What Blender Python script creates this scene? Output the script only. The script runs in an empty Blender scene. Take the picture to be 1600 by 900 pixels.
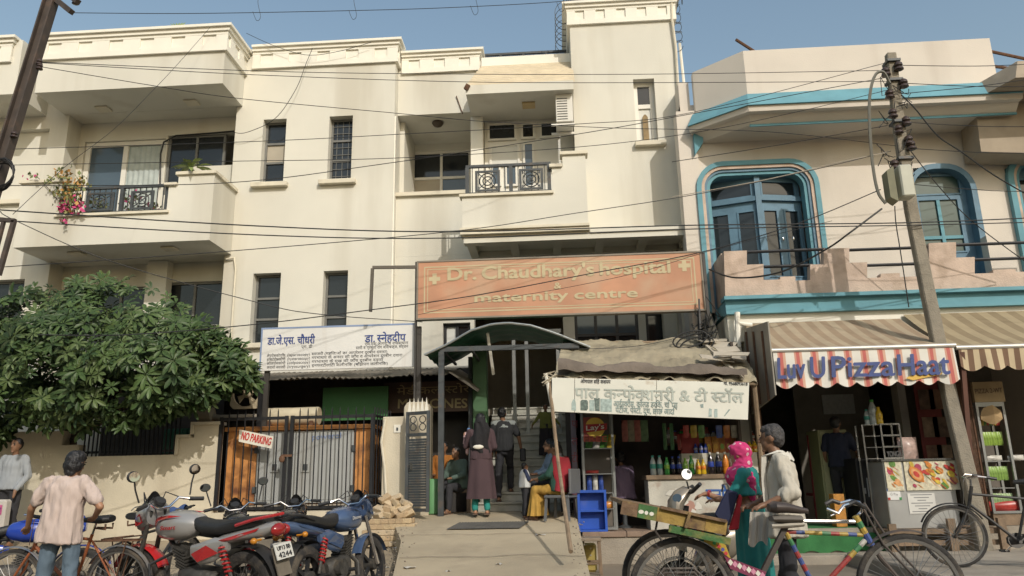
import bpy, bmesh, math, random
from mathutils import Vector, Matrix, Euler, noise
R = math.radians
random.seed(7)
scene = bpy.context.scene
COL = scene.collection
# ---------------------------------------------------------------- camera, sky, sun, exposure
CAM_H = 1.25; FPX = 1180.0
YAW = R(3.4); PITCH = R(14.2); ROLL = -0.02
CAM_ROT = (Matrix.Rotation(YAW, 3, 'Z') @ Matrix.Rotation(R(90) + PITCH, 3, 'X') @ Matrix.Rotation(ROLL, 3, 'Z'))
cam = bpy.data.cameras.new('camera')
cam_ob = bpy.data.objects.new('camera', cam); COL.objects.link(cam_ob)
cam_ob.location = (0, 0, CAM_H); cam_ob.rotation_euler = CAM_ROT.to_euler()
cam.sensor_width = 36; cam.lens = 36 * FPX / 1600; cam.clip_start = 0.05; cam.clip_end = 3000
scene.camera = cam_ob
LIGHT = Vector((-0.50, 0.95, -0.72)).normalized()          # direction the sunlight travels
SUN_EL = math.asin(-LIGHT.z); SUN_AZ = math.atan2(-LIGHT.x, -LIGHT.y)
world = bpy.data.worlds.new('World'); scene.world = world; world.use_nodes = True
wn = world.node_tree.nodes; wl = world.node_tree.links
sky = wn.new('ShaderNodeTexSky'); sky.sky_type = 'NISHITA'; sky.sun_disc = False
sky.sun_elevation = SUN_EL; sky.sun_rotation = SUN_AZ
sky.air_density = 1.9; sky.dust_density = 3.0; sky.ozone_density = 1.2; sky.altitude = 200
wl.new(sky.outputs[0], wn['Background'].inputs[0]); wn['Background'].inputs[1].default_value = 0.14
sun = bpy.data.lights.new('sun', 'SUN'); sun.energy = 2.5; sun.angle = R(0.6); sun.color = (1.0, 0.95, 0.87)
sun_ob = bpy.data.objects.new('sun', sun); COL.objects.link(sun_ob)
sun_ob.location = (10, -20, 20); sun_ob.rotation_euler = LIGHT.to_track_quat('-Z', 'Y').to_euler()
vs = scene.view_settings; vs.view_transform = 'Standard'; vs.look = 'None'; vs.exposure = 0.0; vs.gamma = 1.0
vs.use_curve_mapping = False

# ---------------------------------------------------------------- pixel rays (photo is 1600 x 900)
def ray(px, py):
    return CAM_ROT @ Vector(((px - 800) / FPX, (450 - py) / FPX, -1.0))
def P(px, py, Y):
    d = ray(px, py); t = Y / d.y
    return Vector((d.x * t, Y, CAM_H + d.z * t))
def PZ(px, py, Z):
    d = ray(px, py); t = (Z - CAM_H) / d.z
    return Vector((d.x * t, d.y * t, Z))
def PX(px, py, Y): return P(px, py, Y).x
def PZh(px, py, Y): return P(px, py, Y).z

# ---------------------------------------------------------------- materials
MATS = {}
def mat(name, col, rough=0.7, metal=0.0, var=0.12, scale=3.0, bump=0.0, bscale=40.0, stain=0.0, stain_col=(0.10, 0.085, 0.06), stain_scale=1.2, streak=False, spec=0.5, coat=0.0, trans=0.0, stain_pos=0.56, sub=0.0, fine=0.0):
    if name in MATS: return MATS[name]
    m = bpy.data.materials.new(name); m.use_nodes = True
    nt = m.node_tree; n = nt.nodes; l = nt.links
    b = n['Principled BSDF']
    b.inputs['Roughness'].default_value = rough; b.inputs['Metallic'].default_value = metal
    b.inputs['Specular IOR Level'].default_value = spec; b.inputs['Coat Weight'].default_value = coat
    b.inputs['Transmission Weight'].default_value = trans
    b.inputs['Subsurface Weight'].default_value = sub
    if sub: b.inputs['Subsurface Radius'].default_value = (0.02, 0.008, 0.004)
    tc = n.new('ShaderNodeTexCoord')
    def noise_node(sc, detail=5, stretch=None):
        t = n.new('ShaderNodeTexNoise'); t.inputs['Scale'].default_value = sc; t.inputs['Detail'].default_value = detail
        if stretch:
            mp = n.new('ShaderNodeMapping'); mp.inputs['Scale'].default_value = stretch
            l.new(tc.outputs['Object'], mp.inputs[0]); l.new(mp.outputs[0], t.inputs[0])
        else: l.new(tc.outputs['Object'], t.inputs[0])
        return t
    cur = None
    c4 = (*col, 1)
    if var > 0:
        t = noise_node(scale)
        r = n.new('ShaderNodeValToRGB'); l.new(t.outputs[0], r.inputs[0])
        r.color_ramp.elements[0].position = 0.3; r.color_ramp.elements[1].position = 0.7
        r.color_ramp.elements[0].color = (*[c * (1 - var) for c in col], 1)
        r.color_ramp.elements[1].color = (*[min(1, c * (1 + var * 0.6)) for c in col], 1)
        cur = r.outputs[0]
    if stain > 0:
        t2 = noise_node(stain_scale, 8, (1, 1, 0.12) if streak else None)
        r2 = n.new('ShaderNodeValToRGB'); l.new(t2.outputs[0], r2.inputs[0])
        r2.color_ramp.elements[0].position = stain_pos; r2.color_ramp.elements[1].position = min(0.99, stain_pos + 0.16)
        r2.color_ramp.elements[0].color = (0, 0, 0, 1); r2.color_ramp.elements[1].color = (stain, stain, stain, 1)
        mx = n.new('ShaderNodeMix'); mx.data_type = 'RGBA'
        l.new(r2.outputs[0], mx.inputs['Factor'])
        if cur: l.new(cur, mx.inputs[6])
        else: mx.inputs[6].default_value = c4
        mx.inputs[7].default_value = (*stain_col, 1)
        cur = mx.outputs[2]
    if cur: l.new(cur, b.inputs['Base Color'])
    else: b.inputs['Base Color'].default_value = c4
    if bump > 0:
        t3 = noise_node(bscale, 6)
        bp = n.new('ShaderNodeBump'); bp.inputs['Strength'].default_value = bump; bp.inputs['Distance'].default_value = 0.02
        l.new(t3.outputs[0], bp.inputs['Height']); l.new(bp.outputs[0], b.inputs['Normal'])
    MATS[name] = m
    return m
def stripes(name, cols, width, axis=0, rough=0.8, var=0.15, offset=0.0):
    """hard edged colour bands along one object axis (woven or printed cloth)"""
    m = bpy.data.materials.new(name); m.use_nodes = True; n = m.node_tree.nodes; l = m.node_tree.links
    b = n['Principled BSDF']; b.inputs['Roughness'].default_value = rough
    tc = n.new('ShaderNodeTexCoord'); sp = n.new('ShaderNodeSeparateXYZ'); l.new(tc.outputs['Object'], sp.inputs[0])
    ad = n.new('ShaderNodeMath'); ad.operation = 'MULTIPLY_ADD'; ad.inputs[1].default_value = 1.0 / width; ad.inputs[2].default_value = offset
    l.new(sp.outputs[axis], ad.inputs[0])
    fr = n.new('ShaderNodeMath'); fr.operation = 'FRACT'; l.new(ad.outputs[0], fr.inputs[0])
    r = n.new('ShaderNodeValToRGB'); r.color_ramp.interpolation = 'CONSTANT'; l.new(fr.outputs[0], r.inputs[0])
    els = r.color_ramp.elements
    while len(els) > 1: els.remove(els[-1])
    els[0].position = 0; els[0].color = (*cols[0][1], 1)
    for pos, c in cols[1:]:
        e = els.new(pos); e.color = (*c, 1)
    nz = n.new('ShaderNodeTexNoise'); nz.inputs['Scale'].default_value = 4; nz.inputs['Detail'].default_value = 6; l.new(tc.outputs['Object'], nz.inputs[0])
    mr = n.new('ShaderNodeMapRange'); mr.inputs[1].default_value = 0.3; mr.inputs[2].default_value = 0.7
    mr.inputs[3].default_value = 1 - var; mr.inputs[4].default_value = 1.0; l.new(nz.outputs[0], mr.inputs[0])
    mx = n.new('ShaderNodeMix'); mx.data_type = 'RGBA'; mx.blend_type = 'MULTIPLY'; mx.inputs['Factor'].default_value = 1
    l.new(r.outputs[0], mx.inputs[6]); l.new(mr.outputs[0], mx.inputs[7]); l.new(mx.outputs[2], b.inputs['Base Color'])
    MATS[name] = m
    return m

# ---------------------------------------------------------------- mesh builder
def V(*a): return Vector(a)
class B:
    def __init__(s): s.v = []; s.f = []; s.mi = []; s.cur = 0
    def add(s, vs, fs):
        o = len(s.v); s.v += [tuple(v) for v in vs]
        for f in fs: s.f.append(tuple(i + o for i in f)); s.mi.append(s.cur)
        return s
    def box(s, x0, x1, y0, y1, z0, z1):
        vs = [(x0,y0,z0),(x1,y0,z0),(x1,y1,z0),(x0,y1,z0),(x0,y0,z1),(x1,y0,z1),(x1,y1,z1),(x0,y1,z1)]
        return s.add(vs, [(0,3,2,1),(4,5,6,7),(0,1,5,4),(1,2,6,5),(2,3,7,6),(3,0,4,7)])
    def cbox(s, c, sz, M=None):
        vs = []
        for z in (-.5,.5):
            for x, y in ((-.5,-.5),(.5,-.5),(.5,.5),(-.5,.5)):
                p = Vector((x*sz[0], y*sz[1], z*sz[2]))
                if M is not None: p = M @ p
                vs.append(p + Vector(c))
        return s.add(vs, [(0,3,2,1),(4,5,6,7),(0,1,5,4),(1,2,6,5),(2,3,7,6),(3,0,4,7)])
    def bar(s, a, b, w, h=None, up=(0,0,1)):
        """square bar from a to b"""
        a = Vector(a); b = Vector(b); h = h or w
        d = (b - a); L = d.length
        if L < 1e-6: return s
        d /= L; u = Vector(up)
        if abs(d.dot(u)) > 0.98: u = Vector((1,0,0)) if abs(d.x) < .9 else Vector((0,1,0))
        sx = d.cross(u).normalized(); sy = sx.cross(d)
        vs = [p + sx*w*.5*i + sy*h*.5*j for p in (a, b) for i, j in ((-1,-1),(1,-1),(1,1),(-1,1))]
        return s.add(vs, [(0,1,2,3),(7,6,5,4),(0,4,5,1),(1,5,6,2),(2,6,7,3),(3,7,4,0)])
    def tube(s, pts, r, n=6, closed=False, caps=True):
        pts = [Vector(p) for p in pts]; m = len(pts)
        rs = r if isinstance(r, (list, tuple)) else [r] * m
        vs = []; ref = None
        for i, p in enumerate(pts):
            a = pts[(i-1) % m] if (closed or i > 0) else p
            b = pts[(i+1) % m] if (closed or i < m-1) else p
            t = (b - a)
            t = t.normalized() if t.length > 1e-9 else Vector((0,0,1))
            if ref is None:
                ref = Vector((0,0,1)) if abs(t.z) < .9 else Vector((1,0,0))
            x = t.cross(ref)
            if x.length < 1e-5: x = t.cross(Vector((0,1,0.3)))
            x.normalize(); y = x.cross(t); ref = y
            for k in range(n):
                an = 2*math.pi*k/n
                vs.append(p + (x*math.cos(an) + y*math.sin(an)) * rs[i])
        fs = []
        rng = m if closed else m-1
        for i in range(rng):
            j = (i+1) % m
            for k in range(n):
                q = (k+1) % n
                fs.append((i*n+k, i*n+q, j*n+q, j*n+k))
        if caps and not closed:
            fs.append(tuple(range(n-1,-1,-1))); fs.append(tuple((m-1)*n+k for k in range(n)))
        return s.add(vs, fs)
    def lathe(s, prof, n=12, c=(0,0,0), M=None, cap=True):
        """prof: list of (r, z) turned about z"""
        vs = []; c = Vector(c)
        for r, z in prof:
            for k in range(n):
                a = 2*math.pi*k/n; p = Vector((r*math.cos(a), r*math.sin(a), z))
                if M is not None: p = M @ p
                vs.append(p + c)
        fs = []
        for i in range(len(prof)-1):
            for k in range(n):
                q = (k+1) % n; fs.append((i*n+k, i*n+q, (i+1)*n+q, (i+1)*n+k))
        if cap:
            fs.append(tuple(range(n-1,-1,-1))); fs.append(tuple((len(prof)-1)*n+k for k in range(n)))
        return s.add(vs, fs)
    def ell(s, c, r, M=None, n=12, m=8):
        vs = []; fs = []; c = Vector(c)
        for i in range(m+1):
            th = math.pi*i/m
            for k in range(n):
                a = 2*math.pi*k/n
                p = Vector((r[0]*math.sin(th)*math.cos(a), r[1]*math.sin(th)*math.sin(a), r[2]*math.cos(th)))
                if M is not None: p = M @ p
                vs.append(p + c)
        for i in range(m):
            for k in range(n):
                q = (k+1) % n; fs.append((i*n+k, (i+1)*n+k, (i+1)*n+q, i*n+q))
        return s.add(vs, fs)
    def prism(s, poly, y0, y1):
        """polygon in (x, z), extruded from y0 to y1"""
        n = len(poly)
        vs = [(x, y0, z) for x, z in poly] + [(x, y1, z) for x, z in poly]
        fs = [tuple(range(n)), tuple(range(2*n-1, n-1, -1))]
        for i in range(n):
            j = (i+1) % n; fs.append((i, i+n, j+n, j))
        return s.add(vs, fs)
    def loft(s, rings, cap=True, close=False):
        n = len(rings[0]); vs = [p for r in rings for p in r]; fs = []
        for i in range(len(rings)-1):
            for k in range(n):
                q = (k+1) % n; fs.append((i*n+k, i*n+q, (i+1)*n+q, (i+1)*n+k))
        if cap:
            fs.append(tuple(range(n-1,-1,-1))); fs.append(tuple((len(rings)-1)*n+k for k in range(n)))
        return s.add(vs, fs)
    def grid(s, nu, nv, fn):
        vs = [fn(i/(nu-1), j/(nv-1)) for j in range(nv) for i in range(nu)]
        fs = [(j*nu+i, j*nu+i+1, (j+1)*nu+i+1, (j+1)*nu+i) for j in range(nv-1) for i in range(nu-1)]
        return s.add(vs, fs)
    def mesh(s, name, mats, smooth=False, fix=True, bevel=0.0):
        me = bpy.data.meshes.new(name)
        me.from_pydata(s.v, [], s.f)
        ms = mats if isinstance(mats, (list, tuple)) else [mats]
        for m in ms: me.materials.append(m)
        if len(ms) > 1: me.polygons.foreach_set('material_index', s.mi)
        if fix or bevel:
            bm = bmesh.new(); bm.from_mesh(me)
            if fix: bmesh.ops.recalc_face_normals(bm, faces=bm.faces)
            if bevel:
                es = [e for e in bm.edges if len(e.link_faces) == 2 and e.calc_face_angle(0) > 0.6]
                bmesh.ops.bevel(bm, geom=es, offset=bevel, segments=1, affect='EDGES', clamp_overlap=True)
            bm.to_mesh(me); bm.free()
        if smooth:
            me.polygons.foreach_set('use_smooth', [True]*len(me.polygons))
            try: me.set_sharp_from_angle(angle=R(40 if smooth is True else smooth))
            except Exception: pass
        me.update()
        return me
    def obj(s, name, mats, parent=None, smooth=False, fix=True, bevel=0.0, label=None):
        o = bpy.data.objects.new(name, s.mesh(name, mats, smooth, fix, bevel)); COL.objects.link(o)
        if parent is not None: attach(o, parent)
        if label: o['label'] = label
        return o
def attach(o, parent):
    o.parent = parent
    if parent.get('_w'): o.matrix_parent_inverse = Matrix.Translation(-Vector(parent['_w']))
    return o
WORLD_ROOTS = []
def thing(name, label, cat, loc=(0,0,0), group=None, world=True, rz=0.0):
    """Empty at the base of a thing; with world=True its parts are modelled in world coordinates"""
    o = bpy.data.objects.new(name, None); COL.objects.link(o); o.location = loc
    o.empty_display_size = 0.2
    if world: o['_w'] = list(loc); WORLD_ROOTS.append(o)
    else: o.rotation_euler = (0, 0, rz)
    return tag(o, label, cat, group)
def tag(o, label, cat, group=None):
    o['label'] = label; o['category'] = cat
    if group: o['group'] = group
    return o
def struct(o): o['kind'] = 'structure'; return o
def copy_tree(o, parent=None):
    c = o.copy(); COL.objects.link(c)
    if parent is not None: c.parent = parent
    for ch in list(o.children): copy_tree(ch, c)
    return c
def inst(me, name, parent, M=None):
    o = bpy.data.objects.new(name, me); COL.objects.link(o)
    if parent is not None: attach(o, parent)
    if M is not None: o.matrix_basis = M
    return o
def wall_mesh(b, x0, x1, z0, z1, Y, th, holes):
    """front sheet at Y with rectangular holes (x0,x1,z0,z1), th deep"""
    xs = sorted(set([x0, x1] + [h[0] for h in holes] + [h[1] for h in holes])); xs = [x for x in xs if x0 <= x <= x1]
    zs = sorted(set([z0, z1] + [h[2] for h in holes] + [h[3] for h in holes])); zs = [z for z in zs if z0 <= z <= z1]
    def solid(i, j):
        if i < 0 or j < 0 or i >= len(xs)-1 or j >= len(zs)-1: return False
        cx = (xs[i]+xs[i+1])/2; cz = (zs[j]+zs[j+1])/2
        return not any(h[0] < cx < h[1] and h[2] < cz < h[3] for h in holes)
    for i in range(len(xs)-1):
        for j in range(len(zs)-1):
            if not solid(i, j): continue
            a, c, d, e = xs[i], xs[i+1], zs[j], zs[j+1]
            b.add([(a,Y,d),(c,Y,d),(c,Y,e),(a,Y,e)], [(0,1,2,3)])
            b.add([(a,Y+th,d),(c,Y+th,d),(c,Y+th,e),(a,Y+th,e)], [(3,2,1,0)])
            if not solid(i-1,j): b.add([(a,Y,d),(a,Y+th,d),(a,Y+th,e),(a,Y,e)], [(3,2,1,0)])
            if not solid(i+1,j): b.add([(c,Y,d),(c,Y+th,d),(c,Y+th,e),(c,Y,e)], [(0,1,2,3)])
            if not solid(i,j-1): b.add([(a,Y,d),(c,Y,d),(c,Y+th,d),(a,Y+th,d)], [(3,2,1,0)])
            if not solid(i,j+1): b.add([(a,Y,e),(c,Y,e),(c,Y+th,e),(a,Y+th,e)], [(0,1,2,3)])
    return b
# lettering: default font (it falls back to a Devanagari face); half letters are cut before their stem
DG = bpy.context.evaluated_depsgraph_get
GLY = {}
def glyph(txt, bold):
    k = (txt, bold)
    if k in GLY: return GLY[k]
    cu = bpy.data.curves.new('lettering', 'FONT'); cu.body = txt; cu.size = 1; cu.resolution_u = 3; cu.offset = bold; cu.fill_mode = 'FRONT'
    o = bpy.data.objects.new('lettering', cu); COL.objects.link(o)
    bpy.context.view_layer.update()
    me = bpy.data.meshes.new_from_object(o.evaluated_get(DG()))
    vs = [v.co.copy() for v in me.vertices]; fs = [tuple(p.vertices) for p in me.polygons]
    bpy.data.objects.remove(o); bpy.data.curves.remove(cu); bpy.data.meshes.remove(me)
    GLY[k] = (vs, fs)
    return GLY[k]
def text_geo(txt, bold=0.0):
    """returns verts (x, y) and faces; '~' before a Devanagari letter gives its half form"""
    vs = []; fs = []; x = 0.0
    segs = []; i = 0; buf = ''
    while i < len(txt):
        if txt[i] == '~': 
            if buf: segs.append((buf, False)); buf = ''
            segs.append((txt[i+1], True)); i += 2
        else: buf += txt[i]; i += 1
    if buf: segs.append((buf, False))
    for s, half in segs:
        g, f = glyph(s, bold)
        if not g: x += 0.3; continue
        mn = min(v.x for v in g); mx = max(v.x for v in g); lead = len(s) - len(s.lstrip())
        cut = mn + (mx - mn) * 0.66 if half else mx
        o = len(vs)
        for v in g: vs.append((x + min(v.x, cut) - mn + lead*0.25, v.y))
        fs += [tuple(k + o for k in q) for q in f]
        x += cut - mn + lead*0.25 - (0.015 if any(ord(c) > 0x900 for c in s) else -0.05) + (len(s) - len(s.rstrip()))*0.25
    return vs, fs
def text_on(name, txt, m, parent, p0, p1, height, up=None, bold=0.0, out=0.004, normal=(0,-1,0), fit=True, slant=0.0, wave=None):
    """letters between base points p0 and p1 (world), cap height given"""
    vs, fs = text_geo(txt, 0.0)
    p0 = Vector(p0); p1 = Vector(p1); d = p1 - p0; L = d.length; d /= L
    nrm = Vector(normal).normalized(); u = Vector(up).normalized() if up is not None else nrm.cross(d)
    if u.z < 0 and abs(u.z) > 0.2: u = -u
    mx = max(v[0] for v in vs) or 1
    sx = L / mx if fit else height
    b = B(); pts = []
    for x, y in vs:
        q = p0 + d*(x*sx + slant*y*height) + u*(y*height/0.70) + nrm*out
        pts.append(q if wave is None else wave(q))
    b.add(pts, fs)
    if bold > 0:
        for i, (ax, ay) in enumerate(((1,0),(-1,0),(0,1),(0,-1),(.7,.7),(-.7,-.7))):
            b.add([q + d*(ax*bold*height) + u*(ay*bold*.8*height) + nrm*(.0007*(i+1)) for q in pts], fs)
    return b.obj(name, m, parent, fix=False)
def disc(b, c, r, nrm=(0,-1,0), n=20, ry=None):
    nrm = Vector(nrm).normalized(); x = nrm.orthogonal().normalized()
    if abs(nrm.z) < .9: x = Vector((0,0,1)).cross(nrm).normalized()
    y = nrm.cross(x); ry = ry or r
    b.add([Vector(c) + x*math.cos(2*math.pi*k/n)*r + y*math.sin(2*math.pi*k/n)*ry for k in range(n)], [tuple(range(n))])
    return b

# shared materials
M_cream = mat('cream_wall_paint', (0.645, 0.625, 0.55), 0.85, var=0.08, scale=0.6, bump=0.2, bscale=60, stain=0.42, stain_col=(0.40,0.355,0.27), stain_scale=1.0, streak=True, stain_pos=0.52)
M_white = mat('white_cornice_paint', (0.80, 0.77, 0.68), 0.8, var=0.05, scale=2, bump=0.1, stain=0.2, stain_col=(0.5,0.45,0.36), stain_scale=2.5, streak=True, stain_pos=0.6)
M_sill = mat('sill_paint', (0.66, 0.61, 0.49), 0.85, var=0.1, stain=0.3, stain_col=(0.3,0.26,0.2), stain_scale=4)
M_glass = mat('dark_window_glass', (0.018, 0.022, 0.026), 0.06, var=0.3, scale=1.5, spec=0.6)
M_glassb = mat('bluish_door_glass', (0.07, 0.10, 0.13), 0.08, var=0.2, scale=1.2, spec=0.6)
M_frame = mat('grey_window_frame', (0.16, 0.16, 0.15), 0.6, var=0.2)
M_wframe = mat('white_window_frame', (0.72, 0.70, 0.64), 0.6, var=0.06)
M_iron = mat('dark_grey_iron', (0.055, 0.062, 0.066), 0.55, var=0.25, scale=8, stain=0.35, stain_col=(0.16,0.10,0.06), stain_scale=9)
M_black = mat('black_paint', (0.016, 0.016, 0.018), 0.45, var=0.3, scale=6)
M_rust = mat('rusty_steel', (0.13, 0.065, 0.035), 0.8, var=0.35, scale=12, bump=0.3)
M_conc = mat('grey_concrete', (0.33, 0.29, 0.235), 0.9, var=0.25, scale=2.5, bump=0.5, bscale=50, stain=0.4, stain_col=(0.17,0.14,0.11), stain_scale=2)
M_chrome = mat('chrome', (0.72, 0.72, 0.74), 0.12, metal=1.0, var=0.05)
M_steel = mat('stainless_steel', (0.58, 0.57, 0.55), 0.22, metal=1.0, var=0.12, scale=3)
M_rubber = mat('tyre_rubber', (0.035, 0.032, 0.03), 0.85, var=0.3, scale=10, bump=0.4, bscale=80, stain=0.6, stain_col=(0.16,0.13,0.095), stain_scale=7, stain_pos=0.48)
M_cable = mat('black_cable', (0.02, 0.02, 0.02), 0.6, var=0.2)
M_wood = mat('weathered_wood', (0.20, 0.14, 0.09), 0.8, var=0.35, scale=6, bump=0.4, bscale=25)
# ================================================================ ground
M_road = mat('dusty_asphalt', (0.22, 0.185, 0.14), 0.95, var=0.2, scale=1.2, bump=0.6, bscale=90, stain=0.35, stain_col=(0.27,0.23,0.18), stain_scale=0.7)
M_dirt = mat('packed_dirt', (0.35, 0.285, 0.195), 0.95, var=0.22, scale=1.5, bump=0.7, bscale=45, stain=0.45, stain_col=(0.19,0.155,0.115), stain_scale=1.6)
M_ramp = mat('ramp_cement', (0.43, 0.36, 0.25), 0.9, var=0.18, scale=0.9, bump=0.45, bscale=70, stain=0.5, stain_col=(0.25,0.205,0.145), stain_scale=1.3)
b = B(); b.grid(41, 41, lambda u, v: ((u-.5)*1600, (v-.5)*1600 + 20, 0.0))
struct(b.obj('ground', M_road))
def apron_z(x, y):
    t = max(0, min(1, (y - 8.2) / 4.2)); t = t*t*(3-2*t)
    return -0.02 + 0.42*t + 0.02*noise.noise(Vector((x*1.3, y*1.3, 0)))
XR0, XR1 = -3.05, 0.30          # ramp
b = B(); b.grid(60, 24, lambda u, v: (-14 + u*12.4, 7.9 + v*4.9, apron_z(-14+u*12.4, 7.9+v*4.9)-(0.0 if u < .88 else .05)))
struct(b.obj('dirt_verge', M_dirt, smooth=60))
def ramp_z(y): return max(-0.02, min(0.72, 0.128*(y - 6.9))) if y < 12.4 else 0.72
b = B()
def ramp_pt(u, v):
    y = 6.6 + v*6.8
    xl = -1.9 - 0.2*max(0, (y-7)/5) - 0.35*max(0, min(1, (y-9)/3)); xr = XR1 - 0.12*v
    xl = -1.62 - 0.16*(y-7.0) if y < 10.6 else -2.2 - 0.30*(y-10.6)
    return (xl + (xr-xl)*u, y, ramp_z(y) + 0.008*noise.noise(Vector((u*6, v*9, 3))))
b.grid(20, 40, ramp_pt)
n0 = len(b.v)
for side in (0, 1):
    b.grid(2, 40, lambda u, v: (lambda p: (p[0], p[1], p[2] if u < .5 else -0.1))(ramp_pt(side, v)))
struct(b.obj('ramp', M_ramp, smooth=50))

# ================================================================ hospital building
YM = 14.6; YB = 13.6; YS = 14.9; YT = 14.3
hos = thing('hospital_building', 'cream three storey hospital with white cornices and stepped balconies', 'building', (-3, 14.6, 0))
XL = PX(-60, 300, YM); XM = PX(614, 300, YM)
zc0 = P(500, 104, YM).z; zc1 = P(500, 70, YM).z
def rect(pxa, pya, pxb, pyb, Y):
    a = P(pxa, pya, Y); c = P(pxb, pyb, Y)
    return (min(a.x,c.x), max(a.x,c.x), min(a.z,c.z), max(a.z,c.z))
# openings
CAN_Z = 9.245; BAL_Z = 5.87
rec_u = (PX(106, 200, YM), PX(364, 250, YM), BAL_Z+0.15, CAN_Z - 0.005)
rec_l = (PX(76, 430, YM), PX(347, 450, YM), 2.9, BAL_Z-0.002)
wins = [rect(412,187,442,287,YM), rect(515,182,548,280,YM), rect(396,428,433,536,YM), rect(506,423,541,508,YM)]
wins[2] = (wins[2][0], wins[2][1], wins[2][2], wins[2][3]); wins[3] = (wins[3][0], wins[3][1], wins[2][2], wins[3][3])
zt = (wins[0][3]+wins[1][3])/2; zb = (wins[0][2]+wins[1][2])/2
wins[0] = (wins[0][0], wins[0][1], zb, zt); wins[1] = (wins[1][0], wins[1][1], zb, zt)
zt2 = (wins[2][3]+wins[3][3])/2
wins[2] = (wins[2][0], wins[2][1], wins[2][2], zt2); wins[3] = (wins[3][0], wins[3][1], wins[2][2], zt2)
niche = rect(-30,206,62,312,YM); wl_small = rect(-20,438,30,500,YM)
b = B(); wall_mesh(b, XL, XM, 0.3, zc1-0.02, YM, 0.32, [rec_u, rec_l] + wins + [niche, wl_small])
b.obj('wall', M_cream, hos)
# side return of the window wall and rear box
b = B(); b.box(XM-0.2, XM-0.001, YM+0.322, 17.5, 0.3, zc1-0.03); b.obj('wall', M_cream, hos)
def cornice(x0, x1, Y, z0, z1, left=None, right=None, step=0.62):
    """white band with recessed square panels along the front; optional side returns to depth"""
    h = z1 - z0
    def strip(b, a, c, d, e, out):                      # a..c along x, z d..e, proud by out
        b.box(a - (out if left else 0), c + (out if right else 0), Y - out, Y + 0.12, d, e)
        if right: b.box(c - 0.02, c + out, Y + 0.121, right, d, e)
        if left: b.box(a - out, a + 0.02, Y + 0.121, left, d, e)
    b = B(); strip(b, x0, x1, z0, z0 + 0.22*h, 0.06); strip(b, x0, x1, z0+0.22*h, z0+0.64*h, 0.025)
    strip(b, x0, x1, z0+0.64*h, z0+0.76*h, 0.062); strip(b, x0, x1, z0+0.76*h, z0+0.9*h, 0.10); strip(b, x0, x1, z0+0.9*h, z1, 0.15)
    band = b.obj('cornice', M_white, hos)
    n = max(1, int(round((x1-x0)/step))); w = (x1-x0)/n
    for k in range(n+1):
        a = x0 + (k-0.5)*w + 0.22*w; c = a + 0.56*w
        a = max(a, x0 - (0.055 if left else 0)); c = min(c, x1 + (0.055 if right else 0))
        if c - a < 0.04: continue
        bb = B(); bb.box(a, c, Y-0.058, Y-0.0255, z0+0.2205*h, z0+0.6395*h); bb.obj('frieze_block', M_white, band)
    if right:
        m = max(1, int(round((right-Y)/0.45))); w = (right-Y-0.1)/m
        for k in range(m):
            a = Y + 0.1 + k*w
            bb = B(); bb.box(x1+0.0255, x1+0.058, a, a+0.5*w, z0+0.2205*h, z0+0.6395*h); bb.obj('frieze_block', M_white, band)
    return band
XCL, XCR = -10.69, -6.675
cornice(XCR+0.17, XM, YM, zc0, zc1, right=YS+0.02)
# upper left canopy over the balcony
zk0 = P(205, 88, YB).z; zk1 = P(205, 50, YB).z
b = B(); b.box(XCL, XCR, YB, YM-0.003, CAN_Z, zk1-0.05); b.obj('balcony_canopy', M_cream, hos)
cornice(XCL, XCR, YB, zk0, zk1, left=YM-0.01, right=YM-0.01)
cornice(XL, XCL-0.16, YM, zc0, zc1)
# next unit's canopy at the far left edge
b = B(); b.box(XL-1.2, PX(15, 200, YB), YB, YM-0.003, CAN_Z, zk1-0.05); b.obj('balcony_canopy', M_cream, hos)
cornice(XL-1.2, PX(14, 100, YB), YB, zk0, zk1, right=YM-0.01)
def soffit_lamp(px, py, z):
    p = PZ(px, py, z); bb = B(); bb.box(p.x-0.14, p.x+0.14, p.y-0.12, p.y+0.12, z-0.045, z-0.004); return bb.obj('ceiling_lamp', M_sill, hos, bevel=0.01)
for px, py in ((162,169),(300,159)): soffit_lamp(px, py, CAN_Z)
for px, py in ((121,395),(265,387)): soffit_lamp(px, py, BAL_Z)
def room(x0, x1, z0, z1, y0, y1, m=None, back_holes=()):
    """recess lining: sides, back, floor, ceiling seen from inside"""
    m = m or M_cream
    b = B()
    b.box(x0-0.1, x0-0.002, y0, y1, z0, z1); b.box(x1+0.002, x1+0.1, y0, y1, z0, z1)
    b.box(x0-0.1, x1+0.1, y0, y1+0.2, z0-0.12, z0-0.002); b.box(x0-0.1, x1+0.1, y0, y1+0.2, z1+0.002, z1+0.12)
    b.obj('wall', m, hos)
    b = B(); wall_mesh(b, x0-0.09, x1+0.09, z0, z1, y1, 0.15, list(back_holes)); b.obj('wall', m, hos)
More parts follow.
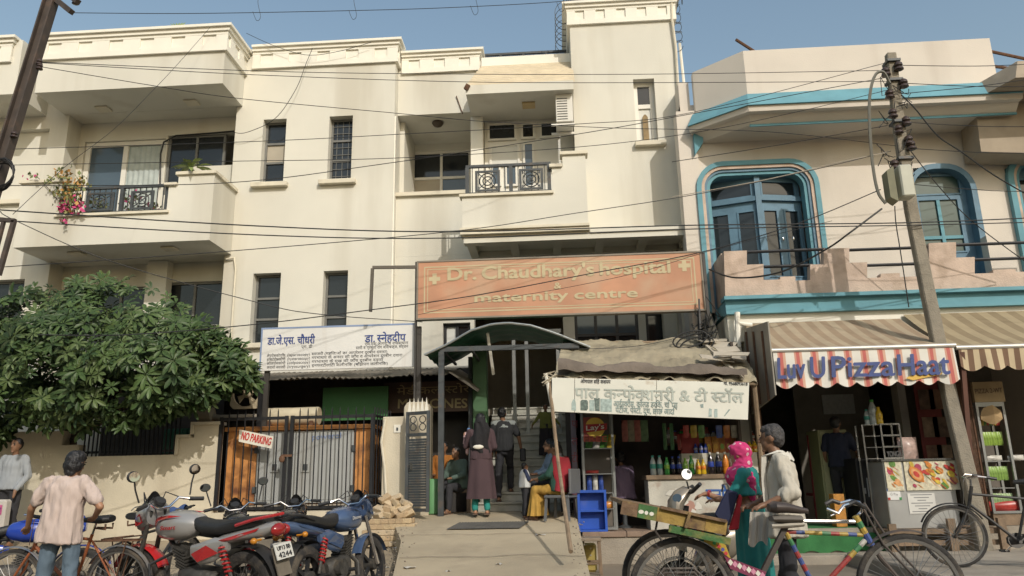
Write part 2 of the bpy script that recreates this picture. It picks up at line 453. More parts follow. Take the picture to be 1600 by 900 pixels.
def window(name, x0, x1, z0, z1, Y, fm, gm, cols=1, rows=(), fw=0.05, depth=0.06, parent=None, grille=False, panes=None):
    """frame with mullions; panes are sub-parts"""
    parent = parent or hos
    b = B(); b.box(x0, x0+fw, Y, Y+depth, z0, z1); b.box(x1-fw, x1, Y, Y+depth, z0, z1)
    b.box(x0+fw, x1-fw, Y, Y+depth, z0, z0+fw); b.box(x0+fw, x1-fw, Y, Y+depth, z1-fw, z1)
    cs = [x0 + (x1-x0)*k/cols for k in range(cols+1)]
    for c in cs[1:-1]: b.box(c-fw*.5, c+fw*.5, Y+0.002, Y+depth, z0+fw, z1-fw)
    rz = [z0] + [z0 + (z1-z0)*r for r in rows] + [z1]
    for r in rz[1:-1]: b.box(x0+fw, x1-fw, Y-0.003, Y+depth, r-fw*.5, r+fw*.5)
    if grille:
        for k in range(1, 9):
            z = z0 + (z1-z0)*k/9; b.box(x0+fw, x1-fw, Y+0.012, Y+0.02, z-0.006, z+0.006)
        for k in range(1, 4):
            x = x0 + (x1-x0)*k/4; b.box(x-0.006, x+0.006, Y+0.02, Y+0.028, z0+fw, z1-fw)
    w = b.obj(name, fm, parent)
    k = 0
    for i in range(cols):
        for j in range(len(rz)-1):
            g = gm if panes is None else panes[(i*(len(rz)-1)+j) % len(panes)]
            bb = B(); bb.box(cs[i]+0.003, cs[i+1]-0.003, Y+depth*.55, Y+depth*.55+0.012, rz[j]+0.003, rz[j+1]-0.003)
            bb.obj('pane', g, w)
    return w
M_panel = mat('plain_board', (0.40, 0.36, 0.29), 0.8, var=0.08)
for i, (x0, x1, z0, z1) in enumerate(wins):
    w = window('window', x0+0.002, x1-0.002, z0+0.002, z1-0.002, YM+0.17, M_frame, M_glass, 1, (0.36, 0.66), 0.045, grille=(i in (1,)), panes=[M_glass, M_panel, M_glass] if i == 0 else None)
    b = B(); b.box(x0-0.15, x1+0.12, YM-0.12, YM+0.165, z0-0.10, z0-0.001); b.obj('sill', M_sill, w, bevel=0.008)
x0, x1, z0, z1 = wl_small
window('window', x0, x1, z0, z1, YM+0.15, M_frame, M_glass, 2, (0.5,))
x0, x1, z0, z1 = niche
b = B(); b.box(x0, x1, YM+0.14, YM+0.2, z0, z1); b.obj('wall', M_cream, hos)
b = B(); b.box(x0-0.1, x1+0.05, YM-0.1, YM+0.138, z0-0.09, z0-0.001); b.obj('sill', M_sill, hos)
# ---- upper left recess
YR = 15.05
dr = rect(133,222,247,345,YR); dr = (dr[0], dr[1], rec_u[2]+0.02, dr[3])
wr = rect(263,212,366,300,YR)
room(rec_u[0], rec_u[1], rec_u[2], rec_u[3], YM+0.321, YR, back_holes=[dr, wr])
M_curt = mat('pale_curtain', (0.42, 0.47, 0.46), 0.9, var=0.15, scale=6)
w = window('balcony_door', dr[0]+0.01, dr[1]-0.01, dr[2], dr[3]-0.01, YR+0.05, M_wframe, M_glassb, 2, (), 0.11, 0.08, panes=[M_glassb, mat('clear_pane_over_curtain', (0.36,0.42,0.42), 0.15, var=0.2, scale=5)])
xm = (dr[0]+dr[1])/2
b = B(); b.grid(40, 2, lambda u, v: (xm+0.1+u*(dr[1]-xm-0.22), YR+0.082-0.012*math.sin(u*38), dr[2]+0.1+v*(dr[3]-dr[2]-0.25))); b.obj('curtain', M_curt, w, smooth=True)
window('window', wr[0]+0.01, wr[1]-0.3, wr[2]+0.01, wr[3]-0.01, YR+0.04, M_frame, M_glass, 2, (), 0.05)
b = B(); b.box(wr[1]-0.95, wr[1]-0.02, YR-0.05, YR+0.03, wr[2]+0.0, wr[2]+0.62); b.obj('blind_panel', M_cream, hos)
# cable looping round the balcony window
b = B(); b.tube([P(250,290,YR-.03), P(251,240,YR-.03), P(256,222,YR-.03), P(275,212,YR-.03), P(330,208,YR-.03), P(366,205,YR-.03)], 0.018, 6); b.obj('cable', M_cable, hos, smooth=True)
# ---- upper left balcony front
b = B()
fl = lambda px, py: (lambda p: (p.x, p.z))(P(px, py, YB))
zr = P(180, 336, YB).z
zs1 = P(270, 291, YB).z; zs2 = P(310, 273, YB).z; zl = P(56, 287, YB).z
poly = [(-10.66, BAL_Z), (-6.68, BAL_Z), (-6.68, zs2), (PX(279,280,YB), zs2), (PX(279,280,YB), zs1), (PX(263,300,YB), zs1), (PX(263,300,YB), zr), (PX(92,330,YB), zr), (PX(92,330,YB), zl), (-10.66, zl)]
b.prism(poly, YB, YB+0.14)
b.box(-6.82, -6.68, YB+0.141, YM-0.002, BAL_Z, zs2-0.0); b.box(-10.66, -10.52, YB+0.141, YM-0.002, BAL_Z, zl)
b.box(-10.52, -6.82, YB+0.141, YM+0.30, BAL_Z, BAL_Z+0.14)
bal = b.obj('balcony', M_cream, hos)
def coping(x0, x1, z, Y, d=0.22, out=0.05, par=None):
    bb = B(); bb.box(x0-out, x1+out, Y-out, Y+d, z+0.001, z+0.07); return bb.obj('coping', M_sill, par, bevel=0.006)
coping(PX(279,280,YB), -6.68, zs2, YB, par=bal); coping(PX(263,290,YB)-0.02, PX(279,280,YB)-0.06, zs1, YB, par=bal); coping(-10.66, PX(90,330,YB), zl, YB, par=bal)
bb = B(); bb.box(PX(92,340,YB)-0.08, PX(264,335,YB), YB-0.05, YB+0.2, zr+0.001, zr+0.05); bb.obj('coping', M_sill, bal)
bb = B(); bb.box(-6.83, -6.63, YB+0.221, YM-0.002, zs2+0.001, zs2+0.07); bb.obj('coping', M_sill, bal)
def railing(x0, x1, z0, z1, Y, parent, panels, posts):
    b = B()
    b.box(x0, x1, Y-0.03, Y+0.03, z1-0.05, z1); b.box(x0, x1, Y-0.012, Y+0.012, z0+0.04, z0+0.065)
    for p in posts: b.box(p-0.035, p+0.035, Y-0.035, Y+0.035, z0, z1-0.05)
    n = int((x1-x0)/0.12)
    for k in range(1, n):
        x = x0 + (x1-x0)*k/n; b.box(x-0.008, x+0.008, Y-0.008, Y+0.008, z0+0.065, z1-0.05)
    r = b.obj('railing', M_iron, parent)
    for (a, c) in panels:
        d, e = z0+0.07, z1-0.13
        bb = B()
        bb.box(a, c, Y-0.04, Y-0.013, d, d+0.04); bb.box(a, c, Y-0.04, Y-0.013, e-0.04, e)
        bb.box(a, a+0.05, Y-0.04, Y-0.013, d+0.04, e-0.04); bb.box(c-0.05, c, Y-0.04, Y-0.013, d+0.04, e-0.04)
        cx, cz = (a+c)/2, (d+e)/2; h = (e-d)/2-0.05; wd = (c-a)/2-0.06; q = min(h, wd)
        for rr in (q*0.55, q*0.95):
            bb.tube([(cx+rr*math.cos(t*math.pi/10), Y-0.026, cz+rr*math.sin(t*math.pi/10)) for t in range(20)], 0.012, 4, closed=True)
        for sx in (-1, 1): bb.bar((cx-sx*wd, Y-0.027, cz-h), (cx+sx*wd, Y-0.027, cz+h), 0.014)
        for sx in (-1, 1):
            for sz in (-1, 1): bb.box(cx+sx*wd*.95-0.012, cx+sx*wd*.95+0.012, Y-0.03, Y-0.02, cz+sz*h-0.05, cz+sz*h+0.05)
        bb.obj('ornament_panel', M_iron, r)
    return r
za = P(180, 289, YB).z
xs = [PX(q, 310, YB) for q in (97, 187, 258, 133, 176, 202, 238)]
railing(xs[0], xs[2]+0.03, zr+0.051, za, YB+0.08, bal, [(xs[3], xs[4]), (xs[5], xs[6])], (xs[0]+0.03, xs[1], xs[2]))
# ---- lower left recess
lw1 = rect(100,452,222,560,YR); lw2 = rect(250,442,352,525,YR)
room(rec_l[0], rec_l[1], rec_l[2], rec_l[3], YM+0.321, YR, back_holes=[lw1, lw2])
window('window', lw1[0], lw1[1], lw1[2], lw1[3], YR+0.04, M_frame, M_glass, 3, (), 0.05)
window('window', lw2[0], lw2[1], lw2[2], lw2[3], YR+0.04, M_frame, M_glass, 2, (), 0.05)
b = B(); xq = rect(228,440,248,560,14.8); b.box(xq[0], xq[1], 14.8, 15.04, 2.9, rec_l[3]-0.01); b.obj('column', M_cream, hos)
b = B(); q = rect(317,508,348,560,14.95); b.box(q[0], q[1]-0.05, 14.95, 15.04, q[2]-.3, q[3]); b.obj('blind_panel', M_cream, hos)
# drain pipes
b = B(); b.tube([P(353,405,YM-.05), P(366,403,YM-.05), P(368,420,YM-.05), P(362,508,YM-.05), P(360,560,YM-.05)], 0.022, 6); b.obj('pipe', M_sill, hos, smooth=True)
b = B(); b.tube([P(617,182,YM+.05), P(614,330,YM+.05), P(610,570,YM+.05)], 0.03, 6); b.obj('pipe', M_white, hos, smooth=True)
# ---- middle section B
XB1 = PX(746, 120, YS)
zB0 = P(690, 114, YS).z; zB1 = P(690, 82, YS).z
recB = (XM+0.001, PX(745,240,YS), P(680,300,YS).z, P(680,178,YS).z)
zBb = P(660, 400, YS).z
XT0 = PX(897, 200, YT); XT1 = 2.68
b = B(); wall_mesh(b, XM+0.001, XB1, zBb, zB1-0.02, YS, 0.3, [recB]); b.obj('wall', M_cream, hos)
cornice(XM+0.08, XB1, YS, zB0, zB1, right=YS+1.2, step=0.5)
wb = rect(643,237,736,296,16.4)
wb = (wb[0], wb[1], recB[2]+0.02, wb[3])
room(recB[0]+0.1, recB[1]-0.02, recB[2], recB[3], YS+0.301, 16.4, back_holes=[wb])
w = window('window', wb[0], wb[1], wb[2], wb[3], 16.44, M_wframe, M_glass, 2, (0.58,), 0.06, panes=[M_panel, M_glass, M_glassb, M_glass])
b = B(); b.box(recB[0]-0.0, recB[1]+0.02, YS-0.07, YS+0.2, recB[2]-0.08, recB[2]-0.001); b.obj('sill', M_sill, hos)
p = PZ(684, 191, recB[3])
b = B(); b.lathe([(0.12,-0.001),(0.13,-0.03),(0.09,-0.09),(0.02,-0.12)], 14, (p.x, p.y, recB[3])); b.obj('ceiling_lamp', mat('dark_bronze',(0.07,0.05,0.035),0.4), hos, smooth=True)
# air conditioner in that window
def ac_unit(name, c, sx, sz, sy, label, side='x'):
    t = thing(name, label, 'air conditioner', (c[0], c[1], c[2]-sz/2))
    b = B(); b.cbox(c, (sx, sy, sz)); b.obj('housing', mat('ac_white',(0.68,0.66,0.6),0.6,var=0.08), t, bevel=0.012)
    b = B()
    for k in range(9):
        z = c[2]-sz*0.4+sz*0.09*k
        if side == 'x': b.cbox((c[0]-sx*0.12, c[1]-sy/2-0.004, z), (sx*0.6, 0.012, 0.012))
        else: b.cbox((c[0]-sx/2-0.004, c[1], z), (0.012, sy*0.7, 0.012))
    b.obj('grille', M_iron, t)
    return t
q = P(713, 290, 16.3); ac_unit('air_conditioner', (q.x, 16.3, recB[2]+0.20), 0.42, 0.36, 0.4, 'small window air conditioner behind the middle balcony ledge')
# lower soffit of section B and ground-floor wall
b = B(); b.box(XM+0.002, XT0, YS+0.001, 16.6, zBb, zBb+0.12); b.obj('soffit', M_cream, hos)
# ---- chajja canopy C (ribbed slope)
xc0 = PX(728, 148, YB); xc1 = XT0 + 0.03
zf0 = P(800, 144, YB).z; zf1 = P(800, 130, YB).z; ztop = P(815, 101, 14.9).z
M_tilec = mat('ribbed_plaster', (0.64,0.55,0.40), 0.85, var=0.12, stain=0.3, stain_col=(0.36,0.29,0.2), stain_scale=3, streak=True)
b = B(); b.box(xc0, xc1-0.03, YB, YB+0.12, zf0, zf1); b.box(xc0, xc1-0.03, YB+0.121, YS-0.002, zf0, zf0+0.08)
can = b.obj('balcony_canopy', M_cream, hos)
b = B()
nrib = 11
for k in range(nrib):
    t0, t1 = k/nrib, (k+1)/nrib
    y0, y1 = YB+0.02+(1.25)*t0, YB+0.02+1.25*t1; z0_, z1_ = zf1+(ztop-zf1)*t0, zf1+(ztop-zf1)*t1
    off0 = 0.20*t0; off1 = 0.20*t1
    b.add([(xc0+off0,y0,z0_+0.03),(xc1,y0,z0_+0.03),(xc1,y1,z1_),(xc0+off1,y1,z1_)], [(0,1,2,3)])
    b.add([(xc0+off0,y0,z0_-0.02),(xc1,y0,z0_-0.02),(xc1,y0,z0_+0.03),(xc0+off0,y0,z0_+0.03)], [(0,1,2,3)])
b.add([(xc0,YB+0.02,zf1-0.02),(xc0+.2,YB+1.27,ztop),(xc0+.2,YB+1.27,zf1-.02)], [(0,1,2)])
b.obj('ribbed_slope', M_tilec, can, fix=False)
b = B(); b.box(xc0+0.2, xc1, YB+1.2, YB+1.5, ztop-0.1, ztop+0.16); b.obj('roof_parapet', M_white, hos)
p = PZ(826, 163, zf0); b = B(); b.box(p.x-.13,p.x+.13,p.y-.12,p.y+.12,zf0-.04,zf0-.003); b.obj('ceiling_lamp', mat('lamp_tan',(0.5,0.38,0.2),0.6), hos)
# broken bracket stub at canopy corner
b = B(); q = P(730,137,YB+.0); b.cbox((q.x,YB-.01,q.z),(0.09,0.12,0.11),Euler((0.3,0.5,0.2)).to_matrix()); b.obj('broken_stub', M_rust, hos)
b = B(); b.bar(P(713,150,YS-.02), P(723,178,YS-.02), 0.018); b.obj('rod', M_rust, hos)
# recess C
recC = (PX(738,240,YS)+0.0, XT0+0.02, BAL_Z+1.1, zf0-0.002)
YC2 = 14.82
rd = rect(757,188,900,312,YC2)
zfl = P(800, 318, YC2).z
b = B(); b.box(XB1+.02, XT0+1, YC2+.06, YC2+.2, zfl-0.4, zf0+0.05); b.obj('wall', M_cream, hos)
b = B(); b.box(XB1-.1, XT0-.002, YB+0.15, 15.0, zf0+0.081, zf0+0.18); b.obj('soffit', M_cream, hos)
def multi_window(x0, x1, z0, z1, Y, cells, name='window', fm=None):
    b = B(); b.box(x0, x1, Y+0.02, Y+0.055, z0, z1); w = b.obj(name, fm or M_wframe, hos)
    for (u0,u1,v0,v1,g) in cells:
        a, c = x0+(x1-x0)*u0, x0+(x1-x0)*u1; d, e = z0+(z1-z0)*v0, z0+(z1-z0)*v1
        fw = 0.045
        bb = B(); bb.box(a-fw, a, Y-0.03, Y+0.02, d-fw, e+fw); bb.box(c, c+fw, Y-0.03, Y+0.02, d-fw, e+fw); bb.box(a, c, Y-0.03, Y+0.02, d-fw, d); bb.box(a, c, Y-0.03, Y+0.02, e, e+fw)
        bb.obj('sash', fm or M_wframe, w)
        bb = B(); bb.box(a, c, Y-0.01, Y+0.019, d, e); bb.obj('pane', g, w)
    return w
M_boardw = mat('whitish_board', (0.62,0.62,0.58), 0.7, var=0.08)
def uv(px, py): return ((P(px,py,YC2).x-rd[0])/(rd[1]-rd[0]), (P(px,py,YC2).z-rd[2])/(rd[3]-rd[2]))
cells = []
for (a,c,d,e,g) in ((765,804,197,216,M_glass),(817,833,196,214,M_glass),(846,872,194,212,M_glass),(768,809,230,256,M_boardw),(820,833,226,290,M_glassb),(770,780,262,288,M_glassb),(792,806,262,288,M_glassb)):
    u0, v1 = uv(a, d); u1, v0 = uv(c, e); cells.append((u0,u1,v0,v1,g))
multi_window(rd[0], rd[1], rd[2], rd[3], YC2, cells)
xq = rect(738,190,757,250,YS)
b = B(); b.box(xq[0], xq[1], YC2-0.25, YC2+0.05, zfl-.2, zf0-0.004); b.obj('column', M_white, hos)
# ---- balcony C
zCb = P(820, 353, YB).z; zCr = P(800, 305, YB).z; zc_1 = P(870, 262, YB).z; zc_2 = P(900, 242, YB).z
xa, xb, xcx, xd = PX(722,320,YB), PX(863,290,YB), PX(879,258,YB), PX(917,300,YB)
b = B(); b.prism([(xa,zCb),(xd,zCb),(xd,zc_2),(xcx,zc_2),(xcx,zc_1),(xb,zc_1),(xb,zCr),(xa,zCr)], YB, YB+0.14)
b.box(xa, xa+0.14, YB+0.141, YS-0.002, zCb, zCr); b.box(xd-0.14, xd, YB+0.141, YT-0.001, zCb, zc_2); b.box(xa+0.14, xd-0.14, YB+0.141, YC2+.05, zCb, zCb+0.15)
balc = b.obj('balcony', M_cream, hos)
coping(xcx, xd, zc_2, YB, par=balc); coping(xb, xcx-0.06, zc_1, YB, par=balc)
bb = B(); bb.box(xa-0.05, xb+0.02, YB-0.05, YB+0.2, zCr+0.001, zCr+0.05); bb.obj('coping', M_sill, balc)
zrt = P(790, 254, YB).z
xs = [PX(q, 290, YB) for q in (727, 798, 860, 742, 781, 811, 849)]
railing(xs[0], xs[2]+0.02, zCr+0.051, zrt, YB+0.08, balc, [(xs[3], xs[4]), (xs[5], xs[6])], (xs[0]+0.03, xs[1], xs[2]-0.02))
# moulding and coffered entrance canopy below
zE1 = zCb; zE0 = P(900, 372, YB).z
b = B()
for k, (o, za_, zb_) in enumerate(((0.05, 0.0, 0.05), (-0.03, 0.05, 0.08), (0.03, 0.08, 0.13), (-0.06, 0.13, 0.16))):
    b.box(xa-0.02-o*.5, xd+0.02, YB-o, YB+0.3, zE1-zb_, zE1-za_-0.001)
b.obj('moulding', M_sill, hos)
zT0 = P(1000, 363, YT).z
b = B(); b.box(xa+0.02, XT1-0.02, YB+0.06, YB+0.26, zE0, zE1-0.17)
b.box(xd+0.03, XT1-0.02, YB+0.02, YB+0.26, zE1-0.168, zE1-0.09)
b.box(xa+0.02, XT1-0.02, YB+0.261, 16.0, zE0+0.14, zE0+0.22)
ent = b.obj('entrance_canopy', M_cream, hos)
for k in range(6):
    x = xa + 0.05 + (XT1-xa-0.25)*k/5
    bb = B(); bb.box(x, x+0.16, YB+0.262, 15.9, zE0+0.02, zE0+0.139); bb.obj('soffit_beam', M_cream, ent)
for y in (14.7, 15.4):
    bb = B(); bb.box(xa+0.05, XT1-0.04, y, y+0.12, zE0+0.03, zE0+0.138); bb.obj('soffit_beam', M_cream, ent)
# outdoor ac unit on the tower side
q = P(880, 180, 14.1)
ac_unit('air_conditioner', (q.x+0.02, 14.02, q.z), 0.34, 0.62, 0.5, 'white outdoor air conditioner hung beside the ribbed balcony canopy', 'x')
for yy in (13.8, 14.2): b = B(); b.box(q.x-.25, XT0, yy, yy+.04, q.z-.37, q.z-.33); b.obj('bracket', M_wframe, hos)
# ---- tower
zt1 = P(980, 3, YT).z; zt0 = P(980, 36, YT).z
tw = rect(989,124,1029,222,YT)
b = B(); wall_mesh(b, XT0, XT1, zE0+0.2, zt1-0.03, YT, 0.25, [tw]); b.obj('wall', M_cream, hos)
b = B(); b.box(XT0, XT0+0.2, YT+0.251, 18, zE0+0.2, zt1-0.03); b.box(XT1-0.2, XT1, YT+0.251, 18, 0.3, zt1-0.03); b.obj('wall', M_cream, hos)
cornice(XT0, XT1, YT, zt0, zt1, left=16, right=16, step=0.46)
x0, x1, z0, z1 = tw
w = window('window', x0+0.002, x1-0.002, z0, z1, YT+0.17, M_wframe, M_glass, 1, (0.62,), 0.09, panes=[M_boardw, M_glass])
bb = B(); hh = (z1-z0)*0.5
pts = [(x0+0.16,z0+0.12),(x1-0.16,z0+0.12),(x1-0.16,z0+hh-0.08),(x1-0.2,z0+hh-0.02),(x0+0.2,z0+hh-0.02),(x0+0.16,z0+hh-0.08)]
bb.prism(pts, YT+0.145, YT+0.168); bb.obj('wooden_panel', mat('brown_ply',(0.27,0.19,0.09),0.7,var=0.25,scale=8), w)
bb = B(); bb.box(x0-0.05, x1+0.14, YT-0.12, YT+0.165, z0-0.10, z0-0.001); bb.obj('sill', M_sill, w, bevel=0.008)
b = B(); b.tube([P(1049,0,YT-.06), P(1050,30,YT-.06), P(1056,75,YT-.06), P(1072,360,YT-.06)], 0.028, 6); b.obj('pipe', M_sill, hos, smooth=True)
b = B(); b.tube([P(1062,68,YT+.3), P(1076,200,YT+.3), P(1084,370,YT+.3)], 0.03, 6); b.obj('pipe', M_white, hos, smooth=True)
# roof railing between middle section and tower
yr = 15.6; z0 = P(815, 98, yr).z-.2; z1 = P(815, 82, yr).z; xa_, xb_ = PX(747,90,yr), XT0+0.0
b = B(); b.box(xa_, xb_, yr-.03, yr+.03, z1-.05, z1); b.box(xa_, xb_, yr-.03, yr+.03, z0, z0+.05)
for k in range(5): x = xa_+(xb_-xa_)*k/4; b.box(x-.025, x+.025, yr-.025, yr+.025, z0, z1-.05)
rr = b.obj('roof_railing', M_iron, hos)
b = B(); nb = 46
for k in range(1, nb): x = xa_+(xb_-xa_)*k/nb; b.box(x-.006, x+.006, yr-.006, yr+.006, z0+.05, z1-.05)
for k in range(1, 6): z = z0+(z1-z0)*k/6; b.box(xa_, xb_, yr+.007, yr+.014, z-.005, z+.005)
b.obj('mesh_infill', M_iron, rr)
# roof slab and rear body so that no daylight leaks in
b = B(); b.box(XL-1.2, XM-0.01, YM+0.33, 24, zc0-0.6, zc0-0.4); b.box(XM, XT1, 16.65, 24, zB0-0.3, zB0-0.1); b.box(XL-1.2, XT1, 23.8, 24, 0, zc0-0.6); b.box(XT1-.2, XT1, 18.001, 23.79, 0, zc0-0.6)
b.box(XL-1.2, XL-1.0, YM+.33, 23.79, 0, zc0-.6); b.obj('rear_body', M_cream, hos)
b = B(); b.box(XM-0.3, XT1, 16.56, 16.65, zBb+0.1, zB0-0.3); b.box(XM-0.3, PX(764,640,15)-0.9, 16.401, 16.64, 0.5, zBb+0.099); b.obj('partition', M_cream, hos)
# razor wire coil on the tower
rw = thing('razor_wire', 'coil of razor wire along the top of the tower', 'wire', (1.5, YT, zt1))
b = B(); pts = []
for k in range(520):
    t = k/519; a = t*2*math.pi*26
    rr_ = 0.24 + 0.04*math.sin(a*0.37)
    pts.append((XT0-0.1+t*(XT1-XT0+0.35), YT+0.05+rr_*0.55*math.cos(a), zt1+0.14+rr_*math.sin(a)))
b.tube(pts, 0.008, 4); b.obj('coil', M_iron, rw)
b = B(); pts = []
for k in range(160):
    t = k/159; a = t*2*math.pi*7
    pts.append((XT0-0.05+0.20*math.cos(a)-0.05, YT+0.3+t*1.6, zt1+0.1+0.24*math.sin(a)))
b.tube(pts, 0.008, 4); b.obj('coil', M_iron, rw)
b = B(); pts = []
for k in range(200):
    t = k/199; a = t*2*math.pi*9
    pts.append((XT1+0.08+0.12*math.cos(a), YT+0.2+0.15*math.sin(a*.5), zt1-1.0*t+0.1*math.sin(a)))
b.tube(pts, 0.006, 4); b.obj('coil', M_iron, rw)
# ---- hospital ground floor behind the sign: walls, entrance, windows
xg0, xg1 = PX(665,560,YS), PX(737,560,YS)
gw = rect(692,505,735,545,YS)
b = B(); wall_mesh(b, XM+0.001, xg1+0.05, 0.7, zBb-0.001, YS+0.001, 0.25, [gw, (XM+0.2, xg1-0.6, 0.7, 3.15)]); b.obj('wall', M_cream, hos)
window('window', gw[0], gw[1], gw[2], gw[3], YS+0.1, M_black, M_glass, 2, (), 0.06, panes=[M_boardw, M_glass])
xe0, xe1 = PX(764,640,15), PX(884,640,15)
zfloor = 2.75
gy = 15.9
gh = [rect(897,488,1000,545,gy), rect(1008,488,1060,545,gy)]
b = B(); wall_mesh(b, xe1+0.02, XT1-0.21, 0.5, zE0+0.1, gy, 0.2, gh); b.obj('wall', M_cream, hos)
window('window', *gh[0], gy+0.05, M_black, M_glass, 3, (0.4,), 0.06, panes=[M_glass, M_glassb]); window('window', *gh[1], gy+0.05, M_black, M_glass, 1, (), 0.06)
b = B(); b.box(PX(1034,500,gy), PX(1046,500,gy)+.1, gy-0.3, gy-.001, 0.5, zE0+.13); b.obj('column', M_cream, hos)
# lobby beyond the steps
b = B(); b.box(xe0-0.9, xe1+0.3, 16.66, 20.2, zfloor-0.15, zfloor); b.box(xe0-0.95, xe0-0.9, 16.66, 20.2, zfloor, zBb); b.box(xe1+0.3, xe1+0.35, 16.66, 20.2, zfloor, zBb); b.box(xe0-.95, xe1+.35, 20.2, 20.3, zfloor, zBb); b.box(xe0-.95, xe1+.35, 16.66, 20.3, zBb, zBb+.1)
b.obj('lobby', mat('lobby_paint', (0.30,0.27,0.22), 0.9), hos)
# doors frames in dim lobby
b = B()
for px in (803, 823, 872): q = P(px, 560, 15.6); b.box(q.x-.035, q.x+.035, 15.56, 15.63, 1.6, 4.2)
b.box(PX(800,500,15.6), PX(876,500,15.6), 15.555, 15.64, 4.2, 4.28); b.obj('entrance_frame', mat('dull_aluminium',(0.30,0.31,0.30),0.4,metal=0.6), hos)
# stairs: marble treads, each its own piece
M_marb = mat('streaked_marble', (0.46,0.45,0.39), 0.4, var=0.2, scale=3, stain=0.5, stain_col=(0.22,0.24,0.20), stain_scale=4, stain_pos=0.5)
st = thing('entrance_stairs', 'grey marble steps rising to the hospital entrance', 'stairs', (-0.6, 13.2, 0.7))
for k in range(13):
    y0 = 13.3 + 0.262*k; z0_, z1_ = 0.72 + 0.156*k, 0.72 + 0.156*(k+1)
    bb = B(); bb.box(xe0-0.05, xe1+0.10, y0, 16.9, z0_+0.0005, z1_-0.035); bb.box(xe0-0.05, xe1+0.10, y0-0.025, 16.9, z1_-0.0345, z1_); bb.obj('step', M_marb, st, bevel=0.004)
b = B(); b.box(xe1+0.1, xe1+0.3, 13.3, 16.9, 0.5, 2.9); b.obj('side_wall', M_cream, st)
# ================================================================ pink house with blue trim
M_pink = mat('pale_pink_paint', (0.635, 0.58, 0.51), 0.88, var=0.09, scale=0.8, bump=0.2, bscale=50, stain=0.3, stain_col=(0.36,0.29,0.23), stain_scale=1.1, streak=True, stain_pos=0.54)
M_pinkp = mat('weathered_pink_parapet', (0.54, 0.42, 0.34), 0.9, var=0.18, scale=3, bump=0.35, bscale=40, stain=0.5, stain_col=(0.30,0.22,0.16), stain_scale=3.5, stain_pos=0.5)
M_blue = mat('sky_blue_trim', (0.125, 0.30, 0.36), 0.75, var=0.14, scale=3, stain=0.3, stain_col=(0.13,0.25,0.29), stain_scale=2)
M_dblue = mat('blue_door_paint', (0.10, 0.195, 0.275), 0.6, var=0.18, scale=5, stain=0.3, stain_col=(0.06,0.12,0.17), stain_scale=6)
pk = thing('pink_house', 'pale pink house with sky blue trim above the pizza shop', 'building', (5, 13.6, 0))
YP = 13.5; YPP = 12.9
xk0 = PX(1078, 300, YP); xk1 = 9.3
zS = P(1300, 470, 12.7).z            # first floor slab
zCh0 = P(1400, 168, YPP).z; zCh1 = P(1400, 142, YPP).z; zPT = 8.95
# upper facade, left part canted back toward the hospital
xcut = PX(1200, 350, YP)
def arch_poly(x0, x1, z0, z1, r, n=7):
    pts = [(x0, z0), (x1, z0)]
    for k in range(n+1): a = math.pi/2*k/n; pts.append((x1-r+r*math.cos(a), z1-r+r*math.sin(a)))
    for k in range(n+1): a = math.pi/2+math.pi/2*k/n; pts.append((x0+r+r*math.cos(a), z1-r+r*math.sin(a)))
    return pts
def ring(b, outer, inner, y0, y1):
    n = len(outer)
    vs = [(x,y0,z) for x,z in outer]+[(x,y0,z) for x,z in inner]+[(x,y1,z) for x,z in outer]+[(x,y1,z) for x,z in inner]
    fs = []
    for i in range(n):
        j = (i+1) % n
        fs += [(i,j,n+j,n+i),(2*n+i,3*n+i,3*n+j,2*n+j),(i,2*n+i,2*n+j,j),(n+i,n+j,3*n+j,3*n+i)]
    b.add(vs, fs)
b = B()
a1 = (PX(1090,330,YP), PX(1283,330,YP), zS, P(1200,252,YP).z)
a2 = (PX(1420,330,YP), PX(1528,330,YP), zS, P(1480,258,YP).z)
a3 = (PX(1580,330,YP), xk1-0.2, zS, P(1600,240,YP).z)
def inset(a, d): return (a[0]+d, a[1]-d, a[2], a[3]-d)
hl = []
for a_, k_ in ((a1,.30),(a2,.19),(a3,.27)): hl += [(a_[0]+.02,a_[1]-.02,zS,a_[3]-k_), (a_[0]+k_,a_[1]-k_,a_[3]-k_-.001,a_[3]-.03)]
wall_mesh(b, xk0, xk1, zS, zCh1, YP, 0.3, hl)
b.obj('wall', M_pink, pk)
# arch spandrel fills are covered by the surrounds
def surround(a, widths, mats):
    d = 0
    for k, (w, m) in enumerate(zip(widths, mats)):
        o = arch_poly(a[0]+d, a[1]-d, a[2], a[3]-d, max(.12, 0.52-d)); i = arch_poly(a[0]+d+w, a[1]-d-w, a[2], a[3]-d-w, max(.1, 0.52-d-w))
        bb = B(); ring(bb, o, i, YP-0.10+0.03*k, YP+0.2); bb.obj('arch_band', m, pk, smooth=30)
        d += w
    return d
d1 = surround(a1, (0.09,0.06,0.05,0.06), (M_blue, M_pinkp, M_dblue, M_blue))
d2 = surround(a2, (0.10,), (M_dblue,))
d3 = surround(a3, (0.10,0.06,0.06), (M_blue, M_pinkp, M_blue))
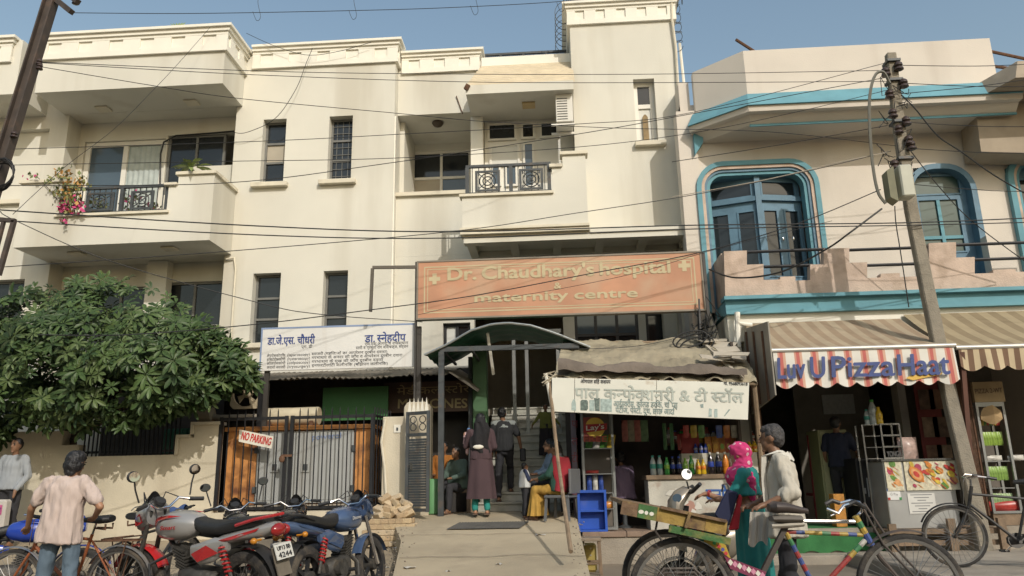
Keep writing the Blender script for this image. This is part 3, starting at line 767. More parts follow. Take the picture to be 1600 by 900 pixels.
# canted bay door inside arch 1 (two facets), with louvred arch head
def leaf(name, p0, p1, z0, z1, holes, m, pane, yb=0.05):
    """flat leaf from p0 to p1 (x,y) with glazed holes given as fractions"""
    p0 = Vector((*p0, 0)); p1 = Vector((*p1, 0)); d = (p1-p0); L = d.length; d /= L; nr = Vector((d.y, -d.x, 0))
    if nr.y > 0: nr = -nr
    M = Matrix((( d.x, -nr.x, 0, p0.x), (d.y, -nr.y, 0, p0.y), (0,0,1,0), (0,0,0,1)))
    b = B(); hs = [(u0*L, u1*L, z0+(z1-z0)*v0, z0+(z1-z0)*v1) for u0,u1,v0,v1 in holes]
    wall_mesh(b, 0, L, z0, z1, 0, yb, hs)
    b.v = [tuple(M @ Vector(v)) for v in b.v]
    o = b.obj(name, m, pk)
    for h in hs:
        bb = B(); bb.box(h[0], h[1], yb*.4, yb*.6, h[2], h[3]); bb.v = [tuple(M @ Vector(v)) for v in bb.v]; bb.obj('pane', pane, o)
        bb = B(); e = 0.03
        bb.box(h[0]-e, h[0], -0.015, 0.0, h[2]-e, h[3]+e); bb.box(h[1], h[1]+e, -0.015, 0.0, h[2]-e, h[3]+e); bb.box(h[0], h[1], -0.015, 0, h[2]-e, h[2]); bb.box(h[0], h[1], -0.015, 0, h[3], h[3]+e)
        bb.v = [tuple(M @ Vector(v)) for v in bb.v]; bb.obj('beading', m, o)
    return o
ax0, ax1 = a1[0]+d1, a1[1]-d1; xm = PX(1191, 350, YP); zi = a1[3]-d1
zmid = P(1230, 305, YP).z
for (p0, p1) in (((ax0, YP+0.42), (xm, YP+0.12)), ((xm, YP+0.12), (ax1, YP+0.28))):
    leaf('fanlight', p0, p1, zmid+0.02, zi+0.1, [(0.12,0.88,0.12,0.62)], M_dblue, M_glass)
    mx_ = ((p0[0]+p1[0])/2, (p0[1]+p1[1])/2)
    for q0, q1 in ((p0, mx_), (mx_, p1)):
        leaf('door_leaf', q0, q1, zS+0.02, zmid-0.02, [(0.22,0.80,0.32,0.90),(0.22,0.80,0.06,0.26)], M_dblue, M_glass)
    bb = B(); bb.bar((p0[0],p0[1]-0.02,zmid), (p1[0],p1[1]-0.02,zmid), 0.08, 0.09); bb.obj('transom', M_dblue, pk)
bb = B(); bb.box(xm-0.05, xm+0.05, YP+0.06, YP+0.2, zS+.02, zi+.05); bb.obj('mullion', M_dblue, pk)
bb = B(); bb.box(ax0-.1, ax1+.1, YP+0.15, YP+0.55, zi-0.002, zi+0.1); bb.obj('door_head', M_dblue, pk)
# handles
for dx in (-.05, .06):
    q = P(1232+dx*60, 372, YP+.1); bb = B(); bb.ell((q.x+dx, YP+0.14, q.z), (.02,.02,.05)); bb.obj('handle', M_chrome, pk, smooth=True)
# window 2: green shutters behind blue frame
M_green_glass = mat('dark_green_shutter', (0.035,0.075,0.065), 0.35, var=0.25, scale=5)
gx0, gx1 = a2[0]+d2, a2[1]-d2; zq = P(1470, 300, YP).z; zq2 = P(1470,310,YP).z; zq3 = P(1470,392,YP).z
leaf('window_frame', (gx0, YP+.1), (gx1, YP+.1), zS+.02, a2[3]-d2, [(0.08,0.9,(zq-zS)/(a2[3]-d2-zS),0.97),(0.14,0.82,(zq3-zS)/(a2[3]-d2-zS),(zq2-zS)/(a2[3]-d2-zS))], M_dblue, M_green_glass)
gw0, gw1 = gx0+(gx1-gx0)*.14, gx0+(gx1-gx0)*.82; cx = (gw0+gw1)/2; zh = zq3+(zq2-zq3)*.28
bb = B(); bb.box(cx-.03, cx+.03, YP+.085, YP+.112, zq3, zq2); bb.box(gw0, gw1, YP+.088, YP+.111, zh-.03, zh+.03); bb.obj('shutter_bars', M_blue, pk)
ox0, ox1 = a3[0]+d3, a3[1]-d3
leaf('window_frame', (ox0, YP+.1), (ox1, YP+.1), zS+.02, a3[3]-d3, [(0.08,0.92,0.1,0.9)], M_dblue, M_glass)
# canted upper parapet + chajja
xA = PX(1088, 165, YP); xBk = PX(1165, 120, YPP); yA = YP+0.1
def canted(b, zlo, zhi, out, th=0.2, base=0.0):
    f = [(xA-out*0.6, yA-out*.9), (xBk-out*.3, YPP-out), (PX(1552,90,YPP), YPP-out)]
    bk = [(xA-out*.6, yA+0.15), (xBk, YPP+th), (PX(1552,90,YPP), YPP+th)]
    vs = [(x,y,zlo) for x,y in f]+[(x,y,zlo) for x,y in bk[::-1]]
    vs += [(x,y,zhi) for x,y in f]+[(x,y,zhi) for x,y in bk[::-1]]
    fs = [tuple(range(6)), tuple(range(11,5,-1))]+[(i,(i+1)%6,(i+1)%6+6,i+6) for i in range(6)]
    b.add(vs, fs)
b = B(); canted(b, zCh1+0.0, zPT, 0.0); b.obj('parapet', M_pink, pk)
# chajja: blue sloped band, thin pink fillet, underside
xe = PX(1578, 160, YPP)
def band(b, z0, z1, o0, o1, th=0.65):
    f0 = [(xA-o0*.6, yA-o0*.9, z0), (xBk-o0*.3, YPP-o0, z0), (xe, YPP-o0, z0)]; f1 = [(xA-o1*.6, yA-o1*.9, z1), (xBk-o1*.3, YPP-o1, z1), (xe, YPP-o1, z1)]
    b.add(f0+f1, [(0,1,4,3),(1,2,5,4)])
    bk0 = [(xA, yA+.2, z0), (xBk, YP, z0), (xe, YP, z0)]; bk1 = [(xA, yA+.2, z1), (xBk, YP, z1), (xe, YP, z1)]
    b.add(f0+bk0, [(0,3,4,1),(1,4,5,2)]); b.add(f1+bk1, [(0,1,4,3),(1,2,5,4)]); b.add([f0[2],bk0[2],bk1[2],f1[2]], [(0,1,2,3)]); b.add([f0[0],bk0[0],bk1[0],f1[0]], [(0,3,2,1)])
h = zCh1 - zCh0
b = B(); band(b, zCh0-0.02, zCh1-0.001, 0.42, 0.16); b.obj('blue_eave', M_blue, pk, fix=False)
b = B(); band(b, zCh0-0.12, zCh0-0.021, 0.36, 0.38); b.obj('eave_fillet', M_pink, pk, fix=False)
b = B(); band(b, zCh0-0.26, zCh0-0.121, 0.10, 0.24); b.obj('eave_moulding', M_pink, pk, fix=False)
b = B(); b.box(xBk-.05, xe, YPP-.13, YPP-.10, zCh0-.30, zCh0-.262); b.obj('eave_line', M_blue, pk)
# bracket drop at left end
q = P(1082,190,yA); q2 = P(1080,250,yA)
b = B(); b.prism([(q.x-.05,q2.z),(q.x+.12,q2.z+.25),(q.x+.12,zCh0-.12),(q.x-.05,zCh0-.12)], yA-.25, yA-.05); b.obj('eave_drop', M_blue, pk)
b = B(); b.box(xk0, xk0+.2, YP+.301, 18, 0.4, zPT-.1); b.box(xk1-.2, xk1, YP+.3, 20, 0.4, zPT); b.box(xk0, xk1, YP+.3, 20, zPT-.8, zPT-.6); b.box(xk0, xk1, 20, 20.2, .4, zPT-.2); b.box(xk0+.2, xk1-.2, YP+1.6, YP+1.7, zS, zPT-.8); b.obj('rear_body', M_pink, pk)
b = B(); b.box(xk0-.15, xk0+.2, YP-.05, YP+.3, 0.4, zPT-.9); b.obj('wall', M_pink, pk)
# ledge, stepped terrace parapet
YT2 = 12.6
x_l0 = PX(1134, 460, YT2)
zb1 = P(1300,459,YT2).z; zb0 = P(1300,482,YT2).z
b = B(); b.box(x_l0-.02, xk1+1, YT2, YP+1.6, zb0, zb1-.06); b.box(x_l0-.05, xk1+1, YT2-.10, YT2+.2, zb1-.059, zb1); b.box(x_l0-.03, xk1+1, YT2-.05, YT2+.2, zb0-.05, zb0-.001)
b.obj('slab_edge', M_blue, pk)
b = B(); b.box(x_l0, xk1+1, YT2+.05, YT2+.3, zb0-.5, zb0-.051); b.obj('fascia', M_white, pk)
def stepped(parent, segs, Y, z0, th=0.16):
    """segs: (pxa, pxb, py) with the top of each step"""
    poly = [(PX(segs[-1][1], 440, Y), z0), (PX(segs[0][0], 440, Y), z0)]
    for a, c, y in segs:
        z = P((a+c)/2, y, Y).z
        poly += [(PX(a, y, Y), z), (PX(c, y, Y), z)]
    bb = B(); bb.prism(poly[1:]+[poly[0]], Y, Y+th); return bb.obj('terrace_parapet', M_pinkp, parent)
yq = YT2+0.06
stepped(pk, [(1131,1167,392),(1167,1193,413),(1193,1219,437),(1219,1243,432),(1243,1266,438),(1266,1287,413),(1287,1327,388),(1327,1355,410),(1355,1376,434),(1376,1406,427),(1406,1450,432)], yq, zb1+.001)
stepped(pk, [(1451,1494,379),(1494,1523,402),(1523,1552,427),(1552,1587,421),(1587,1640,424)], yq, zb1+.001)
b = B(); q = P(1131,392,yq); b.prism([(0,0)]*0 or [(q.x-.02,zb1),(q.x+.14,zb1),(q.x+.14,q.z),(q.x-.02,q.z)], yq+.161, YP-.002); b.obj('terrace_side_wall', M_pinkp, pk)
# black pipe rails of the terrace
for (pa, pb) in (((1166,394),(1290,392)),((1194,417),(1270,415)),((1320,391),(1455,383)),((1350,415),(1455,407)),((1490,383),(1640,375)),((1520,406),(1640,400))):
    bb = B(); A = P(*pa, yq+.08); C = P(*pb, yq+.08); C.z = A.z; bb.tube([A, C], 0.028, 8); bb.obj('rail', M_black, pk, smooth=True)
# small white post on terrace
b = B(); q = P(1565,400,YP-.3); b.box(q.x-.2,q.x+.22,YP-.3,YP-.1,zS,P(1565,367,YP-.3).z); b.obj('terrace_post', M_pink, pk)
# rods sticking out of the roof
for (pa, pb) in (((1150,62),(1178,80)),((1546,80),(1602,92)),((1548,103),(1602,110))):
    bb = B(); bb.tube([P(*pa, YPP+.3), P(*pb, YPP+.5)], 0.03, 6); bb.obj('roof_rod', M_rust, pk)
# grey passage wall between the hospital and the pink house with pipes and cables
M_pass = mat('grey_lime_wall', (0.42,0.39,0.33), 0.9, var=0.15, stain=0.5, stain_col=(0.2,0.18,0.15), stain_scale=2, streak=True)
b = B(); b.box(XT1+.03, xk0-.16, YT+.6, YT+.8, 0.4, 8.4); b.obj('gap_wall', M_pass, pk)
b = B(); b.tube([P(1085,395,13.4),P(1098,470,13.2),P(1118,520,13.0),P(1125,560,12.9)], 0.05, 8); b.obj('pipe', M_pass, pk, smooth=True)
b = B(); b.tube([P(1152,488,12.5),P(1153,520,12.5),P(1155,560,12.5)], 0.045, 8); b.tube([P(1153,505,12.5), P(1175,508,12.5)], .035, 8); b.obj('pipe', M_white, pk, smooth=True)
# ground-floor piers and shop boxes under the pink house
zF = 0.46
b = B(); b.box(x_l0, x_l0+.25, YT2+.3, 17, 0, zb0-.05); b.obj('pier', M_pass, pk)
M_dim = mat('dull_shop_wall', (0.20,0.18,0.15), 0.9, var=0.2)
# neighbour at the right edge: a slab corner and beam
nb = thing('neighbour_house', 'beige corner of the next house with a deep flat eave', 'building', (9, 12.6, 0))
M_beig = mat('beige_render', (0.36,0.30,0.23), 0.9, var=0.15, stain=0.4, stain_col=(0.2,0.16,0.12), stain_scale=2)
q0 = P(1550,118,12.2); q1 = P(1640,95,12.2)
b = B(); z0 = P(1590,130,12.2).z; z1 = P(1590,100,12.2).z
b.add([(q0.x-.1,12.9,z0),(q0.x+.25,12.0,z0),(11.5,12.0,z0),(11.5,14,z0),(q0.x-.1,14,z0),(q0.x+.1,12.9,z1),(q0.x+.4,12.1,z1),(11.5,12.1,z1),(11.5,14,z1),(q0.x+.1,14,z1)], [(4,3,2,1,0),(5,6,7,8,9),(0,1,6,5),(1,2,7,6),(2,3,8,7),(3,4,9,8),(4,0,5,9)])
b.obj('eave', M_beig, nb)
b = B(); zz0 = P(1565,232,12.8).z; b.add([(q0.x+.05,12.9,z0-.01),(11.5,12.9,z0-.01),(11.5,12.9,zz0-.3),(q0.x+.0,12.9,zz0),(q0.x+.05,13.45,z0-.01),(11.5,13.45,z0-.01),(11.5,13.45,zz0-.3),(q0.x+.0,13.45,zz0)], [(0,1,2,3),(7,6,5,4),(0,4,5,1),(1,5,6,2),(2,6,7,3),(3,7,4,0)]); b.obj('beam', M_beig, nb)
b = B(); b.box(9.9, 11.5, 13.46, 20, 0, z0-.02); b.obj('wall', M_beig, nb)
# ================================================================ unseen houses behind the camera, added to cut sky fill and reflect in windows
M_opp = mat('dusty_ochre_render', (0.40,0.34,0.26), 0.9, var=0.2, stain=0.4, stain_scale=1)
for k, (x0, x1, h) in enumerate(((-26,-9.2,6.2),(-9,6.5,5.4),(6.7,24,6.6))):
    oh = thing('unseen_street_house', ('ochre house facing the hospital from across the street, left of its neighbours','low ochre house facing the hospital from across the street','tall ochre house facing the pink house from across the street')[k], 'building', ((x0+x1)/2, -6, 0), 'houses across the street')
    b = B(); hs = []
    for fl in range(2):
        x = x0+1.2
        while x+1.4 < x1: hs.append((x, x+1.3, 0.9+3*fl, 2.3+3*fl)); x += 3.1
    wall_mesh(b, x0, x1, 0, h, -6.3, 0.3, hs); b.obj('wall', M_opp, oh)
    b = B(); b.box(x0, x1, -12, -6.32, 0, h-.2); b.obj('body', M_opp, oh)
# ================================================================ compound wall, gate, cabinets
YW = 12.5
M_bwall = mat('cream_compound_wall', (0.58,0.52,0.40), 0.88, var=0.12, scale=1.5, bump=0.25, bscale=40, stain=0.4, stain_col=(0.33,0.27,0.19), stain_scale=1.6, streak=True, stain_pos=0.5)
cw = thing('compound_wall', 'cream plastered compound wall with stepped top beneath the tree', 'wall', (-8, YW, 0))
zw = [P(200,712,YW).z, P(288,684,YW).z, P(318,664,YW).z]
x1_, x2_, x3_ = PX(278,720,YW), PX(300,720,YW), PX(338,720,YW)
xh0, xh1 = PX(28,700,YW), PX(96,700,YW)
zh = P(60,674,YW).z
b = B(); b.prism([(-13,0.0),(x3_,0.0),(x3_,zw[2]),(x2_,zw[2]),(x2_,zw[1]),(x1_,zw[1]),(x1_,zw[0]),(xh1+.3,zw[0]),(xh1+.3,zw[0]+.2),(xh1,zw[0]+.2),(xh1,zh),(-13,zh)], YW, YW+.2); b.obj('wall', M_bwall, cw)
for (a, c, z) in ((x1_-.05,x2_-.055,zw[1]),(x2_-.05,x3_+.02,zw[2])):
    bb = B(); bb.box(a, c, YW-.05, YW+.25, z+.001, z+.05); bb.obj('coping', M_bwall, cw)
bb = B(); bb.box(x1_-.05, x1_-.001, YW-.05, YW-.001, zw[0]-.0, zw[1]); bb.box(x2_-.05, x2_-.002, YW-.05, YW-.001, zw[1]+.05, zw[2]); bb.obj('moulding', M_bwall, cw)
# plinth under the wall and gate
zg0 = P(460, 797, YW).z
b = B(); b.box(x3_+.001, PX(600,800,YW), YW-.05, YW+1.5, 0.0, zg0-.02); b.obj('gate_plinth', M_bwall, cw)
b = B(); b.box(PX(190,780,YW), x3_, YW-.05, YW-.001, 0, P(250,795,YW).z); b.obj('skirting', M_bwall, cw)
# fence bars and green sheet above the low wall
fc = thing('iron_fence', 'dark iron bar fence on the low compound wall behind the leaves', 'fence', (-8, YW+.1, zw[0]))
xf0, xf1 = xh1+.35, x1_-.05; zft = P(200,640,YW).z
b = B(); b.box(xf0, xf1, YW+.08, YW+.11, zft-.12, zft-.08); b.box(xf0, xf1, YW+.08, YW+.11, zw[0]+.05, zw[0]+.09); b.obj('fence_rail', M_black, fc)
n = 22
for k in range(n+1):
    x = xf0 + (xf1-xf0)*k/n; bb = B(); bb.box(x-.009, x+.009, YW+.06, YW+.079, zw[0]-.02, zft+.05); bb.obj('fence_bar', M_black, fc)
q = rect(256,670,298,708,YW+.25)
b = B(); nn = 24
b.grid(nn, 2, lambda u, v: (q[0]+(q[1]-q[0])*u, YW+.27+.012*math.sin(u*nn*1.5), q[2]+(q[3]-q[2])*v)); o = b.obj('green_sheet', mat('green_plastic_sheet',(0.04,0.16,0.13),0.5,var=0.2), None)
tag(o, 'green plastic sheet behind the stepped wall', 'sheet')
# ---- main gate
gt = thing('iron_gate', 'black iron bar gate closed before the orange and grey cabinets', 'gate', (-4.4, YW, zg0))
gx = [PX(341,720,YW), PX(444,720,YW), PX(453,720,YW), PX(580,720,YW)]
gz0, gz1 = zg0+.01, P(460,652,YW).z
for a, c in ((gx[0], gx[1]), (gx[2], gx[3])):
    bb = B(); t = .05
    bb.box(a-.03, a+.03, YW, YW+.05, gz0, gz1+.03); bb.box(c-.025, c+.025, YW, YW+.05, gz0, gz1+.03); bb.box(a+.03, c-.025, YW, YW+.045, gz1-.03, gz1+.02); bb.box(a+.03, c-.025, YW, YW+.045, gz0, gz0+.05)
    lf = bb.obj('gate_leaf', M_black, gt)
    n = int((c-a)/.125)
    for k in range(1, n):
        x = a+(c-a)*k/n; b2 = B(); b2.box(x-.0085, x+.0085, YW-.018, YW-.001, gz0+.0, gz1+.10)
        b2.add([(x-.0085,YW-.018,gz1+.1),(x+.0085,YW-.018,gz1+.1),(x+.0085,YW-.001,gz1+.1),(x-.0085,YW-.001,gz1+.1),(x,YW-.009,gz1+.16)], [(0,1,4),(1,2,4),(2,3,4),(3,0,4)])
        b2.obj('gate_bar', M_black, lf)
xr = gx[3]; xr2 = PX(600,700,YW+.35)
for k in range(7):
    t = k/6; bb = B(); x = xr+.03+(xr2-xr-.03)*t; y = YW+.05+.75*t; bb.box(x-.009,x+.009,y-.009,y+.009,gz0,gz1+.14); bb.obj('gate_bar', M_black, gt)
for z in (gz0+.04, gz1): bb = B(); bb.bar((xr+.03,YW+.05,z),(xr2,YW+.8,z),.035); bb.obj('gate_rail', M_black, gt)
q = P(447,712,YW-.05); b = B(); b.box(q.x-.09,q.x+.09,YW-.04,YW-.02,q.z-.02,q.z+.02); b.ell((q.x-.07,YW-.05,q.z-.05),(.05,.025,.06)); b.obj('latch', M_rust, gt, smooth=True)
# NO PARKING board
np_ = thing('no_parking_sign', 'white board lettered NO PARKING in red hung on gate bars', 'sign', tuple(P(400,690,YW-.05)))
M_signw = mat('sign_white', (0.70,0.67,0.58), 0.6, var=0.08, stain=0.3, stain_col=(0.4,0.33,0.22), stain_scale=5)
M_red = mat('red_lettering', (0.50,0.035,0.03), 0.6, var=0.15)
c4 = [P(373,690,YW-.045), P(424,701,YW-.045), P(427,682,YW-.045), P(374,671,YW-.045)]
b = B(); b.add(c4+[v+V(0,.02,0) for v in c4], [(0,1,2,3),(7,6,5,4),(0,4,5,1),(1,5,6,2),(2,6,7,3),(3,7,4,0)]); b.obj('board', M_signw, np_)
text_on('lettering', 'NO PARKING', M_red, np_, P(376.5,686,YW-.045), P(422,696,YW-.045), 0.125, bold=.03)
# ---- electric cabinets behind the gate
M_org = mat('orange_cabinet_rusting', (0.56,0.25,0.075), 0.6, var=0.15, scale=3, stain=0.95, stain_col=(0.15,0.055,0.025), stain_scale=3.2, stain_pos=0.47)
M_gry = mat('grey_cabinet_door', (0.36,0.37,0.36), 0.55, var=0.1, scale=2, stain=0.4, stain_col=(0.25,0.22,0.18), stain_scale=2.5, streak=True)
YC = 12.78
ck = thing('power_cabinet', 'orange and grey steel power cabinet with rust patches behind the gate', 'cabinet', (-4.2, YC, zg0))
cx = [PX(352,730,YC), PX(400,730,YC), PX(466,730,YC), PX(552,730,YC), PX(577,730,YC)]; cz0, cz1 = zg0+.0, P(460,672,YC).z
b = B(); b.box(cx[0], cx[1]-.004, YC, YC+.8, cz0+.08, cz1); b.box(cx[3]+.004, cx[4], YC, YC+.8, cz0+.08, cz1); b.box(cx[1]-.003, cx[3]+.003, YC+.05, YC+.8, cz0+.08, cz1); b.obj('housing', M_org, ck, bevel=.008)
b = B(); b.box(cx[0]-.04, cx[4]+.04, YC-.04, YC+.85, cz1+.001, cz1+.07); b.obj('roof', M_org, ck)
b = B(); b.box(cx[0], cx[4], YC+.02, YC+.78, cz0, cz0+.079); b.obj('base', M_conc, ck)
for k, (a, c) in enumerate(((cx[1], cx[2]), (cx[2], cx[3]))):
    bb = B(); bb.box(a+.006, c-.006, YC-.006, YC+.045, cz0+.1, cz1-.02)
    d = bb.obj('door', M_gry, ck, bevel=.004)
    m_ = 2 if k == 0 else 3
    for j in range(m_):
        xx = a+(c-a)*(j+.5)/m_; w_ = (c-a)/m_*.36
        bb = B(); bb.box(xx-w_, xx+w_, YC-.013, YC-.0065, cz0+.15, cz1-.07); bb.obj('pressed_panel', M_gry, d, bevel=.003)
    q = P(430 if k == 0 else 478, 730, YC); b2 = B(); b2.box(q.x-.07,q.x+.07,YC-.035,YC-.0135,q.z-.08,q.z+.08); h_ = b2.obj('lock_plate', M_gry, d); b2 = B(); b2.box(q.x-.04,q.x+.04,YC-.045,YC-.0355,q.z-.05,q.z+.05); b2.obj('latch', M_iron, d)
    for pz in (.25,.75):
        b2 = B(); xx = (a+.0 if k == 0 else c); z = cz0+(cz1-cz0)*pz; b2.box(xx-.035,xx+.035,YC-.03,YC-.0135,z-.05,z+.05); b2.obj('hinge', M_iron, d)
q0, q1 = P(488,687,YC-.014), P(533,684,YC-.014)
text_on('lettering', 'powerol', mat('blue_grey_print',(0.18,0.24,0.42),0.6), ck, q0, q1, .09, bold=.005)
# water drum and pipe above
dr_ = thing('drum', 'old white drum lying across the cabinet roof', 'drum', tuple(P(458,664,13.2)))
q0, q1 = P(417,652,13.1), P(499,650,13.1)
b = B(); b.lathe([(0.05,0),(.15,.0),(.16,.02),(.155,.1),(.16,.12),(.155,(q1-q0).length*.5),(.16,(q1-q0).length-.1),(.16,(q1-q0).length-.02),(.15,(q1-q0).length),(.05,(q1-q0).length)], 18, q0, Matrix.Rotation(R(90),3,'Y')); b.obj('shell', mat('stained_white_drum',(0.52,0.46,0.33),0.7,var=.2,stain=.5,stain_col=(.28,.2,.1),stain_scale=5), dr_, smooth=True)
for qx in (425, 490): q = P(qx, 660, 13.1); b = B(); b.box(q.x-.03,q.x+.03,12.95,13.25,cz1+.07,q.z+.02); b.obj('cradle', M_rust, dr_)
gp = thing('exhaust_pipe', 'fat grey pipe with round muffler beside the drum', 'pipe', tuple(P(330,660,13)))
b = B(); b.tube([P(328,651,13), P(345,653,13), P(416,651,13)], .055, 10); b.obj('pipe', M_conc, gp, smooth=True)
b = B(); q = P(322,648,13); b.lathe([(.03,-.14),(.13,-.12),(.14,0),(.13,.12),(.03,.14)], 14, q, Matrix.Rotation(R(90),3,'Y')); b.obj('muffler', mat('buff_muffler',(0.34,0.28,0.2),.8), gp, smooth=True)
b = B(); q = P(322,648,13); b.box(q.x-.03,q.x+.03,12.97,13.03,cz0-.3,q.z-.1); b.obj('stand', M_rust, gp)
# exhaust fan
ef = thing('exhaust_fan', 'beige square exhaust fan hanging under the tin roof', 'fan', tuple(P(384,637,12.95)))
q = rect(362,592,406,637,12.95); cx_, cz_ = (q[0]+q[1])/2, (q[2]+q[3])/2; w_ = (q[1]-q[0])/2
M_fan = mat('dirty_beige_enamel', (0.48,0.40,0.27), .6, var=.2, stain=.4, stain_scale=6)
b = B(); n = 24; rr = w_*.86
sq = []; ci = []
for k in range(n):
    a = 2*math.pi*(k+.5)/n; c_, s_ = math.cos(a), math.sin(a); m_ = max(abs(c_), abs(s_)); sq.append((cx_+w_*c_/m_, cz_+w_*s_/m_)); ci.append((cx_+rr*c_, cz_+rr*s_))
ring(b, sq, ci, 12.95, 13.02); b.obj('frame', M_fan, ef)
b = B()
for k in range(4):
    a = k*math.pi/2+.5
    pts = []
    for (r_, da, dy) in ((.06,-.3,0),(rr*.93,-.35,.05),(rr*.93,.42,-.02),(.06,.3,.0)): pts.append((cx_+r_*math.cos(a+da), 13.05+dy, cz_+r_*math.sin(a+da)))
    b.add(pts, [(0,1,2,3)])
b.obj('blades', M_fan, ef, fix=False)
b = B(); b.lathe([(.075,0),(.075,.1),(.05,.14)], 14, (cx_,13.0,cz_), Matrix.Rotation(R(-90),3,'X')); b.obj('motor', M_fan, ef, smooth=True)
b = B(); b.bar((cx_-w_*.9,12.96,cz_+w_*.9),(cx_+w_*.9,12.96,cz_-.9*w_),.03,.02); b.bar((cx_,13.0,cz_+w_),(cx_,13.0,cz_+w_+.25),.03); b.obj('brace', M_fan, ef)
# ---- tin roofed pharmacy shed
sh = thing('tin_roof_shed', 'dark pharmacy shed under a sagging tin roof behind the gate', 'shed', (-4, 13.6, 0.6))
M_tin = mat('dirty_tin_sheet', (0.17,0.15,0.12), .7, var=.25, metal=.2, stain=.5, stain_col=(.09,.07,.05), stain_scale=4)
zt_ = P(540,586,12.85).z; xs0, xs1 = PX(300,600,12.85), PX(700,600,12.85)
b = B(); b.grid(90, 6, lambda u, v: (xs0+(xs1-xs0)*u, 12.85+1.7*v, zt_-.03+.35*v+.018*math.sin(u*260)-.03*math.sin(u*7)**2*(1-v))); rf = b.obj('tin_roof', M_tin, sh, smooth=60)
b = B(); b.grid(90, 6, lambda u, v: (xs0+(xs1-xs0)*u, 12.86+1.7*v, zt_-.045+.35*v+.018*math.sin(u*260)-.03*math.sin(u*7)**2*(1-v))); b.obj('ceiling', M_tin, sh, smooth=60)
b = B(); x_a, x_b = xs1, PX(740,600,13.1); b.add([(x_a,12.85,zt_-.0),(x_b+.05,13.3,zt_-.3),(x_b+.05,14.6,zt_),(x_a,14.6,zt_+.3)], [(0,1,2,3)]); b.obj('tin_flap', M_tin, sh, fix=False)
M_dk = mat('near_black_board', (0.05,0.045,0.04), .8, var=.3)  # plain near-black board colour with slight random variation
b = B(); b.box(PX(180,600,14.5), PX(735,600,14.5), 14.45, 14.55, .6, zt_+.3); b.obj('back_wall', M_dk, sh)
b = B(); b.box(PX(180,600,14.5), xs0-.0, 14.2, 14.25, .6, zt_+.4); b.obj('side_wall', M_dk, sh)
for px in (402, 650): q = P(px,700,12.88); b = B(); b.box(q.x-.05,q.x+.05,12.9,13.0,.7,zt_); b.obj('post', M_black, sh)
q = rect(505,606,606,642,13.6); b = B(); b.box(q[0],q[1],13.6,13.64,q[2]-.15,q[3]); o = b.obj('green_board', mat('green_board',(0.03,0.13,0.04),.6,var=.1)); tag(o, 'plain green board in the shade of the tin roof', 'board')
ms = thing('pharmacy_sign', 'dim hand lettered MEDICINES sign inside the dark shed', 'sign', tuple(P(700,640,13.9)))
q = rect(600,598,738,642,13.9); b = B(); b.box(q[0],q[1],13.9,13.95,q[2],q[3]); b.obj('board', mat('sign_brown',(0.10,0.065,0.05),.7,var=.2), ms)
M_dimt = mat('dull_yellow_lettering', (0.42,0.34,0.18), .7)
text_on('lettering', 'मेडीकल ~स~टोर', M_dimt, ms, P(620,617,13.9), P(734,613,13.9), .14, bold=.01)
text_on('lettering', 'MEDICINES', M_dimt, ms, P(622,638,13.9), P(730,637,13.9), .17, bold=.03)
# ---- gate pillar, open leaf
gpz = thing('gate_pillar', 'cream gate pillar with rounded shoulder and a switch plate', 'pillar', tuple(P(630,800,12.6)))
za_, zb_ = P(612,651,YW).z, P(650,628,YW).z; pa, pb, pc = PX(597,700,YW), PX(630,700,YW), PX(670,700,YW)
b = B(); b.prism([(pa,.3),(pc,.3),(pc,zb_-.08),(pc-.06,zb_),(pb+.06,zb_),(pb,zb_-.08),(pb,za_),(pa,za_)], YW+.0, YW+.4); b.obj('shaft', M_bwall, gpz, bevel=.012)
q = P(621,670,YW); b = B(); b.box(q.x-.06,q.x+.06,YW-.015,YW-.001,q.z-.065,q.z+.065); pl = b.obj('switch_plate', M_signw, gpz, bevel=.004); b = B(); b.box(q.x-.015,q.x+.015,YW-.022,YW-.0155,q.z-.03,q.z+.02); b.obj('switch', M_iron, pl)
b = B(); b.tube([P(602,655,YW-.03),P(596,690,YW-.03),P(601,730,YW-.03),P(604,790,YW-.03)],.022,6); b.obj('conduit', M_sill, gpz, smooth=True)
og = thing('gate_leaf', 'dark slatted gate leaf swung open against the cream pillar', 'gate', tuple(P(650,800,12.3)))
A0 = P(634,722,12.25); A1 = P(671,728,12.05)
def on_leaf(u, z, o=0):
    d = (A1-A0); nrm = V(d.y,-d.x,0).normalized(); return V(A0.x+d.x*u, A0.y+d.y*u, z)+nrm*o
lz0, lz1 = P(634,800,12.25).z, P(634,644,12.25).z; lz0r = lz0
b = B()
for u in (0.06,.94): b.bar(on_leaf(u,lz0), on_leaf(u,lz1), .055, .05)
for z in (lz0+.03, lz1-.03, lz1-.37): b.bar(on_leaf(.06,z), on_leaf(.94,z), .05, .05)
fr = b.obj('frame', M_iron, og)
for k in range(26):
    z = lz0+.1+(lz1-.45-lz0-.1)*k/25; bb = B(); bb.bar(on_leaf(.10,z,.0), on_leaf(.90,z,.0), .018, .035); bb.obj('slat', M_iron, og)
for u in (.3,.7):
    for z in (lz1-.13, lz1-.25):
        bb = B(); bb.tube([on_leaf(u+.13*math.cos(t*math.pi/7), z+.055*math.sin(t*math.pi/7)) for t in range(14)], .009, 4, closed=True); bb.obj('ring', M_iron, og)
for k in range(5):
    u = .14+.18*k; bb = B(); p_ = on_leaf(u,lz1); bb.add([p_+V(-.03,-.01,0),p_+V(.03,-.01,0),p_+V(.03,.01,0),p_+V(-.03,.01,0),p_+V(0,0,.22)], [(0,1,4),(1,2,4),(2,3,4),(3,0,4)]); bb.obj('spike', M_signw, og)
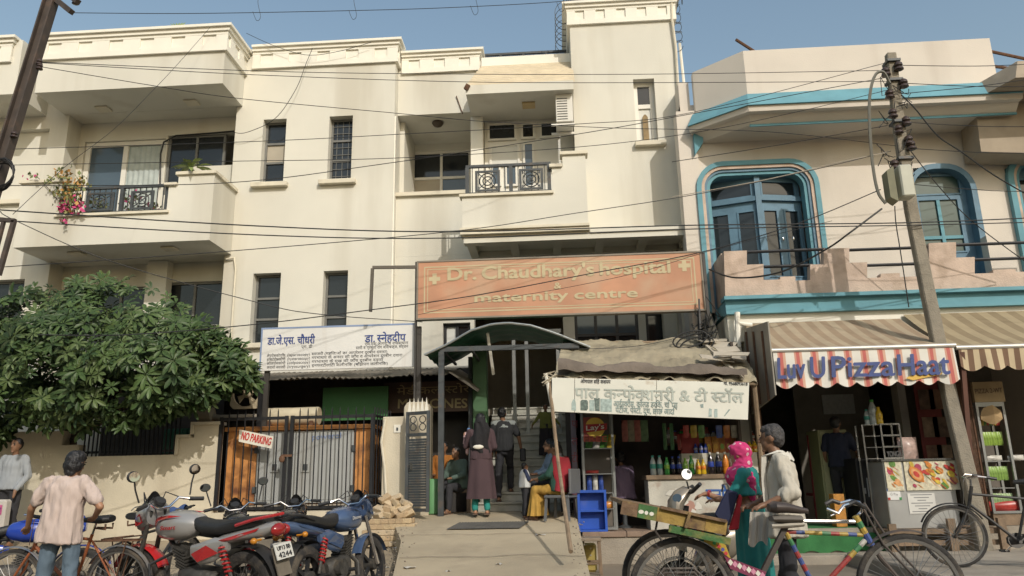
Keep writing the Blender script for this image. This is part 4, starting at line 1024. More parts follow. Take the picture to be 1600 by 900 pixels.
q = on_leaf(.3, lz0+.75, .04); b = B(); b.box(q.x-.02,q.x+.02,q.y-.02,q.y+.02,q.z-.1,q.z); b.obj('padlock', M_chrome, og)
# ---- brick pile
M_brick = [mat('buff_brick_%d' % k, c, .9, var=.2, scale=6, bump=.5, bscale=40, stain=.3, stain_col=(.2,.16,.11), stain_scale=6) for k, c in enumerate(((.47,.36,.22),(.42,.31,.19),(.5,.40,.27)))]
bb = B(); bb.box(-.115,.115,-.055,.055,0,.075); bms = [bb.mesh('brick', m, bevel=.008) for m in M_brick]
random.seed(11)
rowspec = [(566,644,11.50,7),(566,644,11.53,7),(570,644,11.56,7),(574,644,11.60,6),(576,643,11.64,6),(584,642,11.68,5),(588,640,11.72,4),(592,636,11.76,3),(594,630,11.8,2)]
zb = apron_z(-3.2, 11.5)-.02
for r_, (pa_, pb_, Y_, n_) in enumerate(rowspec):
    xa_, xb_ = PX(pa_,800,Y_), PX(pb_,800,Y_)
    for k in range(n_):
        for dp in range(2 if r_ < 5 else 1):
            x = xa_+(xb_-xa_)*(k+.5+(.25 if r_%2 else -.1))/n_
            o = bpy.data.objects.new('brick', bms[random.randrange(3)]); COL.objects.link(o)
            tilt = r_ >= 5
            o.location = (x, Y_+.2*dp+.03*random.random(), zb+.078*r_+(.02 if tilt else 0))
            o.rotation_euler = (random.uniform(-.5,.5) if tilt else 0, random.uniform(-.6,.6) if tilt else 0, (random.uniform(-.9,.9) if tilt else (R(90)+random.uniform(-.08,.08) if random.random()<.35 else random.uniform(-.07,.07))) )
            o.scale = (.62 if not tilt else .8,1,1)
            if tilt: tag(o, 'loose buff brick tumbled askew atop the pile by the gate pillar', 'brick', 'bricks tumbled atop the pile')
            elif r_ == 0: tag(o, 'buff brick in the bottom course of the pile by the gate pillar', 'brick', 'bricks in the bottom course of the pile')
            else: tag(o, 'buff brick stacked in a middle course of the pile by the gate pillar', 'brick', 'bricks stacked in the pile')
# door mat on the ramp
dm = thing('door_mat', 'long grey ribbed rubber mat lying across the ramp', 'mat', tuple(P(770,822,12)))
mp = [P(713,828,11.2)]*0
Ym0, Ym1 = 11.25, 11.75
b = B(); b.grid(60, 8, lambda u, v: (lambda x, y: V(x, y, ramp_z(y)+.018+.004*math.sin(u*150)))(PX(714,820,11.5)+(PX(826,818,11.5)-PX(714,820,11.5))*u-.12*(1-v), Ym0+(Ym1-Ym0)*v)); b.obj('mat', mat('grey_rubber_mat',(.10,.095,.085),.9,var=.2,scale=5), dm, smooth=True)
# ---- green arched canopy over the entrance
M_grn = mat('green_column_paint', (0.065,0.145,0.065), .6, var=.15, stain=.3, stain_col=(.05,.1,.05), stain_scale=3)
M_grs = mat('green_fibre_sheet', (0.03,0.13,0.075), .4, var=.2, trans=0.0)
ac = thing('arched_canopy', 'green corrugated arched canopy on a dark steel frame over the steps', 'canopy', tuple(P(690,800,12.3)))
Ya, Yb_ = 12.35, 14.1
apts = [P(663,553,Ya), P(700,536,Ya), P(735,515,Ya), P(768,505,Ya), P(795,503,Ya), P(830,507,Ya), P(870,520,Ya), P(922,541,Ya)]
def arc(u):
    t = u*(len(apts)-1); i = min(int(t), len(apts)-2); return apts[i].lerp(apts[i+1], t-i)
b = B(); b.grid(64, 24, lambda u, v: arc(u)+V(0,(Yb_-Ya)*v, .012*math.sin(v*120))); b.obj('sheet', M_grs, ac, smooth=60)
b = B(); b.tube([arc(k/24)+V(0,-.012,-.02) for k in range(25)], .02, 6); b.obj('rim', mat('galvanised_rim',(.42,.44,.42),.4,metal=.7), ac, smooth=True)
zbm = P(790,543,Ya+.03).z; xp = PX(690,650,Ya+.05)
b = B(); b.box(xp-.03, PX(905,540,Ya), Ya+.02, Ya+.08, zbm-.04, zbm+.04); b.obj('beam', M_iron, ac)
b = B(); b.box(xp-.05, xp+.04, Ya+.01, Ya+.09, .68, zbm-.041); b.obj('post', M_iron, ac)
b = B(); q = P(735,650,13.9); b.box(q.x-.03, q.x+.04, 13.85, 13.95, .7, zbm+.1); b.obj('post', M_iron, ac)
for px in (690, 735, 900): x = PX(px,543,Ya); b = B(); b.box(x-.02,x+.02,Ya+.081,Yb_,zbm-.02,zbm+.02); b.obj('rafter', M_iron, ac)
b = B(); b.bar(P(762,520,12.6), P(771,585,12.9), .04); b.obj('strut', M_signw, ac)
gc = thing('green_column', 'square green painted column beside the marble steps', 'column', tuple(P(748,800,14)))
q = rect(738,545,758,790,13.7); b = B(); b.box(q[0],q[1]+.05,13.7,14.0,.7,P(748,535,13.7).z); b.obj('shaft', M_grn, gc, bevel=.01)
# ---- hospital sign boards
M_blk = mat('sign_frame_dark', (0.05,0.045,0.04), .6, var=.2)
hs = thing('hospital_sign', 'long faded orange hospital and maternity centre board with pale crosses', 'sign', tuple(P(875,495,12.7)))
YH = 12.7
M_or = mat('faded_orange_sign', (0.49,0.25,0.15), .7, var=.16, scale=1.6, stain=.65, stain_col=(.48,.34,.23), stain_scale=1.1, stain_pos=.46)
M_pale = mat('pale_green_lettering', (0.50,0.42,0.26), .7, var=.1)
hc = [P(654,498,YH), P(1098,482,YH), P(1095,393,YH), P(653,412,YH)]
zH0 = (hc[0].z+hc[1].z)/2; zH1 = (hc[2].z+hc[3].z)/2; xH0, xH1 = (hc[0].x+hc[3].x)/2, (hc[1].x+hc[2].x)/2
b = B(); b.box(xH0, xH1, YH, YH+.12, zH0, zH1); b.obj('panel', M_or, hs)
b = B(); e = .03
b.box(xH0-e,xH1+e,YH-.012,YH+.14,zH0-e,zH0-.001); b.box(xH0-e,xH1+e,YH-.012,YH+.14,zH1+.001,zH1+e); b.box(xH0-e,xH0-.001,YH-.012,YH+.14,zH0,zH1); b.box(xH1+.001,xH1+e,YH-.012,YH+.14,zH0,zH1); b.obj('frame', mat('sign_frame_grey',(.22,.19,.15),.6), hs)
b = B()
for d_, w_ in ((.10,.022),(.16,.014)):
    a0,a1_,c0,c1 = xH0+d_,xH1-d_,zH0+d_*.8,zH1-d_*.8
    for (x0,x1,z0,z1) in ((a0,a1_,c0,c0+w_),(a0,a1_,c1-w_,c1),(a0,a0+w_,c0+w_,c1-w_),(a1_-w_,a1_,c0+w_,c1-w_)): b.add([(x0,YH-.003,z0),(x1,YH-.003,z0),(x1,YH-.003,z1),(x0,YH-.003,z1)], [(0,1,2,3)])
b.obj('border_lines', M_pale, hs, fix=False)
def words(parent, txt, m, x0, x1, Y, z, h, bold):
    ws_ = [(w_, max(v[0] for v in text_geo(w_)[0])) for w_ in txt.split(' ')]; tot = sum(w for _, w in ws_)+.28*(len(ws_)-1); sc_ = (x1-x0)/tot; x = x0
    for w_, wd in ws_: text_on('lettering', w_, m, parent, (x,Y,z), (x+wd*sc_,Y,z), h, bold=bold); x += (wd+.28)*sc_
words(hs, "Dr. Chaudhary's hospital", M_pale, PX(700,440,YH), PX(1047,425,YH), YH, P(870,432,YH).z, .225, .055)
words(hs, '&', M_pale, PX(866,450,YH), PX(877,450,YH), YH, P(871,451,YH).z, .11, .04)
words(hs, 'maternity centre', M_pale, PX(742,470,YH), PX(996,463,YH), YH, P(870,468,YH).z, .155, .06)
for px, py in ((679,436),(1069,415)):
    q = P(px,py,YH); b = B(); s_=.10; t_=.037
    b.add([(q.x-s_,YH-.004,q.z-t_),(q.x+s_,YH-.004,q.z-t_),(q.x+s_,YH-.004,q.z+t_),(q.x-s_,YH-.004,q.z+t_)], [(0,1,2,3)])
    b.add([(q.x-t_,YH-.005,q.z-s_),(q.x+t_,YH-.005,q.z-s_),(q.x+t_,YH-.005,q.z+s_),(q.x-t_,YH-.005,q.z+s_)], [(0,1,2,3)]); b.obj('cross', M_pale, hs, fix=False)
b = B(); b.box(xH0-.06,xH0-.031,YH,YH+.1,.75,zH1+.02); b.obj('post', M_blk, hs)
q = P(582,418,12.55); q2 = P(574,488,12.55); q1 = P(653,414,12.55)
b = B(); zz = q.z; b.bar((q1.x-.05,12.62,zz),(q.x,12.55,zz-.0),.05,.05); b.bar((q.x,12.55,zz-.02),(q.x-.0,12.5,q2.z),.05,.05); b.obj('bracket', mat('bracket_brown',(.10,.085,.065),.6), hs)
b = B(); b.box(xH1+.04,xH1+.09,YH,YH+.1,zH0-.2,zH1+.0); b.obj('post', M_blk, hs)
ds = thing('doctor_sign', 'white board hand lettered with blue doctor names in Hindi', 'sign', tuple(P(530,580,12.82)))
YD = 12.8
M_dsw = mat('white_sign_rust_streaked', (0.68,0.67,0.64), .6, var=.06, stain=.5, stain_col=(.36,.25,.14), stain_scale=3, streak=True, stain_pos=.63)
M_bluet = mat('blue_lettering', (0.03,0.06,0.24), .6, var=.15); M_blkt = mat('black_lettering', (0.025,0.025,0.03), .6, var=.2)
dc = [P(405,581,YD), P(651,571,YD), P(650,504,YD), P(408,513,YD)]
zD0, zD1 = (dc[0].z+dc[1].z)/2, (dc[2].z+dc[3].z)/2; xD0, xD1 = (dc[0].x+dc[3].x)/2, (dc[1].x+dc[2].x)/2
b = B(); b.box(xD0,xD1,YD,YD+.05,zD0,zD1); b.obj('panel', M_dsw, ds)
b = B()
for (x0,x1,z0,z1) in ((xD0,xD1,zD1-.03,zD1),(xD0,xD0+.03,zD0,zD1-.03),(xD1-.03,xD1,zD0,zD1-.03)): b.add([(x0,YD-.003,z0),(x1,YD-.003,z0),(x1,YD-.003,z1),(x0,YD-.003,z1)],[(0,1,2,3)])
b.obj('blue_border', mat('faded_blue_line',(.22,.29,.45),.6), ds, fix=False)
def dline(txt, pa_, pb_, py, h, m, bold=.0):
    q0, q1 = P(pa_, py, YD), P(pb_, py-(pb_-pa_)*.038, YD); z = (q0.z+q1.z)/2
    text_on('lettering', txt, m, ds, (q0.x,YD,z), (q1.x,YD,z), h, bold=bold)
dline('डा.जे.एस. चौधरी', 418, 492, 539, .135, M_bluet, .022)
dline('एम. डी', 471, 488, 544, .05, M_blkt)
dline('डा. ~सनेहदीप', 570, 634, 535, .135, M_bluet, .022)
dline('एम.एस.आगरा व राजस्थान', 570, 638, 540, .05, M_blkt)
dline('~सतरी व प्रसूति रोग विशेषज्ञ, सर्जन', 556, 638, 546, .05, M_blkt)
for k, (a_, b_, c_, e_) in enumerate((('लेप्रोस्कोपिक','(laparoscopy)','सर्जरी (महिलाओं का आपरेशन दूरबीन द्वारा)',605),('हिस्टेरोस्कोपी','(hysteroscopy)','गर्भाशय के अन्दर की जाँच व आपरेशन दूरबीन द्वारा',629),('कोल्पोस्कोपी','(colposcopy)','गर्भाशय के मुख की जाँच दूरबीन द्वारा',599),('क्रायो सर्जरी','(cryosurgery)','इनफरटीलिटी क्लीनिक (बाँझपन क्लीनिक)',606))):
    y = 558+6.1*k
    dline(a_.replace('\u094d',''), 417, 446, y, .046, M_blkt, .0); dline(b_, 449, 484, y-1.2, .05, M_blkt, .0); dline(c_.replace('\u094d',''), 487, e_, y-2.5, .048, M_blkt, .0)
for x in (xD0+.12, xD1+.03): b = B(); b.box(x-.04,x+.04,YD+.051,YD+.12,.8,zD1-.05); b.obj('post', M_blk, ds)
# ================================================================ shop plinths
M_slab = mat('stone_slab', (0.24,0.17,0.125), .8, var=.25, scale=3, bump=.3, stain=.4, stain_scale=4)
YPL = 11.9
xq0, xq1, xq2 = .30, PX(1192,840,YPL), 9.5
pl = thing('shop_plinth', 'concrete plinth with a brown stone edge beneath the drinks stall', 'plinth', (1.6, YPL, 0))
b = B(); b.box(xq0, xq1, YPL+.03, 13.2, -.05, .38); b.obj('base', M_conc, pl)
n = 4
for k in range(n):
    a, c = xq0-.03+(xq1-xq0+.03)*k/n, xq0-.03+(xq1-xq0+.03)*(k+1)/n; bb = B(); bb.box(a+.004, c-.004, YPL, 13.2, .381, .46); bb.obj('slab', M_slab, pl, bevel=.006)
p2_ = thing('shop_plinth', 'grey concrete plinth running beneath the pizza shop', 'plinth', (6, YPL, 0))
b = B(); b.box(xq1+.01, xq2, YPL+.02, 16.8, -.05, .455); b.obj('base', M_conc, p2_)
b = B(); b.box(xq1+.01, xq2, YPL-.4, YPL+.019, -.05, .12); b.obj('step', M_conc, p2_, bevel=.01)
b = B(); b.box(PX(1345,880,11), 12, 8.7, YPL-.401, -.05, .17); struct(b.obj('forecourt', M_conc, None, bevel=.02))
# green carpet hanging over the plinth edge
M_carp = mat('green_carpet', (0.035,0.155,0.05), .95, var=.2, scale=5, bump=.3, bscale=80)
xc0, xc1 = PX(1195,830,YPL), PX(1392,830,YPL)
b = B(); b.grid(70, 12, lambda u, v: (xc0+(xc1-xc0)*u, (YPL+1.6-2.0*v if v < .8 else YPL-.015-.012*math.sin(u*17)**2), (.463+.006*noise.noise(Vector((u*9,v*5,0))) if v < .75 else .46-(v-.75)/.25*(.33+.02*math.sin(u*31)))) )
o = b.obj('green_carpet', M_carp, None, smooth=True); tag(o, 'green carpet draped over the pizza shop plinth', 'carpet')
# shop interiors
pk_in = pk
xw0, xw1, xw2 = x_l0+.26, PX(1500,700,12.6), 9.4
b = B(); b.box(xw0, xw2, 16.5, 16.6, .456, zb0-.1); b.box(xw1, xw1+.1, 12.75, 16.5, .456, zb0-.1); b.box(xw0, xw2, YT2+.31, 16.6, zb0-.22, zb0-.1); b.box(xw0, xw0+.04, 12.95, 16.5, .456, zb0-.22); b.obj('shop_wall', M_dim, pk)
b = B(); b.box(xw0, xw2, YT2+.12, YT2+.28, P(1300,545,YT2+.12).z, zb0-.48); b.obj('shop_lintel', M_white, pk)
# ================================================================ drinks stall
stl = thing('drinks_stall', 'ramshackle drinks stall roofed with a brown tarpaulin', 'stall', (1.6, 12.2, .46))
M_tarp = mat('dusty_tarpaulin', (0.31,0.27,0.19), .9, var=.25, scale=2, bump=.6, bscale=14, stain=.45, stain_col=(.19,.16,.125), stain_scale=2.2)
YF, YBk = 11.15, 12.9
f0, f1 = P(866,588,YF), P(1184,596,YF); k0, k1 = P(880,533,YBk), P(1150,530,YBk)
def tarp(u, v):
    p = f0.lerp(f1, u).lerp(k0.lerp(k1, u), v)
    p = p.copy(); fold = .5+.5*noise.noise(Vector((u*5, v*3, 1)))
    p.z += .07*noise.noise(Vector((u*7, v*5, 2))) + .055*noise.noise(Vector((u*22+v*9, v*16-u*5, 5)))*(1.3-v) + .03*abs(noise.noise(Vector((u*34, v*22, 9))))
    p.y += .05*noise.noise(Vector((u*9, v*7, 4)))
    if v < .06: p.z -= .05*(.5+noise.noise(Vector((u*13,0,7))))
    return p
b = B(); b.grid(110, 50, tarp); b.obj('tarpaulin', M_tarp, stl, smooth=50)
# folded dark tarp along the front and stacked boards at the right end
M_tarp2 = mat('dark_folded_tarp', (0.16,0.13,0.105), .9, var=.3, bump=.5, bscale=20)
b = B()
def fold(u, v):
    p = f0.lerp(f1, .02+.93*u); w = .10+.09*math.sin(u*9+1)**2*(1-u*.4)
    a = v*math.pi*1.15
    return p + V(0, .05-.10*math.cos(a)+.0*u, .085+(w+.02*noise.noise(Vector((u*25,v*4,2))))*math.sin(a)+.035*noise.noise(Vector((u*14,v*3,0))))
b.grid(90, 10, fold); b.obj('folded_tarpaulin', M_tarp2, stl, smooth=50)
random.seed(5)
for k in range(9):
    u = .80+.15*random.random(); v = .15+.8*random.random(); p_ = tarp(u, v)+V(0,0,.05+.02*k)
    bb = B(); bb.cbox(p_, (random.uniform(.25,.5), random.uniform(.12,.3), .012), Euler((random.uniform(.3,.6), random.uniform(-.15,.15), random.uniform(-.5,.5))).to_matrix()); bb.obj('torn_board', mat('pale_torn_board',(.46,.41,.33),.9,var=.2), stl)
b = B(); b.bar(tarp(.77,.98)+V(0,0,.06), tarp(.93,.02)+V(0,0,.08), .05, .04); b.obj('batten', mat('pale_torn_board',(.46,.41,.33)), stl)
def pole(parent, pts, r, m, name='pole'):
    bb = B(); bb.tube(pts, r, 7); return bb.obj(name, m, parent, smooth=True)
M_bamb = mat('old_bamboo', (.25,.18,.115), .8, var=.3, scale=8, bump=.3)
pole(stl, [P(858,594,YF+.02), P(872,720,10.9), PZ(892,862,.45)], .026, M_bamb)
pole(stl, [P(853,584,YF), P(866,654,YF)], .028, M_signw, 'stick')
for k in range(6): bb = B(); q = P(859,592,YF); bb.tube([q+V(random.uniform(-.12,.12),random.uniform(-.05,.05),random.uniform(-.1,.12)) for _ in range(4)], .008, 4); bb.obj('rope', mat('pale_rope',(.5,.44,.33),.9), stl)
pole(stl, [P(1178,598,YF+.1), P(1200,830,11.7)], .04, M_bamb); pole(stl, [P(1176,560,YBk), P(1196,826,12.7)], .045, M_bamb)
pole(stl, [k0+V(.1,0,0), V(k0.x+.15,YBk,.46)], .045, M_bamb)
pole(stl, [f0+V(0,.05,-.03), f1+V(0,.05,-.03)], .025, M_bamb, 'rafter'); pole(stl, [k0+V(0,0,-.04), k1+V(0,0,-.04)], .03, M_bamb, 'rafter')
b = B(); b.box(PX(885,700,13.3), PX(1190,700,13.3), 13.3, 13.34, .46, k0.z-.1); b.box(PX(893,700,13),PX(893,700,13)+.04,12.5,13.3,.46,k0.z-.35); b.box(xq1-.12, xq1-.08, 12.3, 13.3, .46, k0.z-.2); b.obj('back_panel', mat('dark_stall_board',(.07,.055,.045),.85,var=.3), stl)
# sign board of the stall
ss = thing('stall_sign', 'white stall board with faded grey green Hindi lettering and rust', 'sign', tuple(P(1015,655,YF-.05)))
YQ = YF-.06
M_stw = mat('white_tin_sign', (0.66,0.65,0.57), .6, var=.06, stain=.55, stain_col=(.36,.22,.11), stain_scale=5, stain_pos=.66)
sc = [P(862,643,YQ), P(1169,656,YQ), P(1171,598,YQ), P(862,590,YQ)]
def bil(u, v, o=0): return sc[0].lerp(sc[1],u).lerp(sc[3].lerp(sc[2],u), v)+V(0,-o,0)
def spx(px, py, o=0): return P(px, py, YQ)+V(0,-o,0)
for u0, u1 in ((0,.118),(.118,.535),(.535,1)):
    bb = B(); c_ = [bil(u0+.001,0), bil(u1-.001,0), bil(u1-.001,1), bil(u0+.001,1)]; bb.add(c_+[q+V(0,.03,0) for q in c_], [(0,1,2,3),(7,6,5,4),(0,4,5,1),(1,5,6,2),(2,6,7,3),(3,7,4,0)]); bb.obj('tin_panel', M_stw, ss, bevel=.003)
M_f1 = mat('faded_grey_green_letters', (.42,.45,.40), .7, var=.25, scale=6); M_f2 = mat('faded_teal_letters', (.26,.33,.31), .7, var=.2, scale=6)
def sline(txt, pa, pb, h, m, bold=0, out=.004): text_on('lettering', txt, m, ss, P(*pa,YQ), P(*pb,YQ), h, bold=bold, out=out)
sline('पाल क~नफे~कशनरी & टी ~सटॉल', (898,621.5), (1162,629), .155, M_f1, .035)
sline('ओमपाल सिंह कश्यप'.replace('\u094d',''), (907.5,598.5), (954,599.5), .055, M_blkt, .015)
sline('मो. 9568093618', (1131,601.5), (1168,602.5), .05, M_blkt, .015)
sline('आई~स~करीम, कोल्ड ड्रिंक, चि~पस'.replace('\u094d',''), (959,635), (1059,637.5), .085, M_f2, .015)
sline('पेटीज, पे~सटी, दूध, छाछ आदि', (962,644.5), (1058,647.5), .08, M_f2, .015)
def sart(pts, m):
    bb = B(); bb.add([spx(x,y,.004) for x,y in pts], [tuple(range(len(pts)))]); return bb.obj('printed_can', m, ss, fix=False)
M_c1 = mat('faded_can_dark',(.13,.17,.15),.7,var=.6,scale=30); M_c2 = mat('faded_can_teal',(.36,.44,.41),.7,var=.3,scale=30)
sart([(907,641),(917,641.5),(919,638),(918.5,627),(917,625),(909,624.7),(907,627)], M_c1)
sart([(921,642),(929,642),(929,625),(921,625)], M_c2); sart([(930,642),(937,642.5),(937,622),(928,622),(929,626)], M_c1); sart([(938,643),(956,643.5),(956,624),(938,623)], M_c2)
sart([(893,641),(900,641.5),(900,630),(898,624),(895.5,624),(893,630)], M_c2); sart([(1107,651),(1112,651),(1112,639),(1108,638)], M_c2); sart([(1116,652),(1121,652),(1121,639),(1116,639)], M_c2); sart([(1131,650),(1133,650),(1141,640),(1139,639)], M_f2); sart([(1095,637),(1099,637),(1099,631),(1094,632)], M_f2)
# purple grey side board with red scribbles
sb = thing('painted_post', 'purple grey stall post scrawled with red Hindi paint', 'post', tuple(P(898,826,12.2)))
q = rect(891,645,906,826,12.2); b = B(); b.box(q[0],q[1],12.2,12.26,.462,q[3]+.2); b.obj('board', mat('purple_grey_paint',(.17,.145,.175),.8,var=.25), sb)
M_redp = mat('dull_red_paint',(.22,.05,.055),.8)
for k, t in enumerate(('पा','ल','टी','च','य')): 
    y = 668+27*k; text_on('lettering', t, M_redp, sb, P(893.5,y,12.2), P(903,y,12.2), .12, bold=.0)
# glass snack cabinet
def glass_cabinet(name, label, x0, x1, z0, z1, Y, d, shelves, fm):
    t = thing(name, label, 'cabinet', ((x0+x1)/2, Y, z0))
    b = B(); e = .035
    for x in (x0, x1-e):
        for y in (Y, Y+d-e): b.box(x, x+e, y, y+e, z0, z1)
    b.box(x0+e, x1-e, Y, Y+e, z1-e, z1); b.box(x0+e, x1-e, Y, Y+e, z0, z0+e); b.box(x0, x1, Y+.001, Y+d-.001, z1+.001, z1+.03); b.box(x0+e, x1-e, Y+e, Y+d-e, z0, z0+.03)
    b.obj('frame', fm, t)
    b = B(); b.box(x0+.005, x1-.005, Y+d-.012, Y+d-.002, z0+.03, z1-.005); b.obj('back_sheet', mat('cabinet_back',(.14,.12,.10),.7,var=.2), t)
    for s_ in shelves:
        bb = B(); bb.box(x0+e, x1-e, Y+.02, Y+d-.03, s_-.012, s_); bb.obj('shelf', fm, t)
    return t
M_alu = mat('dull_aluminium', (.30,.31,.30))
q = rect(907,650,966,826,12.1); gcx0, gcx1 = q[0], q[1]
zz = [P(935,y,12.1).z for y in (740,770,795,700)]
gcab = glass_cabinet('snack_cabinet', 'tall glass snack cabinet with a crisps logo at the stall', gcx0, gcx1, .475, q[3]+.1, 12.1, .45, zz, M_alu)
b = B(); b.lathe([(.04,0),(.04,.02)], 8, (gcx0+.1,12.2,.46)); b.lathe([(.04,0),(.04,.02)], 8, (gcx1-.1,12.2,.46)); b.obj('castor', M_black, gcab)
c_ = P(930,672,12.09); M_yel = mat('crisps_yellow',(.60,.40,.06),.5,var=.15); M_dred = mat('dark_red_card',(.22,.045,.03),.6,var=.2)
b = B(); b.box(gcx0+.04, gcx1-.2, 12.096, 12.099, P(930,690,12.1).z, P(930,652,12.1).z); b.obj('header_card', M_dred, gcab)
b = B(); disc(b, (c_.x,12.093,c_.z+.04), .155); b.obj('logo_disc', M_yel, gcab, fix=False)
b = B(); b.add([(c_.x-.19,12.091,c_.z-.04),(c_.x+.18,12.091,c_.z-.0),(c_.x+.19,12.091,c_.z+.10),(c_.x-.17,12.091,c_.z+.09)],[(0,1,2,3)]); b.obj('logo_ribbon', mat('logo_red',(.35,.03,.03),.5), gcab, fix=False)
text_on('lettering', "Lay's", M_signw, gcab, (c_.x-.14,12.09,c_.z-.005), (c_.x+.14,12.09,c_.z+.02), .075, bold=.03, slant=.15)
text_on('lettering', 'FREE', mat('dim_red_letters',(.40,.08,.05),.6), gcab, P(912,690,12.095), P(948,690,12.095), .085, bold=.04)
# packets
def pillow(w, h, d):
    b = B(); n = 5
    def f(s): return lambda u, v: ((u-.5)*w, s*d*.5*(math.sin(math.pi*u)*math.sin(math.pi*v))**.6, (v)*h)
    b.grid(n, 6, f(-1)); b.grid(n, 6, f(1)); return b
PCK = {}
def packet(x, y, z, w, h, d, col, label, group, ry=0, cat='snack packet', rx=0):
    k = (w, h, d, col)
    if k not in PCK: PCK[k] = pillow(w, h, d).mesh('snack_packet', mat('wrapper_%s' % '_'.join('%02d' % int(c*99) for c in col), col, .35, var=.35, scale=14), smooth=True)
    o = bpy.data.objects.new('snack_packet', PCK[k]); COL.objects.link(o); o.location = (x, y, z); o.rotation_euler = (rx, ry, random.uniform(-.25,.25)); tag(o, label, cat, group); return o
GR, YE, RE, BL, WH, OR = (.10,.26,.05), (.50,.36,.04), (.40,.04,.03), (.03,.07,.30), (.55,.53,.48), (.55,.22,.04)
random.seed(3)
for k in range(4): packet(gcx0+.11+.115*k, 12.32, zz[3]+.001, .11,.22,.05, (GR,WH,GR,YE)[k], ('green snack packet leaning on the upper cabinet shelf','pale snack packet leaning on the upper cabinet shelf','green snack packet leaning on the upper cabinet shelf','yellow snack packet leaning on the upper cabinet shelf')[k], 'packets on the upper cabinet shelf' if k != 9 else None, ry=.2)
for k in range(3): packet(gcx0+.10+.09*k, 12.25, zz[1]+.001, .075,.26,.05, (BL,WH,BL)[k], ('blue biscuit packet upright on the middle cabinet shelf','white biscuit packet between two blue ones on the cabinet shelf','blue biscuit packet upright on the middle cabinet shelf')[k], 'packets on the middle cabinet shelf')
for k in range(2): packet(gcx0+.14+.2*k, 12.22, zz[2]+.001, .2,.10,.08, (YE,OR)[k], ('flat yellow biscuit packet low in the stall cabinet','flat orange biscuit packet low in the stall cabinet')[k], None)
packet(gcx0+.15, 12.2, zz[0]+.001, .2,.05,.08, RE, 'small red and white packet on the cabinet shelf', None)
# hanging packets in the shade of the stall
for k, px in enumerate((978,988,998,1008)): packet(PX(px,690,12.5), 12.5, P(px,690,12.5).z, .12,.34,.03, ((.30,.10,.08),(.25,.22,.15),(.30,.10,.08),(.12,.2,.1))[k], ('dull red packet strip hanging in the stall doorway','beige packet strip hanging in the stall doorway','dull red packet strip hanging in the stall doorway','dull green packet strip hanging in the stall doorway')[k], 'packet strips hanging in the stall')
for k, px in enumerate((1040,1051,1062)): packet(PX(px,700,12.5), 12.5, P(px,703,12.5).z, .06,.42 if k<2 else .25,.03, ((.05,.14,.05),(.06,.16,.06),(.25,.04,.03))[k], ('long green sachet strip hanging over the counter','long green sachet strip hanging over the counter','short red sachet strip hanging over the counter')[k], 'sachet strips over the counter')
# counter
ctr = thing('shop_counter', 'stall counter with a plank top and peeling painted front', 'counter', tuple(P(1098,828,12.15)))
cz1_ = P(1098,741,12.15).z; cA, cB = PX(1015,790,12.15), PX(1182,790,12.15)
M_peel = mat('peeling_white_poster', (.50,.48,.42), .85, var=.2, scale=3, bump=.3, stain=.6, stain_col=(.30,.18,.12), stain_scale=5, stain_pos=.56)
b = B(); b.box(cA, cB, 12.15, 12.75, .462, cz1_-.07); b.obj('body', M_peel, ctr)
b = B(); b.box(cA-.03, cB+.03, 12.11, 12.8, cz1_-.069, cz1_); b.obj('plank_top', M_wood, ctr, bevel=.006)
random.seed(9)
for k in range(9):
    x = cA+.15+random.random()*.75; z = .7+random.random()*.4; w_=random.uniform(.06,.17); h_=random.uniform(.05,.14); nn=9
    bb = B(); bb.add([(x+w_*math.cos(2*math.pi*i/nn)*random.uniform(.6,1.1), 12.147-.0006*k, z+h_*math.sin(2*math.pi*i/nn)*random.uniform(.6,1.1)) for i in range(nn)], [tuple(range(nn))]); bb.obj('torn_paper', (mat('torn_paper_white',(.62,.60,.54),.9), mat('torn_paper_pink',(.42,.24,.19),.9))[k%3==0], ctr, fix=False)
text_on('lettering', 'क~नफे~कशनरी', mat('blue_shop_paint',(.03,.10,.33),.7), ctr, P(1104,783,12.15), P(1178,783,12.15), .19, bold=.04)
# bottles
def lathe_mesh(name, prof, m, n=12):
    b = B(); b.lathe(prof, n); return b.mesh(name, m, smooth=True)
BOT = {}
def bottle(x, y, z, h, r, body, cap, lab, label, group=None):
    k = (h, r, body, cap, lab)
    if k not in BOT:
        hexn = lambda c: '_'.join('%02d' % int(v*99) for v in c)
        mb = mat('bottle_'+hexn(body), body, .1, var=.15, spec=.6, coat=.3); mc = mat('cap_'+hexn(cap), cap, .4, var=.1); ml = mat('bottle_label_'+hexn(lab), lab, .45, var=.5, scale=30)
        BOT[k] = (lathe_mesh('body', [(r*.9,0),(r,.02*h),(r,.2*h),(r*.93,.28*h),(r*.93,.32*h),(r,.36*h),(r,.58*h),(r*.8,.72*h),(r*.42,.86*h),(r*.36,.93*h)], mb), lathe_mesh('cap', [(r*.44,.90*h),(r*.46,.91*h),(r*.46,.985*h),(r*.40,h)], mc), lathe_mesh('bottle_label', [(r*1.01,.33*h),(r*1.02,.335*h),(r*1.02,.56*h),(r*1.01,.565*h)], ml))
    t = bpy.data.objects.new('drink_bottle', None); COL.objects.link(t); t.location = (x,y,z); t.empty_display_size=.1; tag(t, label, 'bottle', group)
    for me, nm in zip(BOT[k], ('body','cap','bottle_label')):
        o = bpy.data.objects.new(nm, me); COL.objects.link(o); o.parent = t
    return t
CL=(.42,.46,.45); TE=(.05,.30,.24); DK=(.015,.01,.012); GN=(.05,.30,.06); LG=(.22,.42,.05); YL=(.55,.36,.02); ORG=(.62,.20,.02); BLU=(.02,.05,.30); WHT=(.6,.58,.52)
def ctop(px): return PX(px,742,12.3)
